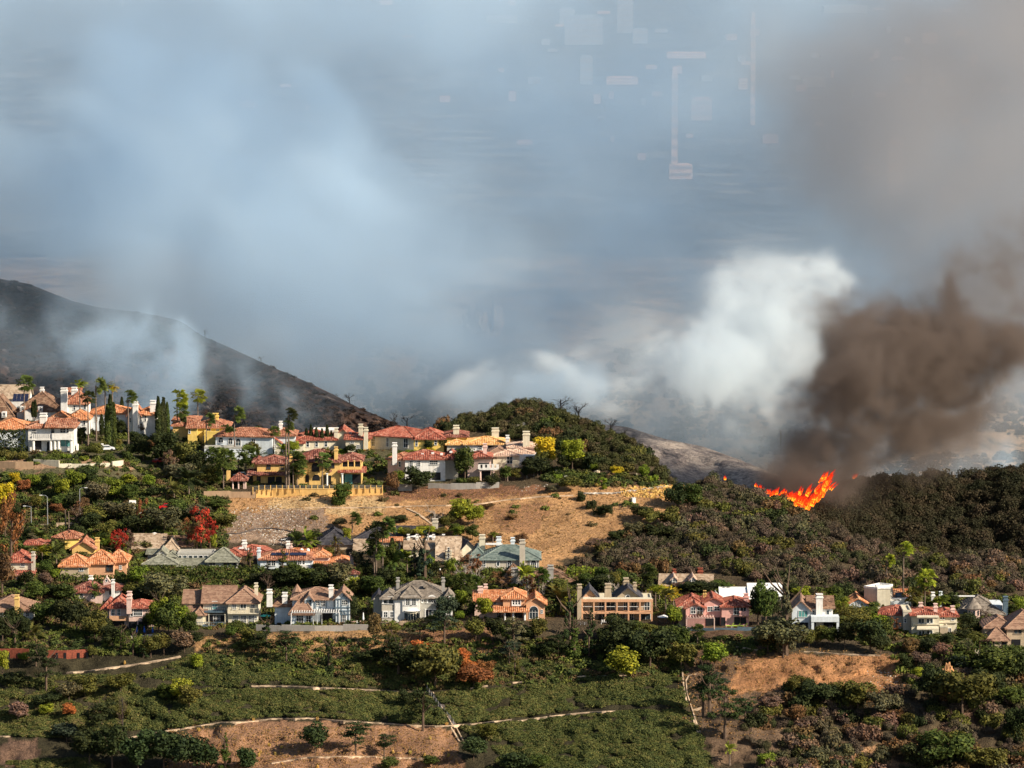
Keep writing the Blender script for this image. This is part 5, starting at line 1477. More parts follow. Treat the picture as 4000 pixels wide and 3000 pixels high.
def tree(kind, u, v, hp, wp, c='dark', Y=None, lift=0.0):
    """kind, photo foot point, height and width in photo px"""
    p = gpt(u, v) if Y is None else rayv(u, v, Y)
    p.z += lift
    S = F / p.y; H, W = hp / S, wp / S
    rz = R_.uniform(0, 6.28)
    col = ptone(c or 'brown')
    if kind in ('broad', 'oak', 'pine', 'conifer', 'loose', 'red'):
        src = dict(broad=BROAD, oak=OAK, pine=PINE, conifer=CONI, loose=LOOSE, red=LOOSE)[kind]
        nm = dict(broad='broadleaf_tree', oak='oak_tree', pine='pine_tree', conifer='conifer_tree', loose='sparse_tree', red='autumn_tree')[kind]
        root = empty(nm, p, 0)
        cb = dict(broad=.12, oak=.12, pine=.30, conifer=.06, loose=.15, red=.1)[kind]          # crown starts this far up
        cr = link('crown', src[R_.randrange(len(src))], root, color=col)
        ch = H * (1 - cb)
        ext = dict(broad=.95, oak=.85, pine=1.0, conifer=1.0, loose=.95, red=.95)[kind]
        cr.location = (0, 0, H * cb + ch / 2); cr.scale = (W / 2 / .98, W / 2 / .98, ch / 2 / ext); cr.rotation_euler = (0, 0, rz)
        tr = link('trunk', TRUNK[R_.randrange(4)], root)
        th = H * (.85 if kind in ('conifer', 'pine') else .6); rr = th * .045
        k = max(.5, min(1.6, H * .03)) / 1.0
        tr.scale = (th * .8, th * .8, th); tr.rotation_euler = (0, 0, rz)
        noun = dict(broad='rounded tree', oak='spreading tree', pine='open-crowned pine', conifer='feathery conifer', loose='thin-leaved tree', red='autumn tree')[kind]
        mark(root, u, v, noun, c, hp, 'tree', None)
    elif kind == 'cypress':
        root = empty('cypress_tree', p, 0)
        cr = link('crown', COLM[R_.randrange(3)], root, color=col)
        cr.location = (0, 0, H / 2 + .2); cr.scale = (W / 2 / .125, W / 2 / .125, H / 2); cr.rotation_euler = (0, 0, rz)
        m = MB(); m.tube([(0, 0, -.5), (0, 0, H * .4)], [.16, .1], 5); m.build('trunk', M_BARK, root)
        mark(root, u, v, 'slim cypress', c, hp, 'tree', None)
    elif kind == 'shrub':
        o = link('shrub', SHRUB[R_.randrange(5)], None, p, col)
        o.scale = (W / 2 / .9, W / 2 / .9, H / .95); o.location.z += H * .2; o.rotation_euler = (0, 0, rz)
        mark(o, u, v, 'shrub', c, hp, 'shrub', None); root = o
    elif kind in ('fan', 'fan2'):
        root = empty('fan_palm', p, 0)
        rp = W / 2 / .92
        tm, cx_ = palm_trunk(rg, .05)
        th = H - W * .40
        t = link('trunk', tm, root); t.scale = (max(.45, .022 * th + .25), max(.45, .022 * th + .25), th)
        tx = cx_ * t.scale[0]
        cr = link('crown', FANC[R_.randrange(4)], root, color=col); cr.location = (tx, 0, th); cr.scale = (rp, rp, rp); cr.rotation_euler = (0, 0, R_.uniform(-.4, .4))
        if kind == 'fan2':
            s_ = link('dead_fronds', SKIRT[R_.randrange(2)], root); s_.location = (tx, 0, th); s_.scale = (rp * 1.2,) * 3
        mark(root, u, v, 'windblown fan palm', c, hp, 'palm', None)
    elif kind == 'date':
        root = empty('feather_palm', p, 0)
        rp = W / 2 / 1.0
        th = max(.5, H - rp * .85)
        tm, cx_ = palm_trunk(rg, .05)
        t = link('trunk', tm, root); t.scale = (max(.5, .02 * th + .3),) * 2 + (th,)
        cr = link('crown', FEATH[R_.randrange(4)], root, color=col); cr.location = (cx_ * t.scale[0], 0, th); cr.scale = (rp, rp, rp); cr.rotation_euler = (0, 0, R_.uniform(-.4, .4))
        mark(root, u, v, 'feather palm', c, hp, 'palm', None)
    elif kind in ('bare', 'bared', 'bareb'):
        src = dict(bare=BARE_W, bared=BARE_D, bareb=BARE_B)[kind]
        o = link('bare_tree', src[R_.randrange(len(src))], None, p); o.scale = (W / 1.1, W / 1.1, H / 1.05); o.rotation_euler = (0, 0, rz)
        mark(o, u, v, dict(bare='leafless pale-branched tree', bared='charred leafless tree', bareb='leafless brown tree')[kind], '', hp, 'tree', None); root = o
    return root

TREES = [
 # --- top row, from the left
 ('fan', 95, 1640, 172, 52, 'palm'), ('date', 312, 1640, 165, 62, 'yg'), ('fan', 376, 1722, 248, 50, 'palm'), ('date', 412, 1700, 215, 66, 'yg'), ('date', 440, 1700, 200, 50, 'yellow'),
 ('cypress', 432, 1748, 205, 22, 'dark'), ('cypress', 421, 1750, 170, 20, 'green'), ('cypress', 445, 1748, 175, 18, 'green'), ('cypress', 477, 1665, 112, 15, 'dark'), ('cypress', 397, 1700, 80, 15, 'dark'), ('cypress', 129, 1632, 62, 14, 'dark'), ('cypress', 138, 1632, 70, 12, 'dark'),
 ('fan', 502, 1772, 250, 44, 'palm'), ('fan', 345, 1742, 215, 42, 'dark'), ('cypress', 619, 1728, 178, 20, 'dark'), ('cypress', 640, 1725, 172, 20, 'dark'), ('cypress', 654, 1722, 150, 16, 'green'), ('cypress', 632, 1728, 150, 16, 'dark'),
 ('fan', 693, 1712, 190, 56, 'yg'), ('fan2', 704, 1716, 138, 46, 'palm'), ('cypress', 717, 1712, 105, 24, 'dark'), ('fan', 773, 1650, 128, 44, 'yg', 1175), ('fan', 806, 1760, 148, 42, 'palm'), ('fan', 916, 1785, 200, 50, 'palm'),
 ('fan2', 874, 1765, 108, 48, 'palm'), ('fan2', 892, 1768, 96, 44, 'palm'), ('fan', 1128, 1905, 315, 44, 'dark'), ('fan', 1118, 1905, 268, 40, 'palm'), ('fan', 1070, 1785, 120, 34, 'palm'),
 ('fan', 828, 1872, 124, 62, 'green'), ('fan', 873, 1915, 160, 70, 'palm'), ('fan', 866, 1850, 100, 50, 'palm'), ('fan2', 932, 1855, 90, 46, 'palm'), ('fan', 961, 1855, 112, 60, 'green'), ('fan', 1145, 1905, 142, 64, 'green'), ('fan', 1160, 1900, 100, 50, 'palm'), ('date', 1108, 1790, 66, 66, 'bright'),
 ('broad', 1010, 1765, 92, 78, 'green'), ('broad', 985, 1790, 62, 60, 'olive'), ('broad', 1045, 1775, 70, 60, 'bright'), ('shrub', 905, 1738, 28, 60, 'yellow'), ('shrub', 830, 1722, 30, 42, 'yellow'), ('shrub', 768, 1730, 26, 36, 'yg'),
 ('cypress', 1197, 1756, 82, 14, 'dark'), ('cypress', 1215, 1756, 94, 13, 'dark'), ('cypress', 1236, 1756, 84, 14, 'dark'), ('cypress', 1258, 1756, 80, 13, 'dark'), ('cypress', 1278, 1754, 92, 14, 'dark'), ('cypress', 1294, 1754, 70, 12, 'dark'),
 ('broad', 1150, 1772, 46, 56, 'yg'), ('broad', 1100, 1822, 44, 50, 'green'), ('shrub', 1075, 1800, 26, 60, 'green'), ('date', 1012, 1800, 50, 60, 'palm'),
 ('broad', 640, 1830, 128, 120, 'dark'), ('broad', 720, 1850, 110, 110, 'olive'), ('broad', 770, 1870, 100, 80, 'dark'), ('oak', 700, 1880, 70, 120, 'grey'), ('loose', 668, 1865, 100, 76, 'mauve'), ('broad', 800, 1905, 80, 90, 'olive'), ('date', 738, 1935, 120, 108, 'dark'), ('date', 680, 1950, 80, 76, 'olive'), ('broad', 850, 1900, 52, 66, 'green'), ('shrub', 915, 1900, 40, 46, 'dark'),
 ('broad', 560, 1800, 90, 66, 'dark'), ('broad', 515, 1790, 60, 50, 'dark'), ('broad', 600, 1775, 60, 60, 'brown'), ('broad', 378, 1792, 56, 56, 'olive'), ('shrub', 400, 1755, 34, 56, 'olive'), ('shrub', 455, 1740, 30, 50, 'olive'), ('broad', 320, 1735, 60, 44, 'dark'), ('broad', 296, 1728, 52, 36, 'bright'), ('shrub', 360, 1765, 22, 60, 'green'), ('broad', 540, 1700, 50, 60, 'brown'), ('broad', 580, 1695, 40, 50, 'rust'), ('broad', 530, 1740, 50, 60, 'dark'), ('broad', 470, 1700, 55, 50, 'dark'),
 ('shrub', 30, 1790, 36, 70, 'olive'), ('shrub', 80, 1792, 30, 56, 'olive'), ('shrub', 210, 1795, 26, 60, 'green'), ('shrub', 170, 1806, 24, 50, 'green'), ('shrub', 150, 1788, 16, 40, 'dark'), ('shrub', 250, 1790, 20, 46, 'bright'), ('shrub', 430, 1800, 30, 50, 'green'), ('shrub', 500, 1795, 36, 46, 'green'), ('shrub', 290, 1800, 18, 36, 'dark'), ('shrub', 330, 1798, 20, 40, 'bright'), ('shrub', 115, 1800, 18, 36, 'dark'),
 ('date', 1275, 1885, 108, 50, 'dark'), ('date', 1290, 1885, 130, 66, 'bright'), ('broad', 1288, 1890, 92, 62, 'dark'), ('fan', 1259, 1900, 130, 48, 'palm'), ('broad', 1600, 1795, 34, 56, 'bright'), ('broad', 1370, 1775, 36, 50, 'dark'), ('shrub', 1340, 1770, 20, 40, 'bright'), ('broad', 1675, 1765, 44, 40, 'dark'), ('broad', 1730, 1762, 48, 40, 'dark'), ('shrub', 1555, 1782, 24, 44, 'olive'), ('shrub', 1685, 1766, 20, 50, 'yellow'),
 ('broad', 1816, 1880, 118, 96, 'green'), ('broad', 1530, 1925, 70, 62, 'brown'), ('broad', 1560, 1890, 50, 50, 'bright'), ('broad', 1636, 1920, 86, 112, 'dark'), ('broad', 1660, 1895, 50, 50, 'olive'), ('broad', 1340, 1965, 66, 84, 'green'), ('date', 1335, 1960, 60, 60, 'dark'), ('broad', 1920, 1905, 50, 66, 'dark'), ('shrub', 1800, 1885, 20, 50, 'green'), ('shrub', 1850, 1882, 24, 50, 'olive'), ('shrub', 1320, 1970, 40, 60, 'green'), ('broad', 1975, 1880, 50, 54, 'green'), ('broad', 2010, 1876, 44, 60, 'olive'),
 ('date', 1982, 1880, 60, 50, 'palm'), ('broad', 2100, 1868, 78, 120, 'dark'), ('broad', 2060, 1868, 50, 60, 'dark'), ('broad', 2132, 1828, 108, 92, 'yellow'), ('broad', 2112, 1850, 80, 70, 'olive'), ('broad', 2235, 1838, 108, 96, 'yg'), ('broad', 2200, 1842, 60, 70, 'dark'),
 ('broad', 2410, 1855, 34, 60, 'yellow'), ('broad', 2515, 1872, 52, 50, 'bright'), ('broad', 2320, 1840, 30, 40, 'bright'), ('shrub', 2310, 1878, 26, 50, 'green'), ('shrub', 2355, 1888, 26, 44, 'bright'), ('shrub', 2230, 1862, 20, 40, 'green'), ('shrub', 2180, 1868, 18, 40, 'bright'), ('shrub', 2450, 1872, 20, 46, 'olive'), ('shrub', 2550, 1880, 26, 50, 'bright'),
 ('broad', 2155, 1925, 26, 60, 'grey'), ('broad', 2230, 1920, 56, 100, 'olive'), ('shrub', 2270, 1955, 42, 40, 'dark'), ('shrub', 2310, 1985, 34, 44, 'dark'), ('shrub', 2345, 2005, 34, 50, 'dark'), ('broad', 2375, 2020, 44, 50, 'dark'),
 ('oak', 2500, 2030, 60, 90, 'dark'), ('oak', 2545, 2060, 80, 90, 'olive'), ('oak', 2575, 2110, 70, 110, 'dark'), ('oak', 2470, 2100, 60, 90, 'grey'), ('oak', 2410, 2120, 50, 80, 'dark'), ('oak', 2340, 2150, 50, 90, 'mauve'), ('broad', 2620, 2060, 70, 80, 'olive'), ('broad', 2640, 1990, 90, 100, 'dark'), ('broad', 2700, 1990, 90, 90, 'green'), ('oak', 1900, 1990, 26, 60, 'brown'), ('oak', 2000, 2030, 20, 50, 'brown'), ('oak', 1935, 2112, 30, 60, 'brown'), ('oak', 2040, 2120, 36, 60, 'brown'),
 # --- left slope below the top row
 ('broad', 15, 2010, 110, 80, 'yellow'), ('broad', 60, 1900, 50, 50, 'yellow'), ('broad', 130, 1905, 50, 60, 'bright'), ('broad', 190, 1920, 66, 66, 'green'), ('broad', 90, 1930, 50, 60, 'rust'), ('broad', 245, 1940, 60, 70, 'yg'), ('broad', 290, 1905, 66, 80, 'bright'), ('broad', 350, 1890, 50, 80, 'dark'),
 ('broad', 380, 1965, 80, 100, 'grey'), ('broad', 450, 1950, 80, 90, 'bright'), ('broad', 510, 1960, 60, 80, 'green'), ('broad', 500, 1895, 40, 66, 'yg'), ('broad', 580, 1910, 50, 60, 'bright'), ('broad', 600, 1945, 40, 60, 'dark'), ('oak', 450, 2040, 90, 150, 'grey'), ('oak', 370, 2050, 80, 120, 'olive'), ('broad', 540, 2090, 76, 130, 'dark'), ('oak', 640, 2090, 110, 150, 'grey'), ('broad', 690, 2040, 80, 90, 'green'), ('broad', 590, 2040, 60, 60, 'green'), ('broad', 770, 2040, 66, 110, 'grey'), ('oak', 860, 2060, 60, 120, 'olive'), ('broad', 850, 1990, 40, 80, 'green'),
 ('broad', 230, 1990, 56, 66, 'green'), ('broad', 290, 1990, 60, 60, 'dark'), ('broad', 220, 2010, 40, 60, 'rust'), ('broad', 330, 2000, 50, 50, 'brown'), ('broad', 60, 2020, 44, 60, 'dark'), ('broad', 140, 1990, 56, 50, 'olive'), ('loose', 310, 2030, 70, 70, 'brown'), ('bareb', 300, 2050, 70, 60, ''), ('loose', 560, 2085, 130, 50, 'rust'), ('loose', 590, 2020, 34, 26, 'orange'),
 ('red', 786, 2150, 165, 120, 'red'), ('red', 740, 2120, 100, 60, 'rust'), ('red', 820, 2140, 100, 66, 'red'), ('red', 472, 2165, 100, 62, 'red'), ('red', 500, 2150, 80, 60, 'mauve'), ('red', 450, 2145, 60, 40, 'red'), ('loose', 770, 2155, 130, 90, 'brown'), ('broad', 835, 2155, 66, 26, 'yg'), ('bareb', 500, 2170, 70, 60, ''),
 ('loose', 40, 2240, 310, 130, 'rust'), ('oak', 10, 2330, 180, 130, 'brown'), ('loose', 20, 2110, 110, 90, 'brown'),
 ('date', 100, 2185, 66, 62, 'palm'), ('date', 165, 2200, 90, 84, 'yg'), ('date', 220, 2205, 90, 84, 'palm'), ('date', 240, 2160, 60, 70, 'green'), ('date', 95, 2110, 60, 80, 'dark'), ('date', 155, 2120, 66, 80, 'green'), ('date', 385, 2130, 70, 90, 'green'), ('date', 480, 2160, 46, 46, 'yg'), ('date', 245, 2265, 66, 44, 'yg'), ('broad', 415, 2140, 40, 46, 'bright'), ('broad', 350, 2080, 70, 90, 'dark'), ('broad', 310, 2110, 60, 50, 'dark'), ('broad', 420, 2100, 60, 70, 'olive'), ('broad', 180, 2245, 50, 60, 'green'), ('broad', 210, 2272, 44, 46, 'bright'), ('date', 348, 2030, 40, 50, 'dark'),
 ('broad', 175, 2300, 60, 60, 'mauve'), ('broad', 105, 2300, 66, 70, 'dark'), ('broad', 140, 2360, 80, 90, 'green'), ('broad', 250, 2360, 80, 90, 'green'), ('broad', 200, 2340, 50, 70, 'dark'), ('date', 372, 2350, 76, 62, 'green'), ('date', 410, 2430, 76, 56, 'palm'), ('broad', 170, 2440, 90, 110, 'green'), ('broad', 240, 2460, 110, 90, 'dark'), ('broad', 300, 2470, 110, 110, 'dark'), ('broad', 370, 2500, 100, 110, 'olive'), ('broad', 400, 2480, 70, 80, 'dark'), ('broad', 50, 2480, 90, 110, 'dark'), ('broad', 10, 2510, 100, 80, 'dark'), ('date', 135, 2500, 70, 84, 'olive'), ('broad', 90, 2500, 80, 60, 'dark'), ('conifer', 62, 2560, 130, 60, 'dark'),
 ('broad', 535, 2300, 80, 90, 'bright'), ('broad', 520, 2340, 60, 80, 'olive'), ('oak', 640, 2370, 130, 190, 'grey'), ('broad', 560, 2360, 60, 80, 'dark'), ('broad', 590, 2300, 34, 36, 'yellow'), ('broad', 620, 2480, 140, 90, 'bright'), ('broad', 660, 2490, 130, 110, 'green'), ('broad', 700, 2480, 120, 90, 'bright'), ('conifer', 625, 2440, 116, 60, 'olive'), ('broad', 740, 2490, 90, 60, 'green'), ('broad', 580, 2460, 60, 60, 'dark'),
 ('conifer', 978, 2230, 86, 60, 'olive'), ('conifer', 968, 2215, 70, 34, 'olive'), ('conifer', 1105, 2255, 100, 110, 'olive'), ('conifer', 1045, 2245, 50, 60, 'dark'), ('broad', 1120, 2300, 80, 120, 'dark'), ('broad', 1190, 2290, 70, 110, 'green'), ('broad', 1060, 2300, 70, 80, 'dark'), ('broad', 1250, 2310, 90, 90, 'dark'), ('broad', 1320, 2310, 100, 120, 'grey'), ('bareb', 1045, 2330, 86, 56, ''), ('broad', 1000, 2290, 50, 60, 'dark'), ('broad', 1240, 2225, 24, 50, 'olive'), ('broad', 1385, 2320, 60, 50, 'yg'), ('broad', 1150, 2240, 40, 60, 'green'),
 ('date', 1205, 2150, 84, 90, 'bright'), ('date', 1160, 2140, 66, 70, 'green'), ('broad', 1220, 2115, 44, 76, 'dark'), ('broad', 1150, 2110, 30, 60, 'dark'), ('fan', 1376, 2080, 80, 44, 'palm'), ('broad', 1330, 2062, 36, 60, 'grey'), ('broad', 1357, 2130, 60, 36, 'yg'), ('date', 1312, 2180, 90, 46, 'olive'), ('broad', 1290, 2180, 40, 44, 'olive'), ('loose', 1320, 2180, 60, 60, 'brown'),
 ('fan2', 1495, 2272, 256, 62, 'palm'), ('fan2', 1470, 2275, 240, 60, 'dark'), ('fan', 1450, 2230, 130, 56, 'dark'), ('fan', 1462, 2272, 150, 50, 'palm'), ('fan2', 1442, 2225, 116, 50, 'green'), ('cypress', 1532, 2185, 82, 18, 'dark'), ('broad', 1520, 2255, 130, 80, 'olive'), ('date', 1548, 2260, 120, 100, 'palm'), ('date', 1590, 2240, 100, 70, 'yg'), ('broad', 1510, 2290, 66, 80, 'dark'), ('broad', 1400, 2225, 70, 60, 'grey'), ('broad', 1430, 2260, 70, 60, 'dark'), ('broad', 1395, 2270, 60, 40, 'green'), ('conifer', 1660, 2260, 180, 110, 'blue'), ('conifer', 1620, 2250, 120, 80, 'blue'), ('broad', 1680, 2235, 66, 38, 'bright'), ('broad', 1760, 2245, 64, 44, 'bright'), ('broad', 1700, 2240, 40, 40, 'dark'),
 ('broad', 1455, 2340, 80, 110, 'green'), ('broad', 1400, 2330, 66, 80, 'olive'), ('broad', 1560, 2290, 50, 66, 'green'), ('broad', 1440, 2300, 50, 60, 'dark'), ('conifer', 1385, 2330, 66, 56, 'green'), ('broad', 1370, 2430, 110, 60, 'dark'), ('broad', 1350, 2370, 60, 60, 'olive'), ('conifer', 1445, 2420, 66, 40, 'olive'),
 ('broad', 1800, 2045, 90, 110, 'yg'), ('broad', 1850, 2055, 70, 80, 'yg'), ('broad', 1770, 2050, 50, 60, 'olive'), ('bare', 1700, 2065, 90, 70, ''), ('broad', 1845, 2110, 60, 60, 'green'), ('broad', 1795, 2105, 44, 60, 'bright'), ('broad', 1735, 2070, 50, 50, 'olive'), ('broad', 1780, 2090, 40, 60, 'green'), ('date', 1925, 2130, 60, 40, 'bright'), ('broad', 1600, 2095, 30, 60, 'olive'), ('broad', 1680, 2092, 34, 50, 'yg'), ('broad', 1720, 2092, 30, 60, 'olive'), ('broad', 1640, 2095, 34, 60, 'yg'), ('broad', 1570, 2096, 34, 40, 'yg'), ('broad', 1560, 2040, 24, 80, 'dark'),
 ('loose', 1840, 2275, 110, 90, 'rust'), ('bare', 1815, 2300, 130, 80, ''), ('bare', 1860, 2300, 110, 60, ''), ('loose', 1960, 2300, 66, 90, 'brown'), ('broad', 1760, 2310, 66, 70, 'green'), ('fan', 1800, 2360, 120, 70, 'green'), ('fan', 1840, 2330, 80, 56, 'green'), ('broad', 1740, 2300, 40, 40, 'dark'), ('broad', 1820, 2340, 60, 60, 'dark'),
 ('date', 2052, 2310, 110, 76, 'yg'), ('fan', 2040, 2290, 80, 60, 'green'), ('fan', 2105, 2355, 140, 50, 'green'), ('bare', 2060, 2330, 100, 90, ''), ('loose', 2080, 2340, 90, 90, 'rust'), ('bare', 2120, 2350, 90, 60, ''), ('date', 2190, 2400, 130, 130, 'olive'), ('broad', 2180, 2340, 76, 100, 'olive'), ('broad', 2150, 2330, 50, 50, 'brown'), ('date', 2210, 2350, 70, 90, 'yg'),
 ('broad', 1800, 2390, 76, 60, 'bright'), ('broad', 1780, 2395, 40, 60, 'dark'), ('broad', 1890, 2425, 80, 76, 'yg'), ('broad', 1845, 2420, 70, 30, 'dark'), ('broad', 1795, 2425, 36, 44, 'bright'), ('broad', 1740, 2440, 110, 90, 'blue'),
 ('broad', 2290, 2290, 50, 60, 'green'), ('broad', 2350, 2280, 60, 66, 'green'), ('broad', 2340, 2320, 70, 110, 'dark'), ('broad', 2400, 2300, 60, 60, 'olive'), ('broad', 2430, 2290, 66, 50, 'green'), ('fan2', 2522, 2330, 128, 56, 'green'), ('date', 2560, 2380, 110, 76, 'yg'), ('fan2', 2508, 2330, 90, 50, 'dark'), ('date', 2600, 2420, 140, 84, 'olive'), ('date', 2575, 2350, 80, 70, 'yellow'), ('broad', 2530, 2320, 40, 50, 'yg'), ('date', 2630, 2400, 110, 60, 'yellow'), ('broad', 2630, 2460, 90, 66, 'bright'), ('bare', 2400, 2330, 70, 46, ''),
 ('broad', 2700, 2315, 40, 120, 'dark'), ('broad', 2760, 2312, 40, 100, 'dark'), ('broad', 2650, 2310, 36, 60, 'mauve'), ('broad', 2820, 2308, 36, 90, 'green'),
 ('broad', 2960, 2440, 140, 70, 'dark'), ('broad', 2990, 2450, 160, 80, 'green'), ('broad', 3020, 2440, 130, 60, 'dark'), ('conifer', 3070, 2560, 300, 110, 'grey'), ('oak', 3060, 2570, 170, 190, 'grey'), ('oak', 3000, 2550, 110, 120, 'dark'), ('broad', 3130, 2340, 50, 70, 'yg'), ('broad', 3100, 2330, 50, 60, 'dark'), ('date', 3240, 2370, 90, 70, 'bright'), ('broad', 3270, 2370, 80, 60, 'green'), ('broad', 3290, 2400, 60, 60, 'bright'),
 ('conifer', 3330, 2390, 30, 60, 'olive'), ('broad', 3415, 2395, 44, 44, 'green'), ('fan2', 3463, 2300, 138, 40, 'yg'), ('fan2', 3528, 2345, 232, 46, 'yg'), ('fan2', 3600, 2370, 180, 40, 'green'), ('fan2', 3612, 2385, 162, 60, 'yg'), ('fan2', 3596, 2375, 120, 46, 'palm'), ('fan', 3562, 2385, 90, 54, 'olive'), ('date', 3680, 2385, 66, 56, 'bright'), ('broad', 3725, 2380, 60, 50, 'dark'), ('broad', 3665, 2380, 44, 44, 'yg'), ('broad', 3580, 2380, 30, 40, 'green'), ('broad', 3990, 2400, 60, 66, 'bright'), ('broad', 3960, 2405, 44, 50, 'green'), ('bareb', 3850, 2425, 50, 60, ''),
 ('broad', 3790, 2480, 76, 90, 'dark'), ('date', 3820, 2490, 60, 70, 'dark'), ('broad', 3810, 2540, 70, 90, 'olive'), ('broad', 3770, 2560, 60, 70, 'grey'), ('broad', 3760, 2500, 40, 60, 'dark'), ('loose', 3490, 2480, 66, 56, 'rust'),
 # --- dark trees below the lower row
 ('conifer', 1040, 2530, 130, 80, 'pine'), ('broad', 985, 2540, 80, 110, 'olive'), ('broad', 930, 2490, 60, 80, 'green'), ('pine', 1120, 2590, 120, 110, 'pine'), ('pine', 1010, 2570, 90, 110, 'dark'), ('broad', 1180, 2440, 44, 60, 'green'), ('broad', 1120, 2430, 110, 80, 'dark'), ('broad', 1140, 2415, 60, 50, 'olive'),
 ('conifer', 1284, 2630, 155, 58, 'pine'), ('pine', 1530, 2560, 110, 90, 'olive'), ('broad', 1465, 2520, 110, 66, 'brown'), ('pine', 1500, 2610, 120, 180, 'dark'), ('pine', 1555, 2640, 140, 150, 'dark'), ('oak', 1450, 2600, 70, 90, 'dark'), ('pine', 1640, 2510, 90, 110, 'grey'), ('pine', 1735, 2520, 130, 110, 'blue'), ('oak', 1620, 2660, 130, 140, 'dark'), ('broad', 1645, 2570, 66, 80, 'orange'), ('broad', 1660, 2580, 44, 44, 'yellow'), ('oak', 1700, 2690, 180, 180, 'olive'), ('oak', 1750, 2640, 110, 110, 'dark'),
 ('broad', 1808, 2600, 64, 60, 'orange'), ('oak', 1850, 2690, 100, 160, 'rust'), ('broad', 1830, 2650, 70, 80, 'orange'), ('oak', 1890, 2640, 60, 80, 'rust'),
 ('broad', 1858, 2510, 90, 80, 'olive'), ('broad', 1935, 2510, 90, 90, 'dark'), ('broad', 1975, 2520, 100, 60, 'green'), ('pine', 2010, 2560, 140, 110, 'grey'), ('broad', 2105, 2500, 76, 86, 'olive'), ('broad', 2060, 2510, 66, 60, 'dark'), ('conifer', 2012, 2650, 110, 74, 'olive'), ('pine', 1990, 2600, 90, 100, 'blue'),
 ('conifer', 2225, 2500, 190, 80, 'pine'), ('conifer', 2310, 2510, 130, 84, 'pine'), ('conifer', 2245, 2570, 150, 110, 'green'), ('conifer', 2300, 2560, 130, 80, 'pine'), ('broad', 2420, 2500, 90, 110, 'dark'), ('broad', 2470, 2490, 60, 80, 'green'), ('oak', 2440, 2600, 150, 160, 'dark'), ('oak', 2540, 2610, 160, 180, 'dark'), ('broad', 2600, 2540, 90, 110, 'green'), ('broad', 2660, 2560, 110, 90, 'green'), ('oak', 2660, 2620, 120, 110, 'olive'), ('oak', 2380, 2580, 100, 110, 'dark'), ('broad', 2540, 2480, 40, 80, 'olive'), ('broad', 2360, 2510, 60, 70, 'dark'), ('pine', 2180, 2560, 90, 90, 'dark'), ('broad', 2140, 2570, 60, 80, 'dark'),
 ('broad', 2435, 2660, 124, 130, 'yg'), ('broad', 2790, 2620, 100, 100, 'bright'), ('pine', 2770, 2800, 190, 110, 'pine'), ('pine', 2745, 2800, 150, 90, 'pine'), ('pine', 2832, 2885, 195, 120, 'pine'), ('pine', 2910, 2810, 90, 100, 'pine'), ('fan', 2724, 2515, 76, 38, 'green'), ('pine', 2810, 2700, 70, 80, 'blue'),
 ('date', 2715, 2500, 60, 40, 'green'),
 # --- clipped shrubs and mass below the white house
 ('broad', 3190, 2520, 66, 80, 'olive'), ('broad', 3240, 2525, 66, 70, 'green'), ('broad', 3300, 2530, 90, 80, 'dark'), ('oak', 3400, 2550, 140, 120, 'pine'), ('broad', 3350, 2470, 66, 110, 'olive'), ('broad', 3430, 2470, 66, 90, 'bright'), ('broad', 3280, 2450, 44, 80, 'olive'), ('broad', 3320, 2430, 46, 70, 'olive'), ('broad', 3460, 2500, 80, 60, 'green'), ('oak', 3440, 2560, 90, 80, 'dark'), ('broad', 3390, 2415, 40, 80, 'green'), ('broad', 3160, 2530, 50, 60, 'olive'),
 ('broad', 3560, 2560, 60, 80, 'brown'), ('broad', 3620, 2560, 66, 80, 'dark'), ('broad', 3680, 2580, 66, 80, 'mauve'), ('broad', 3600, 2610, 60, 80, 'mauve'), ('broad', 3700, 2530, 50, 70, 'dark'), ('broad', 3540, 2620, 60, 70, 'dark'), ('broad', 3650, 2510, 36, 60, 'green'), ('broad', 3740, 2620, 60, 90, 'blue'), ('broad', 3580, 2660, 50, 50, 'yg'),
 ('oak', 3760, 2790, 190, 230, 'olive'), ('oak', 3640, 2760, 180, 140, 'dark'), ('oak', 3900, 2660, 130, 190, 'green'), ('oak', 3980, 2680, 150, 130, 'dark'), ('oak', 3860, 2720, 110, 130, 'dark'), ('broad', 3950, 2590, 66, 90, 'green'), ('broad', 3860, 2600, 60, 90, 'green'), ('oak', 3960, 2760, 80, 120, 'green'), ('oak', 3980, 2900, 150, 120, 'dark'),
 ('oak', 3180, 2760, 110, 170, 'dark'), ('oak', 3350, 2780, 120, 150, 'olive'), ('oak', 3120, 2720, 80, 110, 'olive'), ('oak', 3460, 2800, 110, 130, 'grey'), ('oak', 3280, 2760, 90, 110, 'dark'), ('oak', 3700, 3010, 160, 220, 'green'), ('oak', 3600, 3030, 130, 150, 'dark'), ('oak', 3850, 3020, 110, 160, 'olive'), ('broad', 3010, 2780, 60, 90, 'mauve'), ('broad', 3100, 2830, 70, 90, 'brown'),
 ('broad', 2990, 3010, 60, 80, 'bright'), ('date', 2850, 2990, 90, 50, 'yg'),
 # --- lowest slopes
 ('broad', 1230, 2940, 110, 110, 'pine'), ('pine', 1390, 2945, 120, 130, 'pine'), ('pine', 1500, 2955, 92, 90, 'pine'), ('pine', 1652, 2855, 150, 130, 'dark'), ('broad', 1590, 2760, 60, 66, 'dark'), ('broad', 1850, 2970, 80, 120, 'pine'), ('broad', 1680, 3000, 50, 66, 'green'), ('broad', 1520, 3010, 50, 80, 'green'), ('broad', 2010, 3030, 90, 130, 'pine'), ('broad', 1900, 2900, 66, 90, 'olive'), ('broad', 2110, 3010, 60, 90, 'green'),
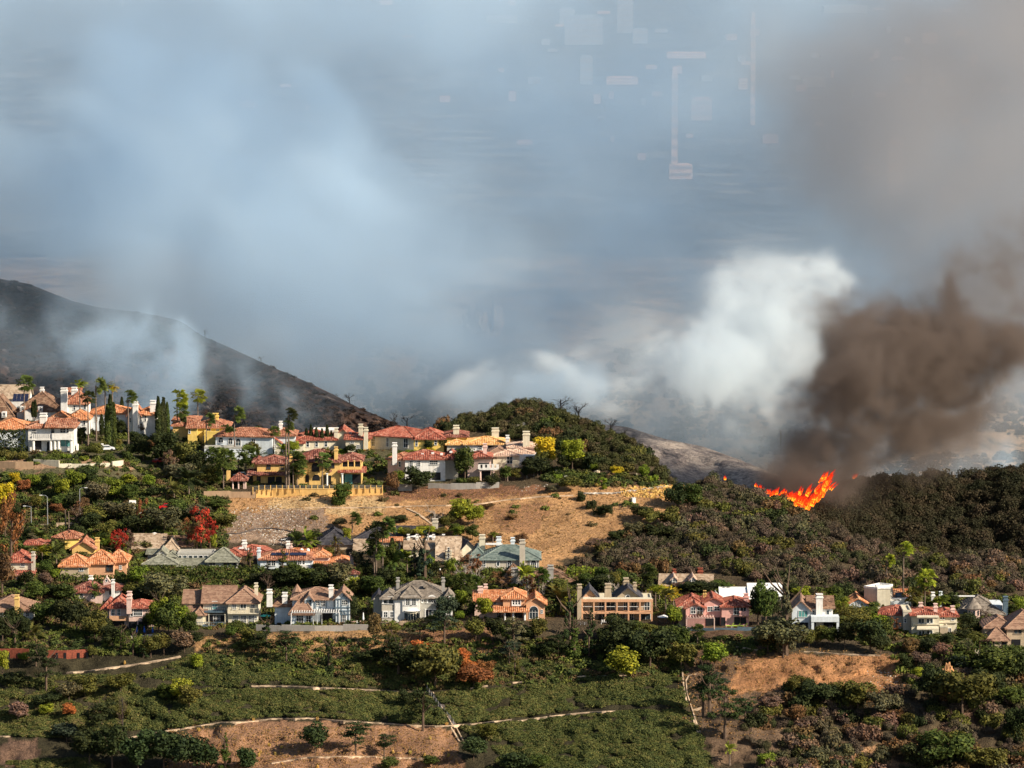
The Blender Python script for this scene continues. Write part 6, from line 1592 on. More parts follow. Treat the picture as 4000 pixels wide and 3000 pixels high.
 ('conifer', 880, 3010, 140, 90, 'green'), ('broad', 800, 3020, 120, 120, 'pine'), ('broad', 730, 3030, 150, 130, 'pine'), ('broad', 640, 3010, 140, 150, 'pine'), ('broad', 540, 3020, 150, 140, 'pine'), ('oak', 440, 3010, 190, 170, 'dark'), ('pine', 400, 2900, 150, 160, 'dark'), ('oak', 350, 2990, 140, 150, 'dark'), ('oak', 260, 2900, 80, 110, 'blue'), ('broad', 970, 3030, 100, 90, 'pine'), ('bareb', 478, 2895, 170, 40, ''),
 ('broad', 700, 2750, 90, 100, 'yg'), ('broad', 740, 2770, 90, 90, 'olive'), ('broad', 650, 2740, 70, 80, 'green'), ('oak', 470, 2710, 90, 110, 'olive'), ('broad', 330, 2720, 80, 120, 'olive'), ('oak', 270, 2740, 90, 110, 'grey'), ('pine', 180, 2700, 160, 110, 'dark'), ('pine', 140, 2600, 90, 90, 'dark'), ('broad', 240, 2725, 44, 80, 'yg'), ('broad', 180, 2800, 50, 60, 'yg'), ('broad', 272, 2800, 46, 56, 'orange'), ('broad', 770, 2620, 66, 60, 'yg'), ('broad', 10, 2640, 90, 60, 'yg'), ('broad', 95, 2590, 40, 50, 'bright'), ('broad', 362, 2570, 44, 36, 'olive'), ('broad', 70, 2820, 70, 90, 'mauve'), ('oak', 60, 2680, 60, 110, 'dark'), ('oak', 180, 2760, 60, 110, 'dark'), ('broad', 470, 2810, 50, 80, 'olive'),
 ('conifer', 470, 2540, 90, 90, 'green'), ('conifer', 520, 2560, 100, 80, 'green'), ('broad', 440, 2530, 80, 90, 'dark'), ('broad', 590, 2570, 90, 80, 'olive'), ('conifer', 560, 2570, 80, 60, 'pine'), ('broad', 640, 2560, 80, 60, 'olive'), ('broad', 720, 2550, 76, 100, 'mauve'), ('broad', 760, 2530, 60, 80, 'dark'), ('broad', 900, 2500, 50, 60, 'green'),
]
for t_ in TREES:
    kk = t_[0]
    fh, fw_ = (1.0, 1.45) if kk in ('fan', 'fan2') else ((1.04, 1.4) if kk == 'date' else ((1.0, 1.1) if kk == 'cypress' else (1.12, 1.26)))
    tree(kk, t_[1], t_[2], t_[3] * fh, t_[4] * fw_, t_[5], *(t_[6:7]))

# hedges
def hedge(u0, u1, v, hp, depth, c, label, wob=.25, n=None, name='hedge'):
    p0, p1 = gpt(u0, v), gpt(u1, v)
    S = F / p0.y; L_ = (p1 - p0).length; H = hp / S
    me = hedge_mesh(L_, depth, H + 1, n or int(min(6000, (L_ * H * 2 + L_ * depth) * 9)), .28, rg, wob)
    o = link(name, me, None, p0 - Vector((0, 0, 1)), ptone(c))
    d = p1 - p0; o.rotation_euler = (0, -math.atan2(d.z, math.hypot(d.x, d.y)), math.atan2(d.y, d.x))
    tag(o, label, 'hedge')
    return o
hedge(535, 1030, 2272, 56, 2.5, 'green', 'long clipped green hedge below the grey-green shingled house', .4)
hedge(-30, 88, 1775, 92, 3, 'dark', 'tall dark hedge in front of the villa at the left edge', .3)
hedge(1890, 1990, 2262, 38, 2, 'green', 'clipped dark hedge in front of the grey stone mansion')
hedge(2215, 2345, 2262, 42, 2.5, 'bright', 'flat-topped hedge right of the brown shake-roofed house', .3)
hedge(520, 690, 1760, 20, 2, 'dark', 'low dark hedge beneath the cypress group at top left')
hedge(230, 520, 2285, 36, 2, 'green', 'ivy covered hedge below the tan house with pyramid roofs', .4)
hedge(3280, 3480, 2428, 46, 5, 'olive', 'rounded terrace of clipped hedges beside the crisp white house', .8)
hedge(3700, 4010, 2620, 72, 6, 'green', 'broad green hedge below the tan pavilion house at lower right', 1.2)
hedge(1610, 1700, 2262, 30, 2, 'dark', 'dark flat hedge behind the grey-roofed bow-front house')
# ------------------------------------------------------------------ mass plantings
def scatter(name, P, S, srcs, mat, color=None, seed=1):
    """one object: every point carries a copy of one of the source clumps"""
    me = bpy.data.meshes.new(name)
    me.vertices.add(len(P)); me.vertices.foreach_set('co', P.reshape(-1).astype(np.float32))
    a = me.attributes.new('size', 'FLOAT_VECTOR', 'POINT'); a.data.foreach_set('vector', S.reshape(-1).astype(np.float32))
    ob = bpy.data.objects.new(name, me); COL.objects.link(ob)
    ng = bpy.data.node_groups.new(name + '_nodes', 'GeometryNodeTree')
    ng.interface.new_socket('Geometry', in_out='INPUT', socket_type='NodeSocketGeometry')
    ng.interface.new_socket('Geometry', in_out='OUTPUT', socket_type='NodeSocketGeometry')
    N, Lk = ng.nodes.new, ng.links.new
    gi, go = N('NodeGroupInput'), N('NodeGroupOutput')
    j = N('GeometryNodeGeometryToInstance')
    for s in srcs:
        so = bpy.data.objects.new(s.name, s)
        oi = N('GeometryNodeObjectInfo'); oi.inputs['Object'].default_value = so; oi.inputs['As Instance'].default_value = False
        g2 = N('GeometryNodeSetMaterial'); g2.inputs['Material'].default_value = mat; Lk(oi.outputs['Geometry'], g2.inputs[0])
        Lk(g2.outputs[0], j.inputs[0])
    iop = N('GeometryNodeInstanceOnPoints')
    Lk(gi.outputs[0], iop.inputs['Points']); Lk(j.outputs[0], iop.inputs['Instance'])
    iop.inputs['Pick Instance'].default_value = True
    ri = N('FunctionNodeRandomValue'); ri.data_type = 'INT'
    ri.inputs[4].default_value = 0; ri.inputs[5].default_value = len(srcs) - 1; ri.inputs['Seed'].default_value = seed
    Lk(ri.outputs[2], iop.inputs['Instance Index'])
    rr = N('FunctionNodeRandomValue'); rr.data_type = 'FLOAT_VECTOR'; rr.inputs[0].default_value = (-.12, -.12, 0); rr.inputs[1].default_value = (.12, .12, 6.28); rr.inputs['Seed'].default_value = seed + 3
    Lk(rr.outputs[0], iop.inputs['Rotation'])
    na = N('GeometryNodeInputNamedAttribute'); na.data_type = 'FLOAT_VECTOR'; na.inputs[0].default_value = 'size'
    Lk(na.outputs[0], iop.inputs['Scale'])
    Lk(iop.outputs[0], go.inputs[0])
    md = ob.modifiers.new('scatter', 'NODES'); md.node_group = ng
    ob['kind'] = 'stuff'
    return ob
def rnd_in(poly, n, rng, holes=()):
    xs = [p[0] for p in poly]; ys = [p[1] for p in poly]
    u = rng.uniform(min(xs), max(xs), n); v = rng.uniform(min(ys), max(ys), n)
    m = inside(u, v, poly)
    for h_ in holes: m &= ~inside(u, v, h_)
    return u[m], v[m]
def pts_ground(u, v, lift=0.0):
    Y = ground_Y(u, v); p = np.stack(ray(u, v, Y), 1); p[:, 2] += lift
    return p
rs_ = np.random.default_rng(77)
CLUMP = [crown_mesh('leaf_clump', [(0, 0, 0, .6)] + lobes(rg, 5, .6, .3, .5, -.1, .4, .5), 200, .15, M_COVER, rg, base=-.2) for _ in range(4)]
CBUSH = [crown_mesh('bush', [(0, 0, .1, .55)] + lobes(rg, 10, .58, .25, .42, -.05, .6, .75), 1700, .058, M_CHAP, rg, base=-.3) for _ in range(5)]
TUFT = [crown_mesh('tuft', [(0, 0, 0, .6)], 26, .3, M_DRY, rg, base=-.1) for _ in range(3)]

# chaparral: the brushy knoll, the right-hand slope and the dark ridge behind it
KNOLL = [(1690, 1720)] + [(u, crest(u) + 4) for u in range(1700, 2640, 40)] + [(2640, 1900), (2560, 1870), (2450, 1850), (2300, 1835), (2180, 1820), (2110, 1740), (2000, 1716), (1830, 1700)]
RIGHT = [(u, crest(u) + 4) for u in range(2680, 4040, 40)] + [(4040, 2300), (3780, 2330), (3400, 2330), (3270, 2340), (3100, 2300), (2790, 2245), (2570, 2245), (2330, 2225), (2240, 2225), (2250, 2180), (2330, 2160), (2430, 2105), (2560, 2070), (2640, 2030), (2700, 1960)]
LOWR = [(2900, 2860), (2960, 2760), (3080, 2700), (3250, 2700), (3380, 2740), (3530, 2680), (3560, 2600), (3700, 2580), (4040, 2640), (4040, 3060), (2900, 3060), (2960, 2960)]
bu = []
for poly, n in ((KNOLL, 1000), (RIGHT, 2300), (LOWR, 520)):
    u, v = rnd_in(poly, n, rs_); bu.append(np.stack([u, v], 1))
bu = np.concatenate(bu)
sz = 1.1 + 2.3 * rs_.random(len(bu)) ** 1.5
bp = pts_ground(bu[:, 0], bu[:, 1])
bs = np.stack([sz, sz, sz * rs_.uniform(.75, 1.25, len(bu))], 1)
order = np.argsort(-(sz * F / bp[:, 1]) - (bu[:, 1] > 2560) * 6)
big = order[:290]; rest = order[290:]
CHC = ['grey', 'olive', 'mauve', 'dark', 'brown', 'grey', 'mauve', 'dark', 'olive', 'brown']
for k in big:
    c = CHC[R_.randrange(len(CHC))]
    if bu[k, 0] < 2640 and bu[k, 1] < 1900: c = ('dark', 'dark', 'olive', 'green', 'brown')[R_.randrange(5)]
    o = link('chaparral_bush', SHRUB[R_.randrange(5)], None, tuple(bp[k]), tuple(x * .95 for x in ptone(c)))
    o.scale = (bs[k][0] * 1.15, bs[k][0] * 1.15, bs[k][2] * 1.25); o.location.z += .3; o.rotation_euler = (0, 0, R_.uniform(0, 6.28))
    PLANTS.append([o, bu[k, 0], bu[k, 1], 'wild bush', CNAME[c], sz[k] * 32, 'bush', 'chaparral bushes on the wild slopes'])
kn = (bu[rest][:, 0] < 2660) & (bu[rest][:, 1] < 1900)
scatter('chaparral_scrub', bp[rest][~kn] + np.array([0, 0, .3]), bs[rest][~kn], CBUSH, M_CHAP, seed=5)
scatter('knoll_scrub', bp[rest][kn] + np.array([0, 0, .3]), bs[rest][kn], CBUSH, M_KNOLL, seed=15)
# dark ridge
iu = rs_.uniform(2560, 4060, 1700); iv = rcrest(iu) + 3 + rs_.random(1700) ** 1.2 * (crest(iu) + 60 - rcrest(iu)); m_ = iv < crest(iu) + 40
iu, iv = iu[m_], iv[m_]
fu = np.clip((iu - RGU[0]) / (RGU[1] - RGU[0]), 0, len(RGU) - 1).astype(int)
jj = np.array([np.abs(RGV[:, a] - b).argmin() for a, b in zip(fu, iv)])
ry = RGY[jj, fu]
rp_ = np.stack(ray(iu, iv, ry), 1)
s1 = 1.7 + 3.0 * rs_.random(len(iu)) ** 1.6
M_RIDGE = scatter_leaf('shaded_ridge_leaf', [(0, (.018, .021, .011)), (.4, (.032, .030, .017)), (.7, (.05, .038, .025)), (1, (.028, .034, .014))])  # colours darkened to carry the smoke's shadow over the ridge
scatter('ridge_scrub', rp_ + np.array([0, 0, .4]), np.stack([s1, s1, s1 * .95], 1), CBUSH, M_RIDGE, seed=8)

# green ground cover on the lower terraces
COVER = [
    ([(750, 2560), (1150, 2560), (1500, 2590), (1900, 2640), (1900, 2690), (1480, 2690), (800, 2680), (560, 2640)], 7000),
    ([(560, 2690), (1480, 2700), (1660, 2712), (1740, 2800), (1740, 2830), (1200, 2800), (900, 2812), (600, 2850), (480, 2850), (460, 2740)], 12000),
    ([(1700, 2712), (1900, 2690), (2200, 2660), (2560, 2630), (2660, 2650), (2680, 2760), (2400, 2750), (2100, 2790), (1780, 2830)], 12000),
    ([(1800, 2840), (2150, 2800), (2650, 2770), (2700, 2790), (2740, 2880), (2800, 3060), (1850, 3060), (1960, 2950)], 13000),
    ([(1900, 2570), (2400, 2590), (2660, 2560), (2660, 2620), (2100, 2650), (1900, 2670)], 4500),
    ([(-40, 2640), (480, 2640), (560, 2700), (480, 2860), (200, 2880), (-40, 2870)], 7000),
    ([(-40, 2980), (330, 2960), (600, 3060), (-40, 3060)], 2000),
]
U = []; V = []
for poly, n in COVER:
    u, v = rnd_in(poly, n, rs_); U.append(u); V.append(v)
U = np.concatenate(U); V = np.concatenate(V)
gap = fbm(U / 60, V / 24, 0 * U, 4)
for pl in ([(478, 2888), (640, 2858), (860, 2824), (1060, 2810), (1200, 2807), (1480, 2826), (1700, 2838), (1860, 2828), (2110, 2806), (2330, 2782), (2420, 2778)], [(262, 2628), (420, 2612), (705, 2565)], [(980, 2680), (1170, 2684), (1440, 2696), (1640, 2707), (1692, 2706)], [(1832, 2692), (2000, 2668), (2110, 2660), (2290, 2642), (2530, 2640)]):
    gap = np.where(seg_dist(U, V + 2, pl) < 9, 0, gap)
m_ = gap > .36
U, V, gap = U[m_], V[m_], gap[m_]
cp = pts_ground(U, V)
cs = rs_.uniform(.55, 1.25, len(U)) * (.75 + 1.2 * (gap - .36))
scatter('ground_cover', cp, np.stack([cs, cs, cs * .8], 1), CLUMP, M_COVER, seed=2)
# low brush on the slopes between the houses
MIDS = [([(0, 1850), (900, 1880), (880, 2140), (0, 2140)], 2200), ([(0, 2100), (560, 2160), (560, 2560), (0, 2560)], 1500), ([(0, 1640), (1650, 1700), (1650, 1900), (800, 1900), (0, 1800)], 1300),
        ([(560, 2220), (1500, 2230), (1800, 2300), (1800, 2460), (560, 2460)], 2200), ([(1500, 2180), (2300, 2230), (2600, 2260), (3000, 2310), (3000, 2400), (1500, 2420)], 1800),
        ([(800, 2500), (1800, 2500), (2700, 2500), (2700, 2640), (1600, 2700), (800, 2600)], 1500), ([(3200, 2310), (4040, 2330), (4040, 2560), (3450, 2540), (3200, 2450)], 1700), ([(2640, 2480), (3100, 2500), (2980, 2560), (2660, 2540)], 220), ([(2100, 1830), (2600, 1870), (2590, 1900), (2230, 1900), (2100, 1870)], 350), ([(1000, 1905), (1100, 2030), (1900, 2080), (2300, 2060), (2600, 1950)], 45), ([(3450, 2520), (4040, 2560), (4040, 2760), (3560, 2700)], 500)]
U = []; V = []
for poly, n in MIDS:
    u, v = rnd_in(poly, n, rs_); U.append(u); V.append(v)
U = np.concatenate(U); V = np.concatenate(V); m_ = V > crest(U) + 8; U, V = U[m_], V[m_]
ms = .6 + 1.5 * rs_.random(len(U)) ** 1.6
M_MID = scatter_leaf('slope_brush_leaf', [(0, (.025, .038, .014)), (.3, (.045, .062, .02)), (.5, (.10, .12, .025)), (.65, (.055, .05, .022)), (.8, (.12, .075, .04)), (1, (.14, .17, .03))])
scatter('slope_brush', pts_ground(U, V), np.stack([ms, ms, ms], 1), CLUMP, M_MID, seed=4)
# dry tufts on the bare slopes
DT = [([(820, 1940), (2700, 1900), (2640, 2010), (2300, 2180), (1900, 2140), (1500, 2090), (830, 2110)], 5000), ([(780, 2480), (1900, 2460), (2000, 2560), (780, 2560)], 2600), ([(640, 2830), (1780, 2850), (1800, 3060), (640, 3060)], 4200), ([(2640, 2480), (3560, 2560), (3560, 2720), (2900, 2900), (2640, 2860)], 3600), ([(3150, 2880), (3800, 2900), (3800, 3060), (3100, 3060)], 500)]
U = []; V = []
for poly, n in DT:
    u, v = rnd_in(poly, n, rs_); U.append(u); V.append(v)
U = np.concatenate(U); V = np.concatenate(V)
ts = rs_.uniform(.10, .42, len(U)) ** 1.0
scatter('dry_grass', pts_ground(U, V), np.stack([ts, ts, ts * 1.1], 1), TUFT, M_DRY, seed=6)
# golden grass on the bank above the right slope
U, V = rnd_in([(2420, 1915), (2560, 1892), (2700, 1900), (2706, 1945), (2600, 1950), (2430, 1940)], 420, rs_)
M_GOLD = scatter_leaf('golden_grass', [(0, (.5, .30, .09)), (.5, (.62, .42, .15)), (1, (.7, .5, .2))])
ts = rs_.uniform(.35, .9, len(U)); scatter('golden_grass', pts_ground(U, V), np.stack([ts, ts, ts], 1), TUFT, M_GOLD, seed=9)
# rubble of pale stones on the dry slope
def stone_mesh(rng):
    m = bpy.data.meshes.new('stone')
    v = rng.normal(0, 1, (10, 3)); v /= np.linalg.norm(v, axis=1)[:, None]; v *= rng.uniform(.7, 1.1, (10, 1)) * np.array([1, .8, .7])
    import bmesh
    b = bmesh.new()
    for p in v: b.verts.new(p)
    bmesh.ops.convex_hull(b, input=b.verts); b.to_mesh(m); b.free(); m.materials.append(M_DIRTW)
    return m
STONE = [stone_mesh(rg) for _ in range(4)]
U, V = [], []
for poly, n in (([(870, 1990), (1090, 1970), (1200, 2000), (1190, 2060), (1000, 2100), (860, 2090)], 650), ([(1000, 2085), (1140, 2065), (1160, 2110), (1060, 2135)], 420), ([(3380, 2620), (3500, 2620), (3520, 2700), (3400, 2700)], 60), ([(2430, 2060), (2560, 2020), (2600, 2050), (2480, 2100)], 90), ([(3250, 2920), (3360, 2920), (3340, 2990), (3240, 2985)], 70), ([(860, 2600), (1010, 2620), (1000, 2660), (880, 2650)], 30), ([(2000, 1910), (2180, 1880), (2190, 1905), (2010, 1925)], 50)):
    u, v = rnd_in(poly, n, rs_); U.append(u); V.append(v)
U = np.concatenate(U); V = np.concatenate(V); ts = rs_.uniform(.06, .34, len(U))
scatter('rubble', pts_ground(U, V), np.stack([ts, ts, ts], 1), STONE, M_DIRTW, seed=10)

# scrub on the far slope and charred remains on the burnt hill
def on_sheet(gu, gv, gy, u, v):
    fu = np.clip(np.round((u - gu[0]) / (gu[1] - gu[0])), 0, len(gu) - 1).astype(int)
    jj = np.array([np.abs(gv[:, a] - b).argmin() for a, b in zip(fu, v)])
    return np.stack(ray(u, v, gy[jj, fu]), 1)
U = rs_.uniform(1400, 4100, 9000); V = rs_.uniform(1330, 1960, 9000)
gp = fbm(U / 130, V / 60, 0 * U + 2, 4); m_ = gp > .50; U, V = U[m_], V[m_]
s1 = .7 + 2.2 * rs_.random(len(U)) ** 1.6; M_FSC = scatter_leaf('far_scrub_leaf', [(0, (.02, .022, .018)), (.5, (.045, .04, .03)), (1, (.07, .055, .04))])
scatter('far_scrub', on_sheet(FGU, FGV, FGY, U, V), np.stack([s1, s1, s1 * 1.3], 1), CLUMP, M_FSC, seed=12)
U = rs_.uniform(-50, 1650, 6000); V = bcrest(U) + 3 + rs_.random(6000) * 560; m_ = V < 1900; U, V = U[m_], V[m_]
gp = fbm(U / 60, V / 40, 0 * U + 4, 4); m_ = gp > .46; U, V, gp = U[m_], V[m_], gp[m_]
s1 = rs_.uniform(.5, 2.2, len(U)); M_BSC = scatter_leaf('charred_scrub_leaf', [(0, (.008, .008, .009)), (.4, (.018, .015, .015)), (.62, (.05, .03, .022)), (.8, (.02, .018, .02)), (1, (.13, .11, .095))])
scatter('charred_scrub', on_sheet(BGU, BGV, BGY, U, V), np.stack([s1, s1, s1 * .7], 1), CLUMP, M_BSC, seed=14)
# ------------------------------------------------------------------ garden and retaining walls, drains, paths
def ribbon(name, pts, w, mat, lift=.18, kind='structure', label=None, cat=None, parent=None, sub=22):
    P_ = []
    for (a, b) in zip(pts[:-1], pts[1:]):
        n = max(1, int(math.hypot(b[0] - a[0], b[1] - a[1]) / sub))
        for k in range(n): P_.append((a[0] + (b[0] - a[0]) * k / n, a[1] + (b[1] - a[1]) * k / n))
    P_.append(pts[-1])
    W3 = [gpt(u, v, lift) for u, v in P_]
    m = MB(); L_ = []; R2 = []
    for k, p in enumerate(W3):
        d = W3[min(k + 1, len(W3) - 1)] - W3[max(k - 1, 0)]; d.z = 0; d.normalize()
        s = Vector((-d.y, d.x, 0)) * w / 2 * R_.uniform(.45, 1.0)
        L_.append(p + s); R2.append(p - s)
    for k in range(len(W3) - 1):
        m.poly([R2[k], R2[k + 1], L_[k + 1], L_[k]])
        m.poly([R2[k] - Vector((0, 0, .7)), R2[k + 1] - Vector((0, 0, .7)), R2[k + 1], R2[k]])
        m.poly([L_[k], L_[k + 1], L_[k + 1] - Vector((0, 0, .7)), L_[k] - Vector((0, 0, .7))])
    o = m.build(name, mat, parent); o['kind'] = kind
    if kind != 'structure': del o['kind']
    return o
for pts, w_ in (([(478, 2888), (560, 2872), (640, 2858), (760, 2840), (860, 2824), (960, 2822), (1060, 2810), (1200, 2807), (1320, 2816), (1480, 2826), (1600, 2834), (1700, 2838), (1750, 2836), (1860, 2828), (2000, 2812)], .62),
                ([(262, 2628), (330, 2624), (420, 2612), (560, 2592), (640, 2578), (705, 2565)], 1.3),
                ([(980, 2680), (1080, 2681), (1170, 2684), (1300, 2690), (1440, 2696), (1560, 2704), (1640, 2707), (1692, 2706)], .6), ([(1832, 2690), (1905, 2680)], .9),
                ([(2000, 2668), (2110, 2660), (2200, 2648), (2290, 2642), (2420, 2642), (2530, 2640)], .7), ([(2000, 2822), (2110, 2804), (2230, 2790), (2330, 2782), (2420, 2779)], .6),
                ([(2664, 2590), (2668, 2650), (2674, 2710), (2684, 2745)], .55), ([(2690, 2640), (2680, 2660), (2684, 2710), (2700, 2760), (2722, 2830), (2740, 2870)], .4), ([(2690, 2640), (2720, 2634)], .4), ([(2706, 2775), (2745, 2762)], .35), ([(2708, 2810), (2728, 2868)], .4),
                ([(1762, 2842), (1796, 2900)], .55), ([(1782, 2842), (1812, 2900)], .4), ([(1692, 2706), (1770, 2838)], .3),
                ([(1280, 1984), (1450, 1984), (1620, 1978), (1740, 1976), (1860, 1972), (1960, 1956), (2100, 1942), (2240, 1936)], .9), ([(1590, 1988), (1630, 2006), (1688, 2050)], .8), ([(1060, 1995), (1200, 1985), (1300, 1984)], .35),
                ([(3140, 2546), (3280, 2556), (3440, 2562)], .8), ([(2840, 2522), (2960, 2540)], .7), ([(1060, 2984), (1200, 2960), (1400, 2956), (1560, 2962), (1700, 2966)], .55), ([(0, 2878), (40, 2878)], .6), ([(1380, 2562), (1410, 2564)], 1.2), ([(1590, 2572), (1625, 2566)], 1.0)):
    ribbon('path', pts, w_, M_PALECONC)
M_CHANNEL = plain('dark_channel', (.10, .08, .07), .25, .9, 1.2)  # dark tone of the drain line and the stair channel
ribbon('path', [(852, 2088), (940, 2084), (1000, 2066), (1060, 2064), (1120, 2072), (1160, 2084)], .8, M_CHANNEL)
ribbon('path', [(1700, 2712), (1735, 2770), (1775, 2835)], 1.4, M_CHANNEL)
def wall_run(name, pts, hp, th, mat, label, cat, cap=None, sink=1.2, part='panel'):
    """wall following the ground; every straight run is a panel of its own"""
    W3 = [gpt(u, v) for u, v in pts]
    root = empty(name, W3[0])
    for k, (a, b) in enumerate(zip(W3[:-1], W3[1:])):
        S = F / a.y; h0 = (hp[k] if isinstance(hp, (list, tuple)) else hp) / S
        d = b - a; n = Vector((-d.y, d.x, 0)).normalized() * th
        z = max(a.z, b.z) + h0
        m = MB(); q0, q1 = a - W3[0], b - W3[0]
        bot = min(a.z, b.z) - sink - W3[0].z; top = z - W3[0].z
        m.v = [(q0.x, q0.y, bot), (q1.x, q1.y, bot), (q1.x + n.x, q1.y + n.y, bot), (q0.x + n.x, q0.y + n.y, bot), (q0.x, q0.y, top), (q1.x, q1.y, top), (q1.x + n.x, q1.y + n.y, top), (q0.x + n.x, q0.y + n.y, top)]
        for q in ((0, 3, 2, 1), (4, 5, 6, 7), (0, 1, 5, 4), (1, 2, 6, 5), (2, 3, 7, 6), (3, 0, 4, 7)): m.f.append(q)
        p = m.build(part, mat, root)
        if cap:
            c = MB(); e = .08; t0 = top + .002
            n2 = n.normalized() * e
            c.v = [(q0.x - n2.x, q0.y - n2.y, t0), (q1.x - n2.x, q1.y - n2.y, t0), (q1.x + n.x + n2.x, q1.y + n.y + n2.y, t0), (q0.x + n.x + n2.x, q0.y + n.y + n2.y, t0)]
            c.v += [(x, y, z_ + .14) for x, y, z_ in c.v]
            for q in ((0, 3, 2, 1), (4, 5, 6, 7), (0, 1, 5, 4), (1, 2, 6, 5), (2, 3, 7, 6), (3, 0, 4, 7)): c.f.append(q)
            c.build('coping', cap, p)
    tag(root, label, cat); return root
M_WALLY = stucco('sunlit_yellow_wall', (.78, .48, .17)); M_WALLB = stucco('tan_and_shaded_wall', (.40, .27, .17))
wall_run('retaining_wall', [(1000, 1946), (1065, 1942), (1180, 1938), (1280, 1938), (1380, 1937), (1440, 1936), (1496, 1934)], 27, .4, M_WALLY, 'long bright yellow retaining wall under the ochre villa', 'wall', M_OCHRE)
wall_run('retaining_wall', [(796, 1944), (900, 1946), (998, 1946)], 25, .4, M_WALLB, 'left end of the yellow retaining wall, its shade coloured tan', 'wall')  # same wall as the yellow run; tan puts its shade into the colour
wall_run('retaining_wall', [(1672, 1909), (1760, 1912), (1860, 1910), (1950, 1904)], 21, .4, M_CONC, 'long grey concrete retaining wall below the white house with skylights', 'wall')
wall_run('retaining_wall', [(1556, 1918), (1610, 1918)], 26, .4, M_CONC, 'short grey retaining wall between two shrubs right of the yellow wall', 'wall')
wall_run('retaining_wall', [(1000, 2466), (1100, 2466), (1230, 2466), (1340, 2466), (1446, 2462)], 22, .35, M_CONC, 'grey concrete wall below the half-timbered cottage', 'wall')
wall_run('retaining_wall', [(1455, 2440), (1560, 2442), (1680, 2436), (1760, 2432)], 10, .35, M_PALECONC, 'low pale terrace edge below the grey-roofed bow-front house', 'wall')
wall_run('terrace_fence', [(2664, 2462), (2780, 2463), (2880, 2463), (2990, 2460)], 9, .2, M_TIMBER, 'dark low terrace fence below the salmon pink house', 'fence')
wall_run('garden_wall', [(-10, 1832), (60, 1830), (130, 1832)], 26, .4, M_WALLB, 'tan garden wall below the hedge at the left edge', 'wall')
wall_run('garden_wall', [(130, 1808), (230, 1826), (280, 1828), (350, 1826), (430, 1822)], 14, .4, M_CREAM, 'broken cream rock wall below the balcony villa', 'wall')
wall_run('garden_wall', [(440, 1824), (482, 1818)], 20, .5, M_CREAM, 'short pointed cream wall section left of the dark tree grove', 'wall')
wall_run('street_wall', [(150, 2058), (220, 2060), (310, 2048)], 8, .3, M_PALECONC, 'pale roadside wall beneath the street lamps on the left slope', 'wall')
bw = wall_run('brick_wall', [(-12, 2570), (40, 2571), (112, 2570)], 36, .35, M_BRICK, 'red brick wall with dark slots at the left edge', 'wall')
bw2 = wall_run('brick_wall', [(182, 2572), (260, 2574), (346, 2568)], 32, .35, M_BRICK, 'red brick wall with dark slots right of the palm', 'wall')
for rt, us in ((bw, (34, 76)), (bw2, (222, 254, 278, 307, 341))):
    for uu in us:
        p = gpt(uu, 2572) - rt.location; m = MB(); m.box(p.x - .28, p.x + .28, p.y - .14, p.y + .05, p.z - .2, p.z + 1.3); m.build('slot', M_BLACK, rt)  # solid black boxes standing for the shade inside the slots
wall_run('deck_wall', [(2640, 2568), (2690, 2560)], 6, .3, M_PALECONC, 'small pale edging at the top of the concrete drain channel', 'wall')
# dry white stone wall on the bank
root = empty('stone_wall', gpt(2270, 1930)); tag(root, 'rough whitewashed stone wall along the bank below the rose garden', 'wall')
sp = [(2268, 1930), (2340, 1930), (2400, 1930), (2450, 1922), (2500, 1916), (2560, 1908), (2605, 1902)]
us = np.linspace(2268, 2605, 26)
for k, uu in enumerate(us):
    vv = np.interp(uu, [p[0] for p in sp], [p[1] for p in sp]); p = gpt(uu, vv) - root.location
    o = link('stone', STONE[k % 4], root); o.location = p + Vector((0, 0, .2)); s_ = R_.uniform(.5, .85); o.scale = (s_ * 1.25, s_ * .7, s_ * .7); o.rotation_euler = (0, 0, R_.uniform(-.5, .5))
# fence posts with a rail on top of the yellow wall
root = empty('garden_fence', gpt(990, 1905)); tag(root, 'wire fence with ochre posts along the top of the yellow wall', 'fence')
Yw = gpt(1200, 1938).y + .5; prev = None
for uu in range(988, 1500, 23):
    p = rayv(uu, 1911 if uu > 1010 else 1918, Yw) - root.location
    m = MB(); m.box(p.x - .1, p.x + .1, p.y, p.y + .18, p.z - .8, p.z + 1.0); m.build('post', M_OCHRE, root)
    if prev:
        m = MB()
        for dz in (.2, .6, .92): m.tube([prev + Vector((0, .1, dz)), p + Vector((0, .1, dz))], [.02, .02], 3)
        m.build('wire', M_METAL, root)
    prev = p
def fence(label, pts, hp, sp_, mat, name='fence'):
    W3 = [gpt(u, v) for u, v in pts]; root = empty(name, W3[0]); tag(root, label, 'fence')
    prev = None
    for a, b in zip(W3[:-1], W3[1:]):
        n = max(1, int((b - a).length / sp_))
        for k in range(n + 1):
            p = a.lerp(b, k / n) - W3[0]; h_ = hp / (F / a.y)
            if prev is not None and (p - prev).length < .2: continue
            m = MB(); m.tube([p - Vector((0, 0, .5)), p + Vector((0, 0, h_))], [.06, .06], 4); m.build('post', mat, root)
            if prev is not None:
                m = MB()
                for f_ in (.35, .92): m.tube([prev + Vector((0, 0, h_ * f_)), p + Vector((0, 0, h_ * f_))], [.035, .035], 3)
                m.build('rail', mat, root)
            prev = p
    return root
fence('dark post and rail fence crossing the dry bank on the right', [(2360, 1996), (2420, 1992), (2500, 1990)], 17, 1.0, M_BARK)
fence('mesh fence climbing beside the concrete stair between green terraces', [(1668, 2700), (1712, 2760), (1770, 2830)], 22, 1.6, M_METAL)
fence('short fence above the rubble on the dry slope', [(1098, 2132), (1124, 2128)], 26, .9, M_METAL)
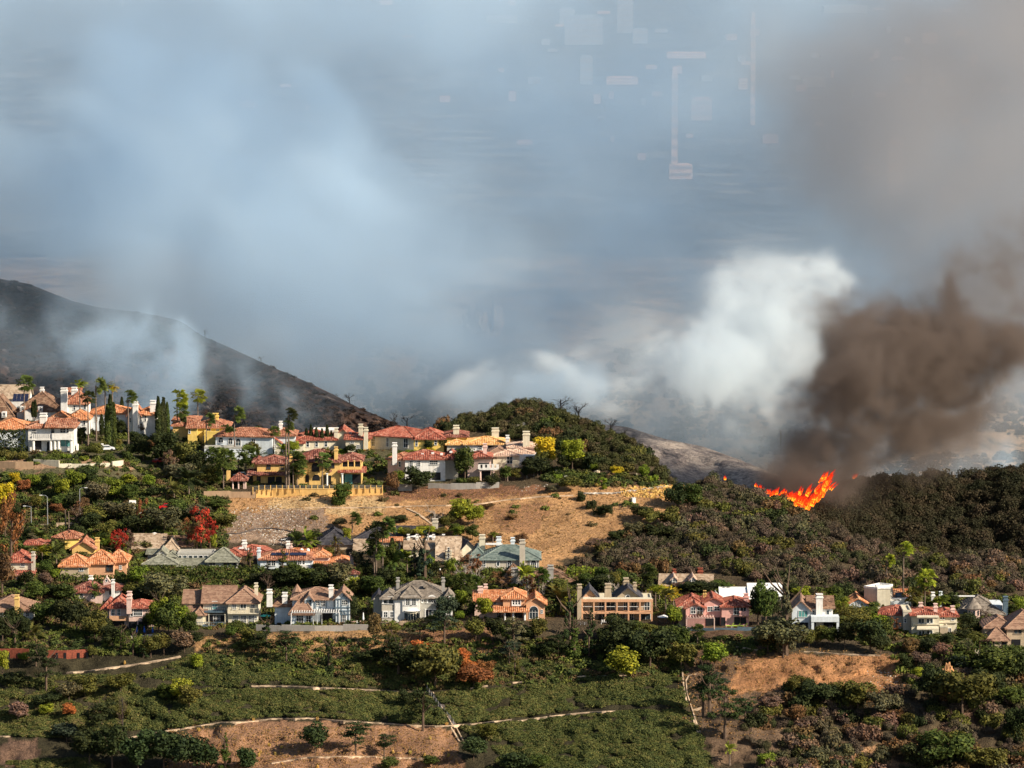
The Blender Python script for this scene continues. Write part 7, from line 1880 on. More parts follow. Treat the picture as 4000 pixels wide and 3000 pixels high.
fence('metal railing on the deck below the peach balcony house', [(2250, 2440), (2300, 2442)], 12, 1.0, M_METAL)

# ------------------------------------------------------------------ street furniture, vehicles, garden things
def lamp(u, v, hp, label, arm=1):
    p = gpt(u, v); S = F / p.y; H = hp / S
    root = empty('street_lamp', p); tag(root, label, 'street lamp', 'street lamps on the left slope')
    m = MB(); m.tube([(0, 0, -.5), (0, 0, H * .96)], [.13, .08], 6)
    m.tube([(0, 0, H * .95), (-arm * .5, 0, H), (-arm * 1.25, 0, H + .05)], [.08, .06, .05], 5); m.build('pole', M_METAL, root)
    m = MB(); m.box(-arm * 1.6 - .35, -arm * 1.6 + .35, -.14, .14, H - .02, H + .12); m.build('lamp_head', M_TRIM, root)
lamp(186, 2055, 122, 'tall grey street lamp with curved arm, nearest the pale roadside wall')
lamp(312, 2012, 108, 'grey street lamp standing among trees right of the tallest lamp', -1)
lamp(122, 2052, 76, 'shortest grey street lamp, leftmost on the slope')
p = gpt(1719, 2282); S = F / p.y
root = empty('lamp_post', p); tag(root, 'single garden lamp post behind the grey-roofed bow-front house', 'lamp post')
m = MB(); m.tube([(0, 0, -.4), (0, 0, 3.4)], [.07, .05], 6); m.build('pole', M_BROWNWOOD, root)
m = MB(); m.tube([(0, 0, 3.4), (0, 0, 3.55), (0, 0, 3.8)], [.16, .22, .05], 8); m.build('lantern', M_TRIM, root)
for uu, vv, hh, lb in ((255, 2072, 82, 'bare reddish palm trunk left of its twin above the yellow cottage'), (268, 2074, 78, 'bare reddish palm trunk right of its twin above the yellow cottage'), (478, 2892, 165, 'dark dead trunk standing alone beside the lower drain path')):
    p = gpt(uu, vv); H = hh / (F / p.y); m = MB(); m.tube([(0, 0, -.5), (.1, 0, H * .5), (0, 0, H)], [.22, .17, .1], 6)
    o = m.build('dead_trunk', M_PALMBARK if uu < 400 else M_CHAR); o.location = p; tag(o, lb, 'tree trunk')
def car(u, v, color, label, yaw=0.0, name='parked_car', k=1.0):
    p = gpt(u, v); root = empty(name, p + Vector((0, 0, .1)), yaw); tag(root, label, 'car')
    mt = plain('car_paint_' + color[0], color[1], .02, .3, 1, .6)
    prof = [(-2.2, .35), (-2.25, .8), (-1.5, .95), (-.9, 1.42), (.7, 1.45), (1.4, .98), (2.15, .85), (2.25, .4)]
    m = MB(); w2 = .85
    n = len(prof)
    for yy in (-w2, w2): m.v += [(x * k, yy, z * k) for x, z in prof]
    m.f.append(tuple(range(n))); m.f.append(tuple(range(2 * n - 1, n - 1, -1)))
    for i in range(n): m.f.append((i, i + n, (i + 1) % n + n, (i + 1) % n))
    m.build('body', mt, root)
    for sg in (-1, 1):
        m = MB(); y_ = sg * (w2 + .012); m.poly([(-1.25, y_, .98), (1.15, y_, .98), (.62, y_, 1.36), (-.85, y_, 1.34)]); m.build('side_window', M_GLASS, root)
        for x_ in (-1.4, 1.4):
            m = MB(); m.tube([(x_, sg * w2 * .8, .32), (x_, sg * (w2 + .06), .32)], [.34, .34], 12); m.build('wheel', M_BLACK, root)
    m = MB(); m.poly([(1.40, -.7, 1.01), (1.40, .7, 1.01), (.76, .66, 1.41), (.76, -.66, 1.41)]); m.v = [(x + .03, y, z + .02) for x, y, z in m.v]; m.build('windscreen', M_GLASS, root)
car(415, 1762, ('white', (.75, .76, .78)), 'white car parked on the drive among trees beside the cypresses', .2)
car(656, 1990, ('red', (.55, .02, .02)), 'bright red car parked under the dark feather palms', .1)
car(630, 1810, ('maroon', (.4, .02, .02)), 'dark red car glimpsed between the grove trees', .5)
car(945, 1868, ('silver', (.5, .52, .55)), 'silver car parked behind the small tile-roofed gazebo', -.1)
car(1085, 1850, ('grey', (.35, .37, .4)), 'grey car on the drive left of the ochre villa', .1)
# garden umbrellas
def umbrella(u, v, hp, mat, label, open_=False, Yo=None):
    p = gpt(u, v) if Yo is None else rayv(u, v, Yo); H = hp / (F / p.y)
    root = empty('garden_umbrella', p); tag(root, label, 'umbrella')
    m = MB(); m.tube([(0, 0, -.3), (0, 0, H)], [.04, .03], 5); m.build('pole', M_BROWNWOOD, root)
    m = MB()
    if open_: m.tube([(0, 0, H * .78), (0, 0, H)], [1.5, .05], 8)
    else: m.tube([(0, 0, H * .3), (0, 0, H * .42), (0, 0, H * .8), (0, 0, H)], [.1, .26, .16, .04], 8)
    m.build('canopy', mat, root)
M_BLUEC = plain('blue_canvas', (.02, .10, .45), .1, .7); M_TEALC = plain('teal_canvas', (.03, .42, .42), .1, .7)
for uu, lb in ((535, 'leftmost of the three closed blue umbrellas below the salmon pink house'), (564, 'middle of the three closed blue umbrellas below the salmon pink house'), (597, 'rightmost of the three closed blue umbrellas below the ivy')):
    umbrella(uu, 2484, 40, M_BLUEC, lb)
umbrella(1419, 2438, 48, M_TRIM, 'closed white umbrella right of the half-timbered cottage')
umbrella(1036, 2430, 32, M_TEALC, 'small teal umbrella between the cream house and the cottage', True)
umbrella(2592, 2440, 40, M_TRIM, 'white umbrella below the date palms beside the peach house', True)
for uu, lb in ((1622, 'left white umbrella on the terrace behind the pale tan house'), (1682, 'right white umbrella on the terrace behind the pale tan house')):
    umbrella(uu, 2112, 22, M_TRIM, lb, True)
wall_run('pool_terrace', [(512, 2494), (570, 2494), (640, 2488)], 5, 2.5, M_CREAM, 'pale pool terrace edge under the closed blue umbrellas', 'terrace')
M_LIME = plain('lime_cushion', (.42, .55, .08), .1, .8); M_WICKER = plain('pink_wicker', (.5, .33, .26), .2, .8)
def lounger(u, v, mat, label):
    p = gpt(u, v); root = empty('garden_lounger', p + Vector((0, 0, .05))); tag(root, label, 'lounger')
    m = MB(); m.box(-.9, .5, -.3, .3, .3, .42); m.build('seat', mat, root)
    m = MB(); m.v = [(.5, -.3, .3), (.5, .3, .3), (1.0, .3, .9), (1.0, -.3, .9), (.42, -.3, .42), (.42, .3, .42), (.9, .3, .98), (.9, -.3, .98)]; m.f = [(0, 1, 2, 3), (7, 6, 5, 4), (0, 3, 7, 4), (1, 5, 6, 2), (3, 2, 6, 7), (0, 4, 5, 1)]; m.build('backrest', mat, root)
    for x_ in (-.8, .4):
        for y_ in (-.25, .25): m = MB(); m.box(x_ - .03, x_ + .03, y_ - .03, y_ + .03, -.2, .3); m.build('leg', M_TRIM, root)
lounger(2850, 2451, M_LIME, 'left lime green lounger on the terrace of the salmon pink house')
lounger(2876, 2451, M_LIME, 'middle lime green lounger on the terrace of the salmon pink house')
lounger(2903, 2451, M_LIME, 'right lime green lounger on the terrace of the salmon pink house')
def table_set(u, v, mat, label):
    p = gpt(u, v); root = empty('patio_table', p); tag(root, label, 'table')
    m = MB(); m.tube([(0, 0, .72), (0, 0, .78)], [.75, .75], 12); m.build('tabletop', mat, root)
    m = MB(); m.tube([(0, 0, -.2), (0, 0, .72)], [.07, .07], 6); m.build('leg', mat, root)
def chair(u, v, mat, label, rz):
    p = gpt(u, v); root = empty('patio_chair', p, rz); tag(root, label, 'chair', 'patio chairs beside the cottage')
    m = MB(); m.box(-.25, .25, -.25, .25, .4, .46); m.build('seat', mat, root)
    m = MB(); m.box(-.25, .25, .2, .26, .461, .95); m.build('backrest', mat, root)
    for x_ in (-.2, .2):
        for y_ in (-.2, .2): m = MB(); m.box(x_ - .025, x_ + .025, y_ - .025, y_ + .025, -.2, .4); m.build('leg', mat, root)
table_set(1378, 2440, M_WICKER, 'round pinkish patio table right of the half-timbered cottage')
chair(1360, 2440, M_WICKER, 'pinkish patio chair left of the round table by the cottage', -1.4); chair(1398, 2440, M_TRIM, 'white patio chair right of the round table by the cottage', 1.4); chair(1410, 2441, M_WICKER, 'pinkish patio chair next to the closed white umbrella', .2)
def tank(u, v, w_, hp, mat, label, cat, name):
    p = gpt(u, v); S = F / p.y; H = hp / S; r = w_ / S / 2; root = empty(name, p); tag(root, label, cat)
    m = MB(); m.box(-r, r, -r * .8, r * .8, -.4, H * .7); m.build('body', mat, root)
    m = MB(); m.tube([(-r - .05, 0, H * .7), (r + .05, 0, H * .7)], [r * .85, r * .85], 8); m.build('roof', mat, root)
tank(518, 1982, 24, 26, M_WHITE, 'small white domed shed among the bushes above the red trees', 'shed', 'garden_shed')
def ubox(u, v, w_, hp, mat, label):
    p = gpt(u, v); S = F / p.y; m = MB(); H = hp / S; r = w_ / S / 2
    m.box(-r, r, -r, r, -.4, H); m.box(-r * 1.15, r * 1.15, -r * 1.15, r * 1.15, H + .002, H + .12)
    o = m.build('utility_box', mat); o.location = p; o.rotation_euler = (0, 0, .3); tag(o, label, 'utility box')
ubox(2475, 1962, 14, 16, M_TRIM, 'small white box alone on the dry bank below the golden grass')
ubox(548, 2010, 14, 8, M_TRIM, 'small white roof-like box beside the rust coloured tree')
ubox(302, 1758, 9, 22, M_TRIM, 'short white gate pillar left of the fan palm trunk')
ubox(399, 1758, 9, 24, M_TRIM, 'short white gate pillar beside the white parked car')
ubox(500, 1765, 6, 14, M_YELLOW, 'left of two yellow posts below the cypress'); ubox(515, 1765, 6, 18, M_YELLOW, 'right of two yellow posts below the cypress')
# garden arch
p = gpt(2072, 1868); root = empty('garden_arch', p); tag(root, 'thin metal garden arch at the end of the hilltop terrace', 'arch')
m = MB(); m.tube([(-.9, 0, -.3), (-.9, 0, 1.6), (-.5, 0, 2.2), (0, 0, 2.4), (.5, 0, 2.2), (.9, 0, 1.6), (.9, 0, -.3)], [.05] * 7, 5); m.build('hoop', M_METAL, root)
m = MB(); m.tube([(-.9, .7, -.3), (-.9, .7, 1.6), (-.5, .7, 2.2), (0, .7, 2.4), (.5, .7, 2.2), (.9, .7, 1.6), (.9, .7, -.3)], [.05] * 7, 5); m.build('hoop', M_METAL, root)
# white and coloured flowering bushes of the rose garden
COLS['white'] = (.62, .60, .52); CNAME['white'] = 'white-flowered'; COLS['coral'] = (.45, .10, .06); CNAME['coral'] = 'coral-flowered'
for uu, vv, hh, ww, c in ((2178, 1848, 16, 20, 'white'), (2305, 1835, 22, 20, 'white'), (2330, 1850, 16, 34, 'white'), (2215, 1872, 16, 30, 'white'), (2485, 1858, 12, 12, 'white'), (2225, 1856, 10, 14, 'white'), (2390, 1858, 14, 18, 'coral'), (2465, 1866, 14, 20, 'coral'), (2350, 1862, 12, 18, 'coral'), (2290, 1856, 12, 16, 'yellow'), (2360, 1908, 18, 26, 'yg'), (2335, 1900, 16, 26, 'straw')):
    tree('shrub', uu, vv, hh, ww, c)
for uu, vv in ((1052, 2912), (1100, 2920), (1075, 2945), (1018, 2940), (1010, 2950), (1240, 2808), (1535, 2938), (1602, 2940), (1658, 2950), (1752, 2952), (990, 2812), (775, 2852), (1745, 2830), (1680, 2885), (485, 2590), (2368, 2586), (1240, 2995), (1480, 2990)):
    tree('shrub', uu, vv + 4, 16, 16, 'straw')
# rocks
M_CRAG = plain('ochre_rock', (.52, .27, .12), .35, .9, .7)
def rock(u, v, wp, hp, label, mat=M_CRAG, name='rock_outcrop', Yo=None, n=60, spiky=.3, seed=0):
    import bmesh
    p = gpt(u, v) if Yo is None else rayv(u, v, Yo); S = F / p.y; r = wp / S / 2; H = hp / S
    rr = np.random.default_rng(seed + int(u)); b = bmesh.new(); bmesh.ops.create_icosphere(b, subdivisions=4, radius=1)
    me = bpy.data.meshes.new(name)
    b.to_mesh(me); b.free()
    n_ = len(me.vertices); co = np.empty(n_ * 3, np.float32); me.vertices.foreach_get('co', co); co = co.reshape(-1, 3)
    d = fbm(co[:, 0] * 1.7 + u, co[:, 1] * 1.7, co[:, 2] * 1.1, 5, .6)
    cell = np.floor(vnoise(co[:, 0] * 4 + u, co[:, 1] * 4, co[:, 2] * 3) * 4) / 4
    co = co * (1 + (d - .5)[:, None] * 1.1 + (cell - .5)[:, None] * spiky)
    co = co * np.array([r, r * .8, H])
    co[:, 2] = np.where(co[:, 2] < 0, co[:, 2] * .4, co[:, 2])
    me.vertices.foreach_set('co', co.reshape(-1)); me.materials.append(mat); me.update()
    o = bpy.data.objects.new(name, me); COL.objects.link(o); o.location = p; tag(o, label, 'rock'); return o
rock(3702, 2655, 62, 66, 'pointed ochre rock crag above the big olive tree at lower right', seed=1)
rock(3560, 2548, 40, 26, 'bare ochre boulder on the bank below the three-roofed cream house', seed=2); rock(3530, 2535, 30, 22, 'left ochre boulder on the bank below the cream house', seed=3)
rock(3262, 2975, 60, 26, 'pale orange boulder pile near the bottom edge', seed=5); rock(3340, 2965, 44, 24, 'pale orange rock right of the boulder pile', seed=6)
rock(3578, 2605, 24, 22, 'small yellow rock at the edge of the shaded gully', seed=7); rock(1855, 1240 + 75, 110, 110, 'pale cliff showing through the smoke in the distance', plain('pale_cliff', (.60, .45, .32), .5, .9, .12), Yo=2150, seed=8, spiky=1.1)
rock(1930, 1310, 70, 120, 'second pale cliff right of the first in the smoke', MATS['pale_cliff'], Yo=2170, seed=9, spiky=1.1); rock(1395, 1245, 100, 60, 'faint pale rock left of the distant cliffs', MATS['pale_cliff'], Yo=2250, seed=10, spiky=1.1)
rock(2030, 1665, 70, 14, 'pale stone band on the brushy knoll', M_DIRTW, seed=11)
# charred and leafless trees on the skylines
def bare(u, v, hp, wp, Y, src, label, cat='tree'):
    p = rayv(u, v, Y); S = F / Y; o = link('bare_tree', src, None, p); o.scale = (wp / S / 1.1, wp / S / 1.1, hp / S / 1.05); o.rotation_euler = (0, 0, R_.uniform(0, 6)); tag(o, label, cat)
def bY(u):
    k = int(np.clip((u - BGU[0]) / (BGU[1] - BGU[0]), 0, len(BGU) - 1)); return float(BGY[0, k])
bare(800, 1312, 36, 44, bY(800) - 3, BARE_D[0], 'small charred tree highest on the burnt ridge line')
bare(1020, 1418, 32, 36, bY(1020) - 3, BARE_D[1], 'small charred tree midway down the burnt ridge line')
bare(1365, 1585, 56, 60, bY(1365) - 3, BARE_D[2], 'charred tree low on the burnt ridge line')
bare(1540, 1665, 70, 66, 1215, BARE_D[0], 'taller of the leafless trees behind the long yellow house'); bare(1590, 1672, 60, 90, 1215, BARE_D[1], 'wide leafless tree right of the taller one behind the long yellow house'); bare(1310, 1560, 26, 30, bY(1310), BARE_D[1], 'tiny charred stub on the burnt ridge line'); bare(110, 1112, 16, 20, bY(110), BARE_D[2], 'tiny charred bush at the top of the burnt hill')
bare(2190, 1620, 90, 120, 1192, BARE_D[0], 'leafless tree in white smoke on top of the knoll'); bare(2260, 1650, 90, 110, 1190, BARE_D[1], 'wide leafless tree in smoke right of the knoll top'); bare(2385, 1700, 76, 80, 1185, BARE_D[2], 'gnarled leafless tree on the knoll shoulder'); bare(2440, 1712, 50, 40, 1180, BARE_D[0], 'small leafless tree right of the gnarled one')
for uu, vv, hh, Yb, lb in ((2725, 1850, 70, 1330, 'charred tree left of the others behind the right slope'), (2760, 1845, 56, 1330, 'charred tree right of the others behind the right slope'), (3050, 1735, 80, 1430, 'charred tree standing on the far slope behind the fire')):
    bare(uu, vv, hh, 46, Yb, BARE_D[1], lb)

# ------------------------------------------------------------------ the fire
def flame_mat():
    m = bpy.data.materials.new('flame'); m.use_nodes = True; t = m.node_tree; t.nodes.clear()
    o = t.nodes.new('ShaderNodeOutputMaterial'); e = t.nodes.new('ShaderNodeEmission'); tr = t.nodes.new('ShaderNodeBsdfTransparent'); mx = t.nodes.new('ShaderNodeMixShader')
    tc = t.nodes.new('ShaderNodeTexCoord'); sp = t.nodes.new('ShaderNodeSeparateXYZ'); t.links.new(tc.outputs['Generated'], sp.inputs[0])
    n = noise(t, .8, 6, .7, None, 1.6); n2 = noise(t, 1.5, 5, .75, None, 1.6)
    h = mathn(t, 'ADD', mathn(t, 'MULTIPLY', sp.outputs[2], .75), mathn(t, 'MULTIPLY', mathn(t, 'SUBTRACT', n, .5), 1.9))
    c = ramp(t, [(.0, (1, .34, .02)), (.10, (1, .12, .008)), (.28, (1, .035, .006)), (.7, (.50, .012, .006))], h)
    t.links.new(c, e.inputs[0]); s = ramp(t, [(0, (1, 1, 1)), (.5, (.45, .45, .45)), (1, (.22, .22, .22))], h); t.links.new(mathn(t, 'MULTIPLY', s, 1.7), e.inputs[1])
    a = mathn(t, 'ADD', mathn(t, 'SUBTRACT', n2, .46), mathn(t, 'MULTIPLY', mathn(t, 'SUBTRACT', .75, sp.outputs[2]), .45))
    al = ramp(t, [(0, (0, 0, 0)), (.22, (.85, .85, .85))], a)
    t.links.new(al, mx.inputs[0]); t.links.new(tr.outputs[0], mx.inputs[1]); t.links.new(e.outputs[0], mx.inputs[2]); t.links.new(mx.outputs[0], o.inputs[0])
    return m
M_FLAME = flame_mat()
def flame(parent, u, v, hp, wp, lean, Y):
    p = rayv(u, v, Y) - parent.location; S = F / Y; H = hp / S; W = wp / S
    m = MB(); k = 10; pts = []; rad = []
    ph = R_.uniform(0, 6.28)
    for j in range(k + 1):
        t = j / k
        pts.append((p.x + lean * H * t ** 1.4 + math.sin(t * 5 + ph) * W * .22 * t, p.y + math.cos(t * 4 + ph) * W * .2 * t, p.z - .6 + H * t))
        rad.append(max(.03, W / 2 * (math.sin(math.pi * min(1, t * .85 + .18)) ** .8) * (1 - t) ** .45 * R_.uniform(.8, 1.15)))
    m.tube(pts, rad, 8)
    m.build('flame', M_FLAME, parent, True)
def fire(u, v, Y, L_, label):
    root = empty('wildfire', rayv(u, v, Y)); tag(root, label, 'fire')
    for a in L_: flame(root, *a, Y + R_.uniform(-2.5, 2.5))
YF = 1168
FL = []
for uu, vv, hh, ww, ll in ((2962, 1918, 34, 12, .3), (2975, 1922, 26, 14, .4), (3000, 1928, 22, 20, .6), (3020, 1936, 34, 18, .5), (3032, 1938, 46, 14, .3), (3048, 1944, 36, 20, .5), (3065, 1948, 34, 20, .5), (3080, 1952, 46, 20, .5), (3098, 1956, 52, 24, .6), (3110, 1962, 66, 22, .5), (3125, 1968, 70, 24, .5),
                           (3140, 1974, 84, 26, .3), (3152, 1976, 74, 26, .3), (3165, 1962, 76, 24, .5), (3178, 1952, 76, 24, .5), (3190, 1948, 84, 24, .5), (3200, 1938, 96, 22, .5), (3208, 1925, 100, 22, .55), (3216, 1905, 88, 20, .5), (3226, 1885, 66, 18, .6), (3236, 1868, 56, 14, .6), (3222, 1862, 44, 14, .5), (3205, 1868, 34, 10, .5), (3120, 1920, 46, 10, .4), (3150, 1925, 60, 16, .5), (3240, 1900, 40, 10, .9), (3185, 1915, 60, 16, .6), (2950, 1900, 20, 8, .2), (3060, 1925, 30, 10, .4)):
    vv -= 12 if uu < 3110 else 0
    FL.append((uu, vv + 4, hh, ww, ll))
    for q in range(2): FL.append((uu + R_.uniform(-12, 12), vv + 6 + R_.uniform(-4, 6), hh * R_.uniform(.5, 1.05), ww * R_.uniform(.45, .8), ll + R_.uniform(-.15, .35)))
fire(3130, 1975, YF, FL, 'wall of orange and red flames leaping from the dark brush ridge')
fire(2830, 1864, 1140, [(2830, 1866, 24, 10, .2), (2834, 1866, 16, 8, .1)], 'tiny separate flame at the left end of the burning ridge')
fire(3335, 1862, 1215, [(3333, 1862, 30, 16, .5), (3342, 1858, 26, 10, .6)], 'small red flame inside the dark smoke right of the main fire')

# ------------------------------------------------------------------ the city on the plain beyond
M_CITYA = plain('sunlit_facade', (.72, .44, .33), .15, .7, .05); M_CITYB = plain('grey_facade', (.24, .25, .27), .2, .7, .05); M_CITYC = plain('pink_facade', (.56, .30, .22), .2, .7, .05)
CITYLAST = [None]
M_CITYG = plain('city_window_band', (.30, .24, .21), .1, .4, .05)
def city_building(u, vt, vb, wp, mat, label, setback=True):
    dep = PITCH + math.atan((vb - 1500) / F); Y = CAMZ / math.tan(dep)
    S = F / Y; H = (vb - vt) / S; W = wp / S; x = (u - 2000) / S
    root = empty('office_tower' if H > 60 else 'city_block', (x, Y, 0)); tag(root, label, 'building'); CITYLAST[0] = root
    m = MB(); m.box(-W / 2, W / 2, 0, W * .8, 0, H * (.93 if setback else 1)); m.build('body', mat, root)
    if setback:
        m = MB(); m.box(-W * .36, W * .36, W * .1, W * .66, H * .93 + .01, H); m.build('roof_block', mat, root)
    nb = int(min(9, max(2, H / 14)))
    for k in range(nb):
        z = H * .9 * (k + .5) / nb; m = MB(); m.box(-W * .46, W * .46, -.25, .05, z, z + H * .9 / nb * .35); m.build('window_band', M_CITYG, root)
CT = [(2635, 262, 690, 24, 0, 'tall slim sunlit tower nearest the middle of the smoky city'), (2940, 48, 490, 18, 0, 'tallest slim pale tower rising in the smoky city'), (3760, 780, 918, 30, 0, 'short pale tower at the right of the smoky city'), (3500, 540, 760, 58, 2, 'broad pinkish tower deep in the smoke'), (2440, -40, 130, 64, 1, 'broad grey tower cut by the top edge'), (2280, 60, 175, 150, 1, 'wide grey block left of the broad tower at the top'), (2215, 30, 100, 60, 1, 'square grey block at the top of the city'), (2500, 110, 170, 60, 1, 'low grey block right of the broad top tower'),
      (2660, 640, 700, 90, 0, 'low sunlit block at the foot of the slim tower'), (2740, 380, 470, 80, 2, 'pinkish mid-size block between the two slim towers'), (2332, 370, 405, 26, 0, 'small bright cube at the left of the city'), (2680, 205, 228, 150, 0, 'long low sunlit building above the slim tower'), (2430, 300, 330, 120, 0, 'long pale building in the upper middle of the city'), (1738, 375, 398, 40, 2, 'small pink building in the smoke far left'), (2050, 548, 565, 60, 2, 'low pink building left of centre in the smoke'), (3010, 525, 560, 60, 2, 'low pink block right of the tallest slim tower'), (3630, 130, 170, 60, 0, 'bright block near the upper right of the city'), (3300, 20, 52, 170, 1, 'long grey building at the top right'), (3620, 230, 330, 40, 1, 'grey tower at the upper right'), (1960, 60, 90, 120, 1, 'low grey building at the top left of the city'), (970, 395, 420, 60, 2, 'small pink building lost in smoke on the left'), (3700, 735, 790, 60, 0, 'pale block beside the short right-hand tower'), (2290, 215, 330, 50, 1, 'mid grey tower left of the long pale building'), (3180, 300, 340, 90, 1, 'grey low block right of the tallest tower')]
for (a, b, c, d, k, lb) in CT: city_building(a, b, c, d, (M_CITYA, M_CITYB, M_CITYC)[k], lb, d > 40 or (c - b) > 100)
crng = np.random.default_rng(4)
CITYB = []
for k in range(76):
    vb = crng.uniform(-10, 760) * crng.uniform(.4, 1); u = crng.uniform(1850, 3950) if k < 70 else crng.uniform(300, 1700)
    w_ = crng.uniform(8, 52); h_ = crng.uniform(5, 26) * (1 if w_ > 30 else 1.6); mt = int(crng.integers(0, 3))
    city_building(u, vb - h_, vb, w_, (M_CITYA, M_CITYB, M_CITYC)[mt], 'x')
    CITYB.append((CITYLAST[0], u, vb, ('slim' if w_ < 30 else ('wide low' if h_ < 30 else 'broad')), ('pale', 'grey', 'pinkish')[mt]))
# ------------------------------------------------------------------ labels of the plants: what stands next to what
MARKS = [(30, 1570, 'the solar-panel hilltop house'), (210, 1720, 'the balcony villa'), (480, 1650, 'the two-chimney white villa'), (635, 1690, 'the cypress clump'), (790, 1690, 'the yellow hilltop house'), (950, 1740, 'the blue-white villa'), (1070, 1740, 'the small gabled house'), (1240, 1720, 'the bright red hilltop roof'),
         (1060, 1850, 'the ochre villa wing'), (1290, 1840, 'the ochre arched villa'), (935, 1880, 'the tile-roofed gazebo'), (1395, 1730, 'the half-gabled cream house'), (1600, 1720, 'the long pale yellow house'), (1880, 1740, 'the golden-roofed house'), (1650, 1830, 'the house with skylights'), (2010, 1790, 'the hip-roofed end house'), (1890, 1830, 'the white balcony terrace'),
         (2350, 1860, 'the rose garden'), (1250, 1930, 'the bright yellow wall'), (516, 1970, 'the white domed shed'), (656, 1980, 'the red car'), (220, 2020, 'the tall street lamp'), (270, 2110, 'the yellow cottage'), (360, 2210, 'the three-pyramid-roof house'), (90, 2200, 'the left red-gabled house'), (350, 2310, 'the dark red hip roof'), (500, 2380, 'the salmon ivy house'), (60, 2370, 'the left brown-roofed house'), (750, 2190, 'the clerestory house'), (620, 2110, 'the shake-roofed house'),
         (970, 2160, 'the ribbed red roof'), (1120, 2190, 'the solar-roofed white house'), (1320, 2195, 'the orange pyramid roof'), (1370, 2250, 'the half-hidden cream house'), (1330, 2100, 'the dark slate roof'), (1760, 2150, 'the scaffolded tan house'), (1990, 2180, 'the green slate mansion'), (2110, 2260, 'the fieldstone chimneys'), (850, 2390, 'the stepped cream house'), (1220, 2380, 'the half-timbered cottage'), (1630, 2360, 'the bow-front house'), (1990, 2370, 'the arched-door peach house'), (2400, 2380, 'the balcony-frame house'), (2690, 2265, 'the dormer cottage'), (2790, 2390, 'the salmon pink house'), (2930, 2310, 'the dazzling white roof'), (3180, 2390, 'the crisp white house'), (3430, 2340, 'the cream tower block'), (3520, 2350, 'the glowing orange roof'), (3610, 2430, 'the awning house'), (3850, 2370, 'the turret house'), (3930, 2460, 'the pavilion house'),
         (1730, 2770, 'the concrete stair'), (2680, 2700, 'the drain channel'), (3250, 2630, 'the bare orange slope'), (3700, 2630, 'the ochre crag'), (250, 2555, 'the brick wall'), (800, 2840, 'the lower drain path'), (450, 2600, 'the upper drain path'), (2250, 2645, 'the green terrace path'), (1250, 2540, 'the sandy bank'), (1400, 2950, 'the lowest bare slope'), (3300, 2970, 'the boulder pile'), (600, 1820, 'the dark hilltop grove'), (1520, 2200, 'the tall palm group'), (400, 1810, 'the broken cream wall'), (2580, 2330, 'the yellowing palms'), (600, 2980, 'the bottom edge grove')]
WILD = [(2000, 1620, 'the knoll top'), (2300, 1720, 'the knoll shoulder'), (2500, 1800, 'the knoll foot'), (2760, 1900, 'the small separate flame'), (3100, 2010, 'the main flames'), (2700, 2050, 'the golden grass bank'), (2900, 2150, 'the wild slope middle'), (3300, 2150, 'the wild slope dip'), (3540, 2150, 'the tallest lone palm'), (3850, 2220, 'the far right wild slope'), (2450, 2180, 'the foot of the dry slope'), (3100, 2750, 'the dark scrub hollow'), (3450, 2780, 'the shaded gully'), (3800, 2900, 'the lower right corner oaks')]
from collections import defaultdict
ORD = ['leftmost', 'second', 'third', 'fourth', 'fifth', 'sixth', 'seventh', 'eighth', 'ninth', 'tenth', 'eleventh', 'twelfth']
groups = defaultdict(list)
for r in PLANTS:
    o, u, v, noun, cn, hp, cat, grp = r
    o['category'] = cat
    if grp: o['group'] = grp
    vc = v - hp / 2
    best = min(MARKS + WILD if grp else MARKS, key=lambda m: math.hypot((m[0] - u), (m[1] - vc) * 1.4))
    du, dv = u - best[0], v - best[1]
    if abs(du) > 60 and abs(du) > abs(dv) * .8: rel = 'right of' if du > 0 else 'left of'
    elif dv > 30: rel = 'just below'
    else: rel = 'just above' if dv < -30 else 'close beside'
    sz = 'tall' if hp > 125 else ('small' if hp < 48 else '')
    groups[' '.join(x for x in (sz, cn, noun, rel, best[2]) if x)].append((u, v, o, sz, cn, noun, rel, best[2]))
for key, L in groups.items():
    L.sort(key=lambda r: (r[0], r[1]))
    for k, r in enumerate(L):
        if len(L) == 1: lb = key
        elif len(L) == 2: lb = key + (', left one of two' if k == 0 else ', right one of two')
        else: lb = key + (', leftmost of %d' % len(L) if k == 0 else (', rightmost of %d' % len(L) if k == len(L) - 1 else ', %s from the left' % ORD[min(k, 11)]))
        r[2]['label'] = lb
CM = [(2635, 470, 'the slim sunlit tower'), (2940, 270, 'the tallest slim tower'), (3760, 850, 'the short right tower'), (3500, 650, 'the broad pinkish tower'), (2400, 90, 'the broad top tower'), (2340, 390, 'the small bright cube'), (1960, 75, 'the low top left building'), (970, 400, 'the leftmost pink building'), (3630, 200, 'the bright upper right block'), (2050, 560, 'the low pink building')]
cg = defaultdict(list)
for o, u, v, sz, cn in CITYB:
    best = min(CM, key=lambda m: math.hypot(m[0] - u, m[1] - v)); rel = ('left of' if u < best[0] else 'right of') if abs(u - best[0]) > abs(v - best[1]) else ('above' if v < best[1] else 'below')
    cg['%s %s city block %s %s' % (sz, cn, rel, best[2])].append((u, o)); o['group'] = 'hazy city blocks on the plain'
for key, L in cg.items():
    L.sort(key=lambda r: r[0])
    for k, (u, o) in enumerate(L):
        o['label'] = key + ('' if len(L) == 1 else (', left one of two' if k == 0 else ', right one of two') if len(L) == 2 else ', %s from the left' % ('first' if k == 0 else ORD[min(k, 11)]))
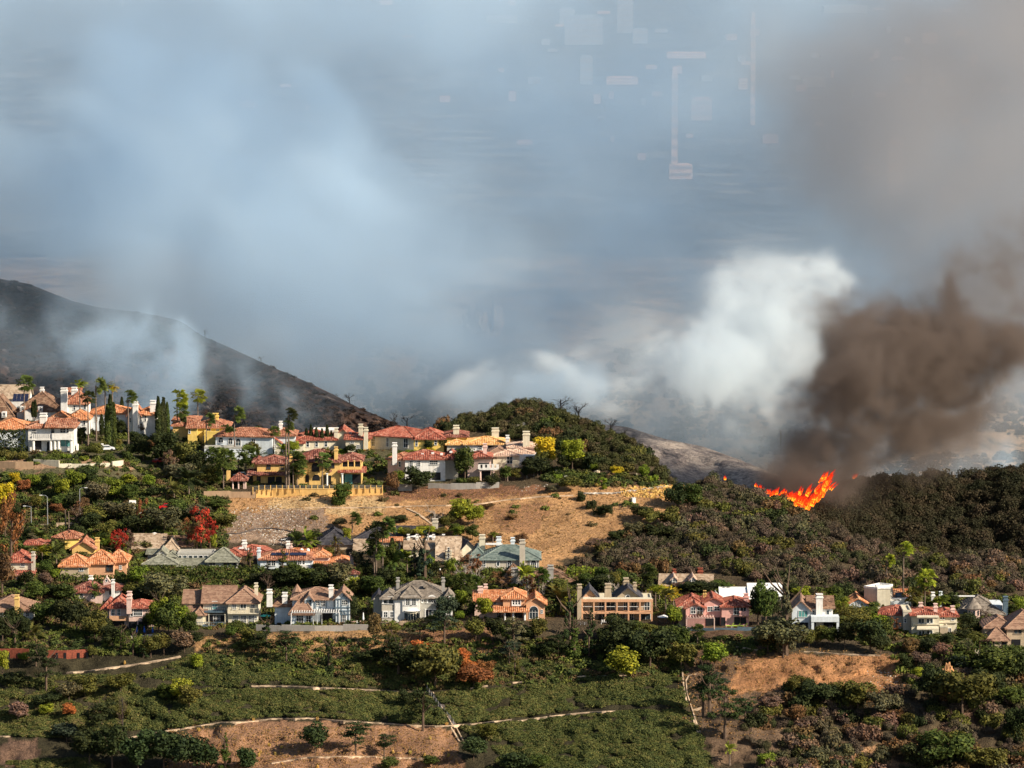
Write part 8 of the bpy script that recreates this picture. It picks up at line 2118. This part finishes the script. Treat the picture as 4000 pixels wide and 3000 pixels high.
# ------------------------------------------------------------------ smoke: real volumes, density baked on a lattice
def smoke_volume(name, lo, hi, vox, fn, mat):
    n = [max(2, int(round((hi[k] - lo[k]) / vox)) + 1) for k in range(3)]
    ax = [np.linspace(lo[k], hi[k], n[k]) for k in range(3)]
    X, Y, Z = np.meshgrid(*ax, indexing='ij')
    D = fn(X.ravel(), Y.ravel(), Z.ravel()).astype(np.float32)
    edge = np.ones(n, np.float32)
    edge[0] = edge[-1] = 0; edge[:, 0] = edge[:, -1] = 0; edge[:, :, 0] = edge[:, :, -1] = 0
    D = np.maximum(D, 0) * edge.ravel()
    me = bpy.data.meshes.new(name)
    me.vertices.add(len(D))
    at = me.attributes.new('dens', 'FLOAT', 'POINT')
    at.data.foreach_set('value', D)
    ob = bpy.data.objects.new(name, me)
    COL.objects.link(ob)
    ng = bpy.data.node_groups.new(name + '_nodes', 'GeometryNodeTree')
    ng.interface.new_socket('Geometry', in_out='INPUT', socket_type='NodeSocketGeometry')
    ng.interface.new_socket('Geometry', in_out='OUTPUT', socket_type='NodeSocketGeometry')
    N, Lk = ng.nodes.new, ng.links.new
    gi, go = N('NodeGroupInput'), N('NodeGroupOutput')
    pos = N('GeometryNodeInputPosition')
    sub = N('ShaderNodeVectorMath'); sub.operation = 'SUBTRACT'; sub.inputs[1].default_value = lo
    mul = N('ShaderNodeVectorMath'); mul.operation = 'MULTIPLY'
    mul.inputs[1].default_value = [(n[k] - 1) / (hi[k] - lo[k]) for k in range(3)]
    Lk(pos.outputs[0], sub.inputs[0]); Lk(sub.outputs[0], mul.inputs[0])
    sep = N('ShaderNodeSeparateXYZ'); Lk(mul.outputs[0], sep.inputs[0])
    def m(op, a, b=None, c=None):
        q = N('ShaderNodeMath'); q.operation = op
        for k, s in enumerate((a, b, c)):
            if s is None: continue
            if isinstance(s, (int, float)): q.inputs[k].default_value = s
            else: Lk(s, q.inputs[k])
        return q.outputs[0]
    rx, ry, rz = [m('ROUND', sep.outputs[k]) for k in range(3)]
    idx_lo = m('MULTIPLY_ADD', ry, n[2], rz)
    # keep the lattice index exact: integer maths on the two halves
    ii = N('FunctionNodeIntegerMath'); ii.operation = 'MULTIPLY_ADD'
    fi = N('FunctionNodeFloatToInt'); Lk(rx, fi.inputs[0])
    fj = N('FunctionNodeFloatToInt'); Lk(idx_lo, fj.inputs[0])
    Lk(fi.outputs[0], ii.inputs[0]); ii.inputs[1].default_value = n[1] * n[2]; Lk(fj.outputs[0], ii.inputs[2])
    na = N('GeometryNodeInputNamedAttribute'); na.data_type = 'FLOAT'; na.inputs[0].default_value = 'dens'
    si = N('GeometryNodeSampleIndex'); si.data_type = 'FLOAT'; si.domain = 'POINT'; si.clamp = True
    Lk(gi.outputs[0], si.inputs['Geometry']); Lk(na.outputs[0], si.inputs['Value']); Lk(ii.outputs[0], si.inputs['Index'])
    vc = N('GeometryNodeVolumeCube')
    Lk(si.outputs[0], vc.inputs['Density'])
    vc.inputs['Min'].default_value = lo; vc.inputs['Max'].default_value = hi
    vc.inputs['Resolution X'].default_value = n[0]
    vc.inputs['Resolution Y'].default_value = n[1]
    vc.inputs['Resolution Z'].default_value = n[2]
    sm = N('GeometryNodeSetMaterial'); sm.inputs['Material'].default_value = mat
    Lk(vc.outputs[0], sm.inputs[0]); Lk(sm.outputs[0], go.inputs[0])
    md = ob.modifiers.new('smoke', 'NODES'); md.node_group = ng
    me.materials.append(mat)
    ob['kind'] = 'stuff'
    return ob
def smoke_mat(name, col, dens=1.0, aniso=0.0):
    m = bpy.data.materials.new(name); m.use_nodes = True
    t = m.node_tree; t.nodes.clear()
    o = t.nodes.new('ShaderNodeOutputMaterial'); p = t.nodes.new('ShaderNodeVolumePrincipled')
    p.inputs['Color'].default_value = (*col, 1)
    p.inputs['Density'].default_value = dens
    p.inputs['Anisotropy'].default_value = aniso
    t.links.new(p.outputs[0], o.inputs['Volume'])
    return m
def warp(X, Y, Z, s, a, o=3):
    wx = (fbm(X / s, Y / s, Z / s, o) - .5) * 2 * a
    wy = (fbm(X / s + 31, Y / s, Z / s + 7, o) - .5) * 2 * a
    wz = (fbm(X / s, Y / s + 17, Z / s + 3, o) - .5) * 2 * a
    return X + wx, Y + wy, Z + wz
def puffs(X, Y, Z, L):
    """sum of round billows; each row: photo point and distance of its centre, radius across, radius in depth, strength"""
    s = 0
    for (u, v, d, r, rd, k) in L:
        cx, cyy, cz = ray(u, v, d)
        q = ((X - cx) ** 2 + (Z - cz) ** 2) / r ** 2 + (Y - cyy) ** 2 / rd ** 2
        s = s + k * np.exp(-q)
    return s
BANK = [(250, 560, 1540, 36, 70, .7), (620, 420, 1560, 40, 80, .8), (950, 620, 1560, 42, 80, 1.0), (1250, 820, 1550, 42, 80, 1.05), (750, 860, 1540, 38, 70, 1.0), (250, 880, 1560, 30, 60, .7), (1650, 960, 1550, 40, 80, .9), (1450, 560, 1600, 30, 70, .5),
        (2050, 1050, 1540, 32, 60, .7), (2450, 800, 1580, 26, 60, .5), (2700, 640, 1600, 24, 60, .35), (2900, 900, 1580, 26, 60, .5), (2400, 1150, 1540, 24, 50, .55), (1300, 1150, 1520, 30, 60, .8), (1700, 1300, 1520, 26, 60, .6), (1000, 1180, 1500, 24, 50, .6), (1950, 1380, 1500, 20, 50, .5),
        (3600, 950, 1520, 26, 60, .45), (3850, 1000, 1500, 26, 60, .6), (3950, 1700, 1480, 18, 40, .5), (3600, 1780, 1460, 14, 40, .3), (1500, 1500, 1480, 24, 50, .6), (1150, 330, 1600, 22, 60, .35), (2000, 620, 1600, 30, 60, .45), (450, 1050, 1560, 26, 50, .7)]
def f_bank(X, Y, Z):
    x, y, z = warp(X, Y, Z, 110, 52, 5)
    p = puffs(x, y, z, BANK)
    n = fbm(x / 85 + z / 200, y / 300, z / 60, 6, .6)
    n2 = fbm(x / 24 + 9 + z / 60, y / 130, z / 18, 5, .62)
    p = 1 - np.exp(-1.1 * p)
    e = np.clip(p - .85 * (1 - .65 * st(n, 2.4) - .35 * st(n2, 2.4)), 0, 1)
    sheetw = np.exp(-((Y - 1560) / 150) ** 2)
    loose = .0060 * smooth(.46, .62, n) * (.4 + 1.2 * smooth(.35, .65, n2)) * sheetw
    layer = .0062 * np.exp(-((Z - 170) / 44) ** 2) * (.15 + 1.6 * st(n, 2.8)) * (.35 + 1.3 * st(n2, 3)) * sheetw
    d = .0150 * smooth(.02, .42, e) * (.35 + .65 * st(n2, 3)) + loose + layer
    d = d * (.22 + .78 * smooth(330, 235, X)) if False else d * (.2 + .8 * (1 - smooth(225, 300, X)))  # smoke thinned out of view on the right so sun reaches the far slope
    low = smooth(100, 165, Z + 40 * (n2 - .5))
    return d * (.28 + .72 * low) + (.0016 + .0026 * smooth(130, 210, Z)) * (.3 + .7 * (1 - smooth(240, 330, X))) * smooth(1480, 1640, Y)
def st(n, g=2.3):
    return np.clip((n - .5) * g + .5, 0, 1)
def erode(p, x, y, z, s, k=1.0, w=.2):
    """billows: the puffs' bulk eaten into by coarse to fine turbulence"""
    p = 1 - np.exp(-np.clip(p, 0, None))
    y = y * .3
    q = s * .5
    dx = st(fbm(x / q + 3, y / q, z / q, 3), 2) - .5; dz = st(fbm(x / q, y / q + 9, z / q, 3), 2) - .5
    x = x + dx * q * .9; z = z + dz * q * .9
    n = st(fbm(x / s, y / s, z / s, 6, .62), 3.0)
    r = 1 - np.abs(2 * fbm(x / s * 1.6 + 5, y / s * 1.6, z / s * 1.6, 5, .62) - 1) * 2.6
    return smooth(.0, w, p - k * (1 - .62 * n - .38 * np.clip(r, 0, 1)))
def f_white(X, Y, Z):
    x, y, z = warp(X, Y, Z, 30, 12, 5)
    L = [(1790, 1500, 1290, 4, 12, 1.2), (1800, 1570, 1285, 5, 12, 1.2), (1850, 1620, 1285, 5, 12, 1.0), (1900, 1560, 1285, 6, 14, .8), (2000, 1525, 1285, 7, 14, 1.0), (2120, 1500, 1295, 8, 14, 1.2), (2250, 1540, 1285, 8, 14, 1.2), (2380, 1570, 1285, 8, 14, 1.2),
         (2490, 1490, 1300, 9, 18, 1.1), (2560, 1570, 1300, 8, 18, .9), (2640, 1440, 1310, 10, 20, 1.1), (2750, 1400, 1310, 11, 22, 1.1), (2760, 1500, 1310, 9, 20, .8), (2860, 1340, 1320, 12, 24, 1.1),
         (2950, 1240, 1325, 13, 26, 1.2), (3050, 1130, 1330, 12, 26, 1.3), (3000, 1330, 1325, 13, 26, 1.1), (3120, 1220, 1330, 12, 24, 1.1), (3120, 1380, 1330, 12, 24, .8), (2950, 1440, 1320, 12, 24, .8), (2700, 1600, 1310, 11, 24, .55), (2850, 1580, 1310, 11, 24, .5), (2500, 1680, 1300, 8, 20, .5), (2950, 1680, 1320, 9, 20, .4), (2350, 1640, 1290, 6, 14, .7),
         (2400, 1250, 1420, 14, 40, .6), (2560, 1330, 1400, 13, 30, .6), (2900, 1120, 1340, 9, 20, .7), (2300, 1420, 1330, 9, 20, .5), (3180, 1080, 1335, 8, 20, .7)]
    p = puffs(x, y, z, L)
    e = erode(p * 1.05, x, y, z, 15, 1.42, .26)
    fade = .12 + .88 * smooth(.38, .62, fbm(x / 26, y / 70, z / 22, 5, .6))
    return .060 * e * fade * (.35 + .65 * smooth(.3, 1.0, p)) + .006 * np.clip(p - .1, 0, 1)
def f_dark(X, Y, Z):
    x, y, z = warp(X, Y, Z, 30, 14, 5)
    o = -58
    L = [(3050, 1870, 1240, 5, 9, .9), (2960, 1860, 1240, 5, 9, .8), (3130, 1850, 1242, 7, 11, 1.1), (3220, 1800, 1245, 10, 13, 1.5), (3280, 1700, 1250, 12, 16, 1.9), (3320, 1590, 1255, 13, 18, 2.0), (3330, 1470, 1260, 12, 18, 1.6), (3420, 1390, 1266, 11, 20, 1.2),
         (3430, 1560, 1258, 12, 18, 1.6), (3520, 1640, 1262, 11, 20, 1.0), (3560, 1480, 1272, 13, 24, 1.3), (3680, 1390, 1280, 13, 26, .8), (3820, 1320, 1290, 13, 28, .55), (3600, 1620, 1270, 12, 20, .9), (3640, 1740, 1265, 10, 18, .6), (3700, 1520, 1290, 11, 26, .5),
         (3960, 1220, 1272, 14, 20, .5), (3900, 1420, 1280, 13, 24, .45), (4020, 1350, 1290, 14, 28, .6), (3390, 1790, 1250, 8, 12, .8), (4000, 1020, 1300, 15, 32, .6), (3600, 1180, 1300, 11, 32, .4), (3780, 1120, 1300, 12, 32, .4), (3100, 1740, 1245, 8, 12, .6), (2980, 1780, 1245, 8, 12, .35)]
    L = [(u, v, d_ + o, r, rd, k) for (u, v, d_, r, rd, k) in L]
    p = puffs(x, y, z, L)
    e = erode(p * 1.15, x, y, z, 15, 1.2, .3)
    return .14 * e * (.3 + .7 * smooth(.4, 1.4, p)) + .011 * np.clip(p - .1, 0, 1)
def f_haze_dark(X, Y, Z):
    x, y, z = warp(X, Y, Z, 70, 36, 5)
    L = [(3950, 500, 1500, 60, 120, 1.0), (4100, 150, 1550, 70, 140, .9), (3800, 820, 1480, 45, 110, .7), (4050, 900, 1450, 50, 110, .8), (600, 1170, 1500, 22, 50, .7), (380, 1100, 1500, 18, 50, .5), (1000, 1350, 1480, 22, 60, .45), (3750, 1650, 1420, 14, 30, 1.3), (3950, 1600, 1420, 16, 30, 1.4), (3900, 1760, 1400, 10, 24, .9), (3500, 1800, 1400, 10, 24, .9), (2700, 1750, 1380, 12, 30, .3), (3500, 250, 1600, 45, 100, .4), (2000, 1000, 1600, 45, 100, .2), (1500, 350, 1600, 45, 100, .22)]
    p = puffs(x, y, z, L)
    n = fbm(x / 50, y / 200, z / 38, 5, .6)
    n2 = fbm(x / 17, y / 80, z / 13, 4, .6)
    return .010 * smooth(.22, .75, p * (.05 + 1.5 * st(n, 3.2) * (.4 + 1.2 * st(n2, 2.6))))
def f_wisp(X, Y, Z):
    x, y, z = warp(X, Y, Z, 26, 12, 4)
    L = [(440, 1330, 1240, 12, 16, .8), (620, 1370, 1240, 11, 16, 1.0), (660, 1480, 1235, 10, 14, 1.0), (560, 1470, 1235, 12, 14, .7), (330, 1420, 1240, 12, 16, .5), (450, 1550, 1230, 12, 12, .6), (620, 1600, 1225, 10, 12, .6), (750, 1500, 1230, 9, 14, .5),
         (1050, 1540, 1225, 10, 14, .55), (1150, 1600, 1222, 12, 14, .7), (1280, 1650, 1220, 10, 12, .7), (950, 1640, 1220, 10, 12, .4), (20, 1230, 1260, 10, 16, .6), (90, 1300, 1255, 10, 16, .4), (1000, 1450, 1235, 9, 14, .3),
         (2150, 1500, 1218, 5, 8, 1.5), (2080, 1530, 1215, 5, 8, 1.4), (2000, 1545, 1213, 5, 8, 1.3), (2230, 1530, 1218, 6, 8, 1.3), (1930, 1570, 1213, 5, 8, 1.1), (1830, 1560, 1215, 5, 8, 1.0), (2300, 1590, 1215, 5, 8, .8),
         (3330, 1960, 1255, 6, 8, .7), (3430, 1880, 1255, 7, 8, .7), (3800, 1900, 1240, 9, 10, .9), (3900, 1880, 1240, 8, 10, .9), (3720, 1960, 1235, 8, 10, .5), (3680, 1830, 1250, 9, 10, .6), (3960, 1930, 1240, 7, 10, .6), (2620, 1840, 1215, 6, 8, .6), (2850, 1850, 1235, 6, 8, .4)]
    p = puffs(x, y, z, L)
    n = fbm(x / 12, y / 14, z / 10, 5, .62)
    return .026 * erode(p, x, y * .5, z * .8, 13, .95, .35) * np.clip(p, 0, 1) + .004 * np.clip(p - .1, 0, 1)
QUICK = 1.0
S_BANK = smoke_mat('bank_smoke', (.60, .755, .895), 1.0, .0)
S_WHITE = smoke_mat('white_smoke', (.85, .93, .98), 1.0, .0)
S_DARK = smoke_mat('dark_smoke', (.25, .20, .17), 1.0, 0)
S_HDARK = smoke_mat('brown_smoke', (.50, .49, .50), 1.0, 0)
S_WISP = smoke_mat('blue_smoke', (.66, .84, 1.0), 1.0, 0)
smoke_volume('smoke_bank', (-440, 1345, 40), (480, 1850, 325), 4.4 * QUICK, f_bank, S_BANK)
smoke_volume('white_smoke', (-40, 1235, 100), (140, 1470, 225), 1.9 * QUICK, f_white, S_WHITE)
smoke_volume('dark_smoke', (52, 1160, 105), (225, 1290, 245), 1.9 * QUICK, f_dark, S_DARK)
smoke_volume('brown_smoke', (-300, 1350, 90), (330, 1850, 330), 6.5 * QUICK, f_haze_dark, S_HDARK)
smoke_volume('smoke_wisps', (-170, 1200, 90), (170, 1280, 210), 2.0 * QUICK, f_wisp, S_WISP)
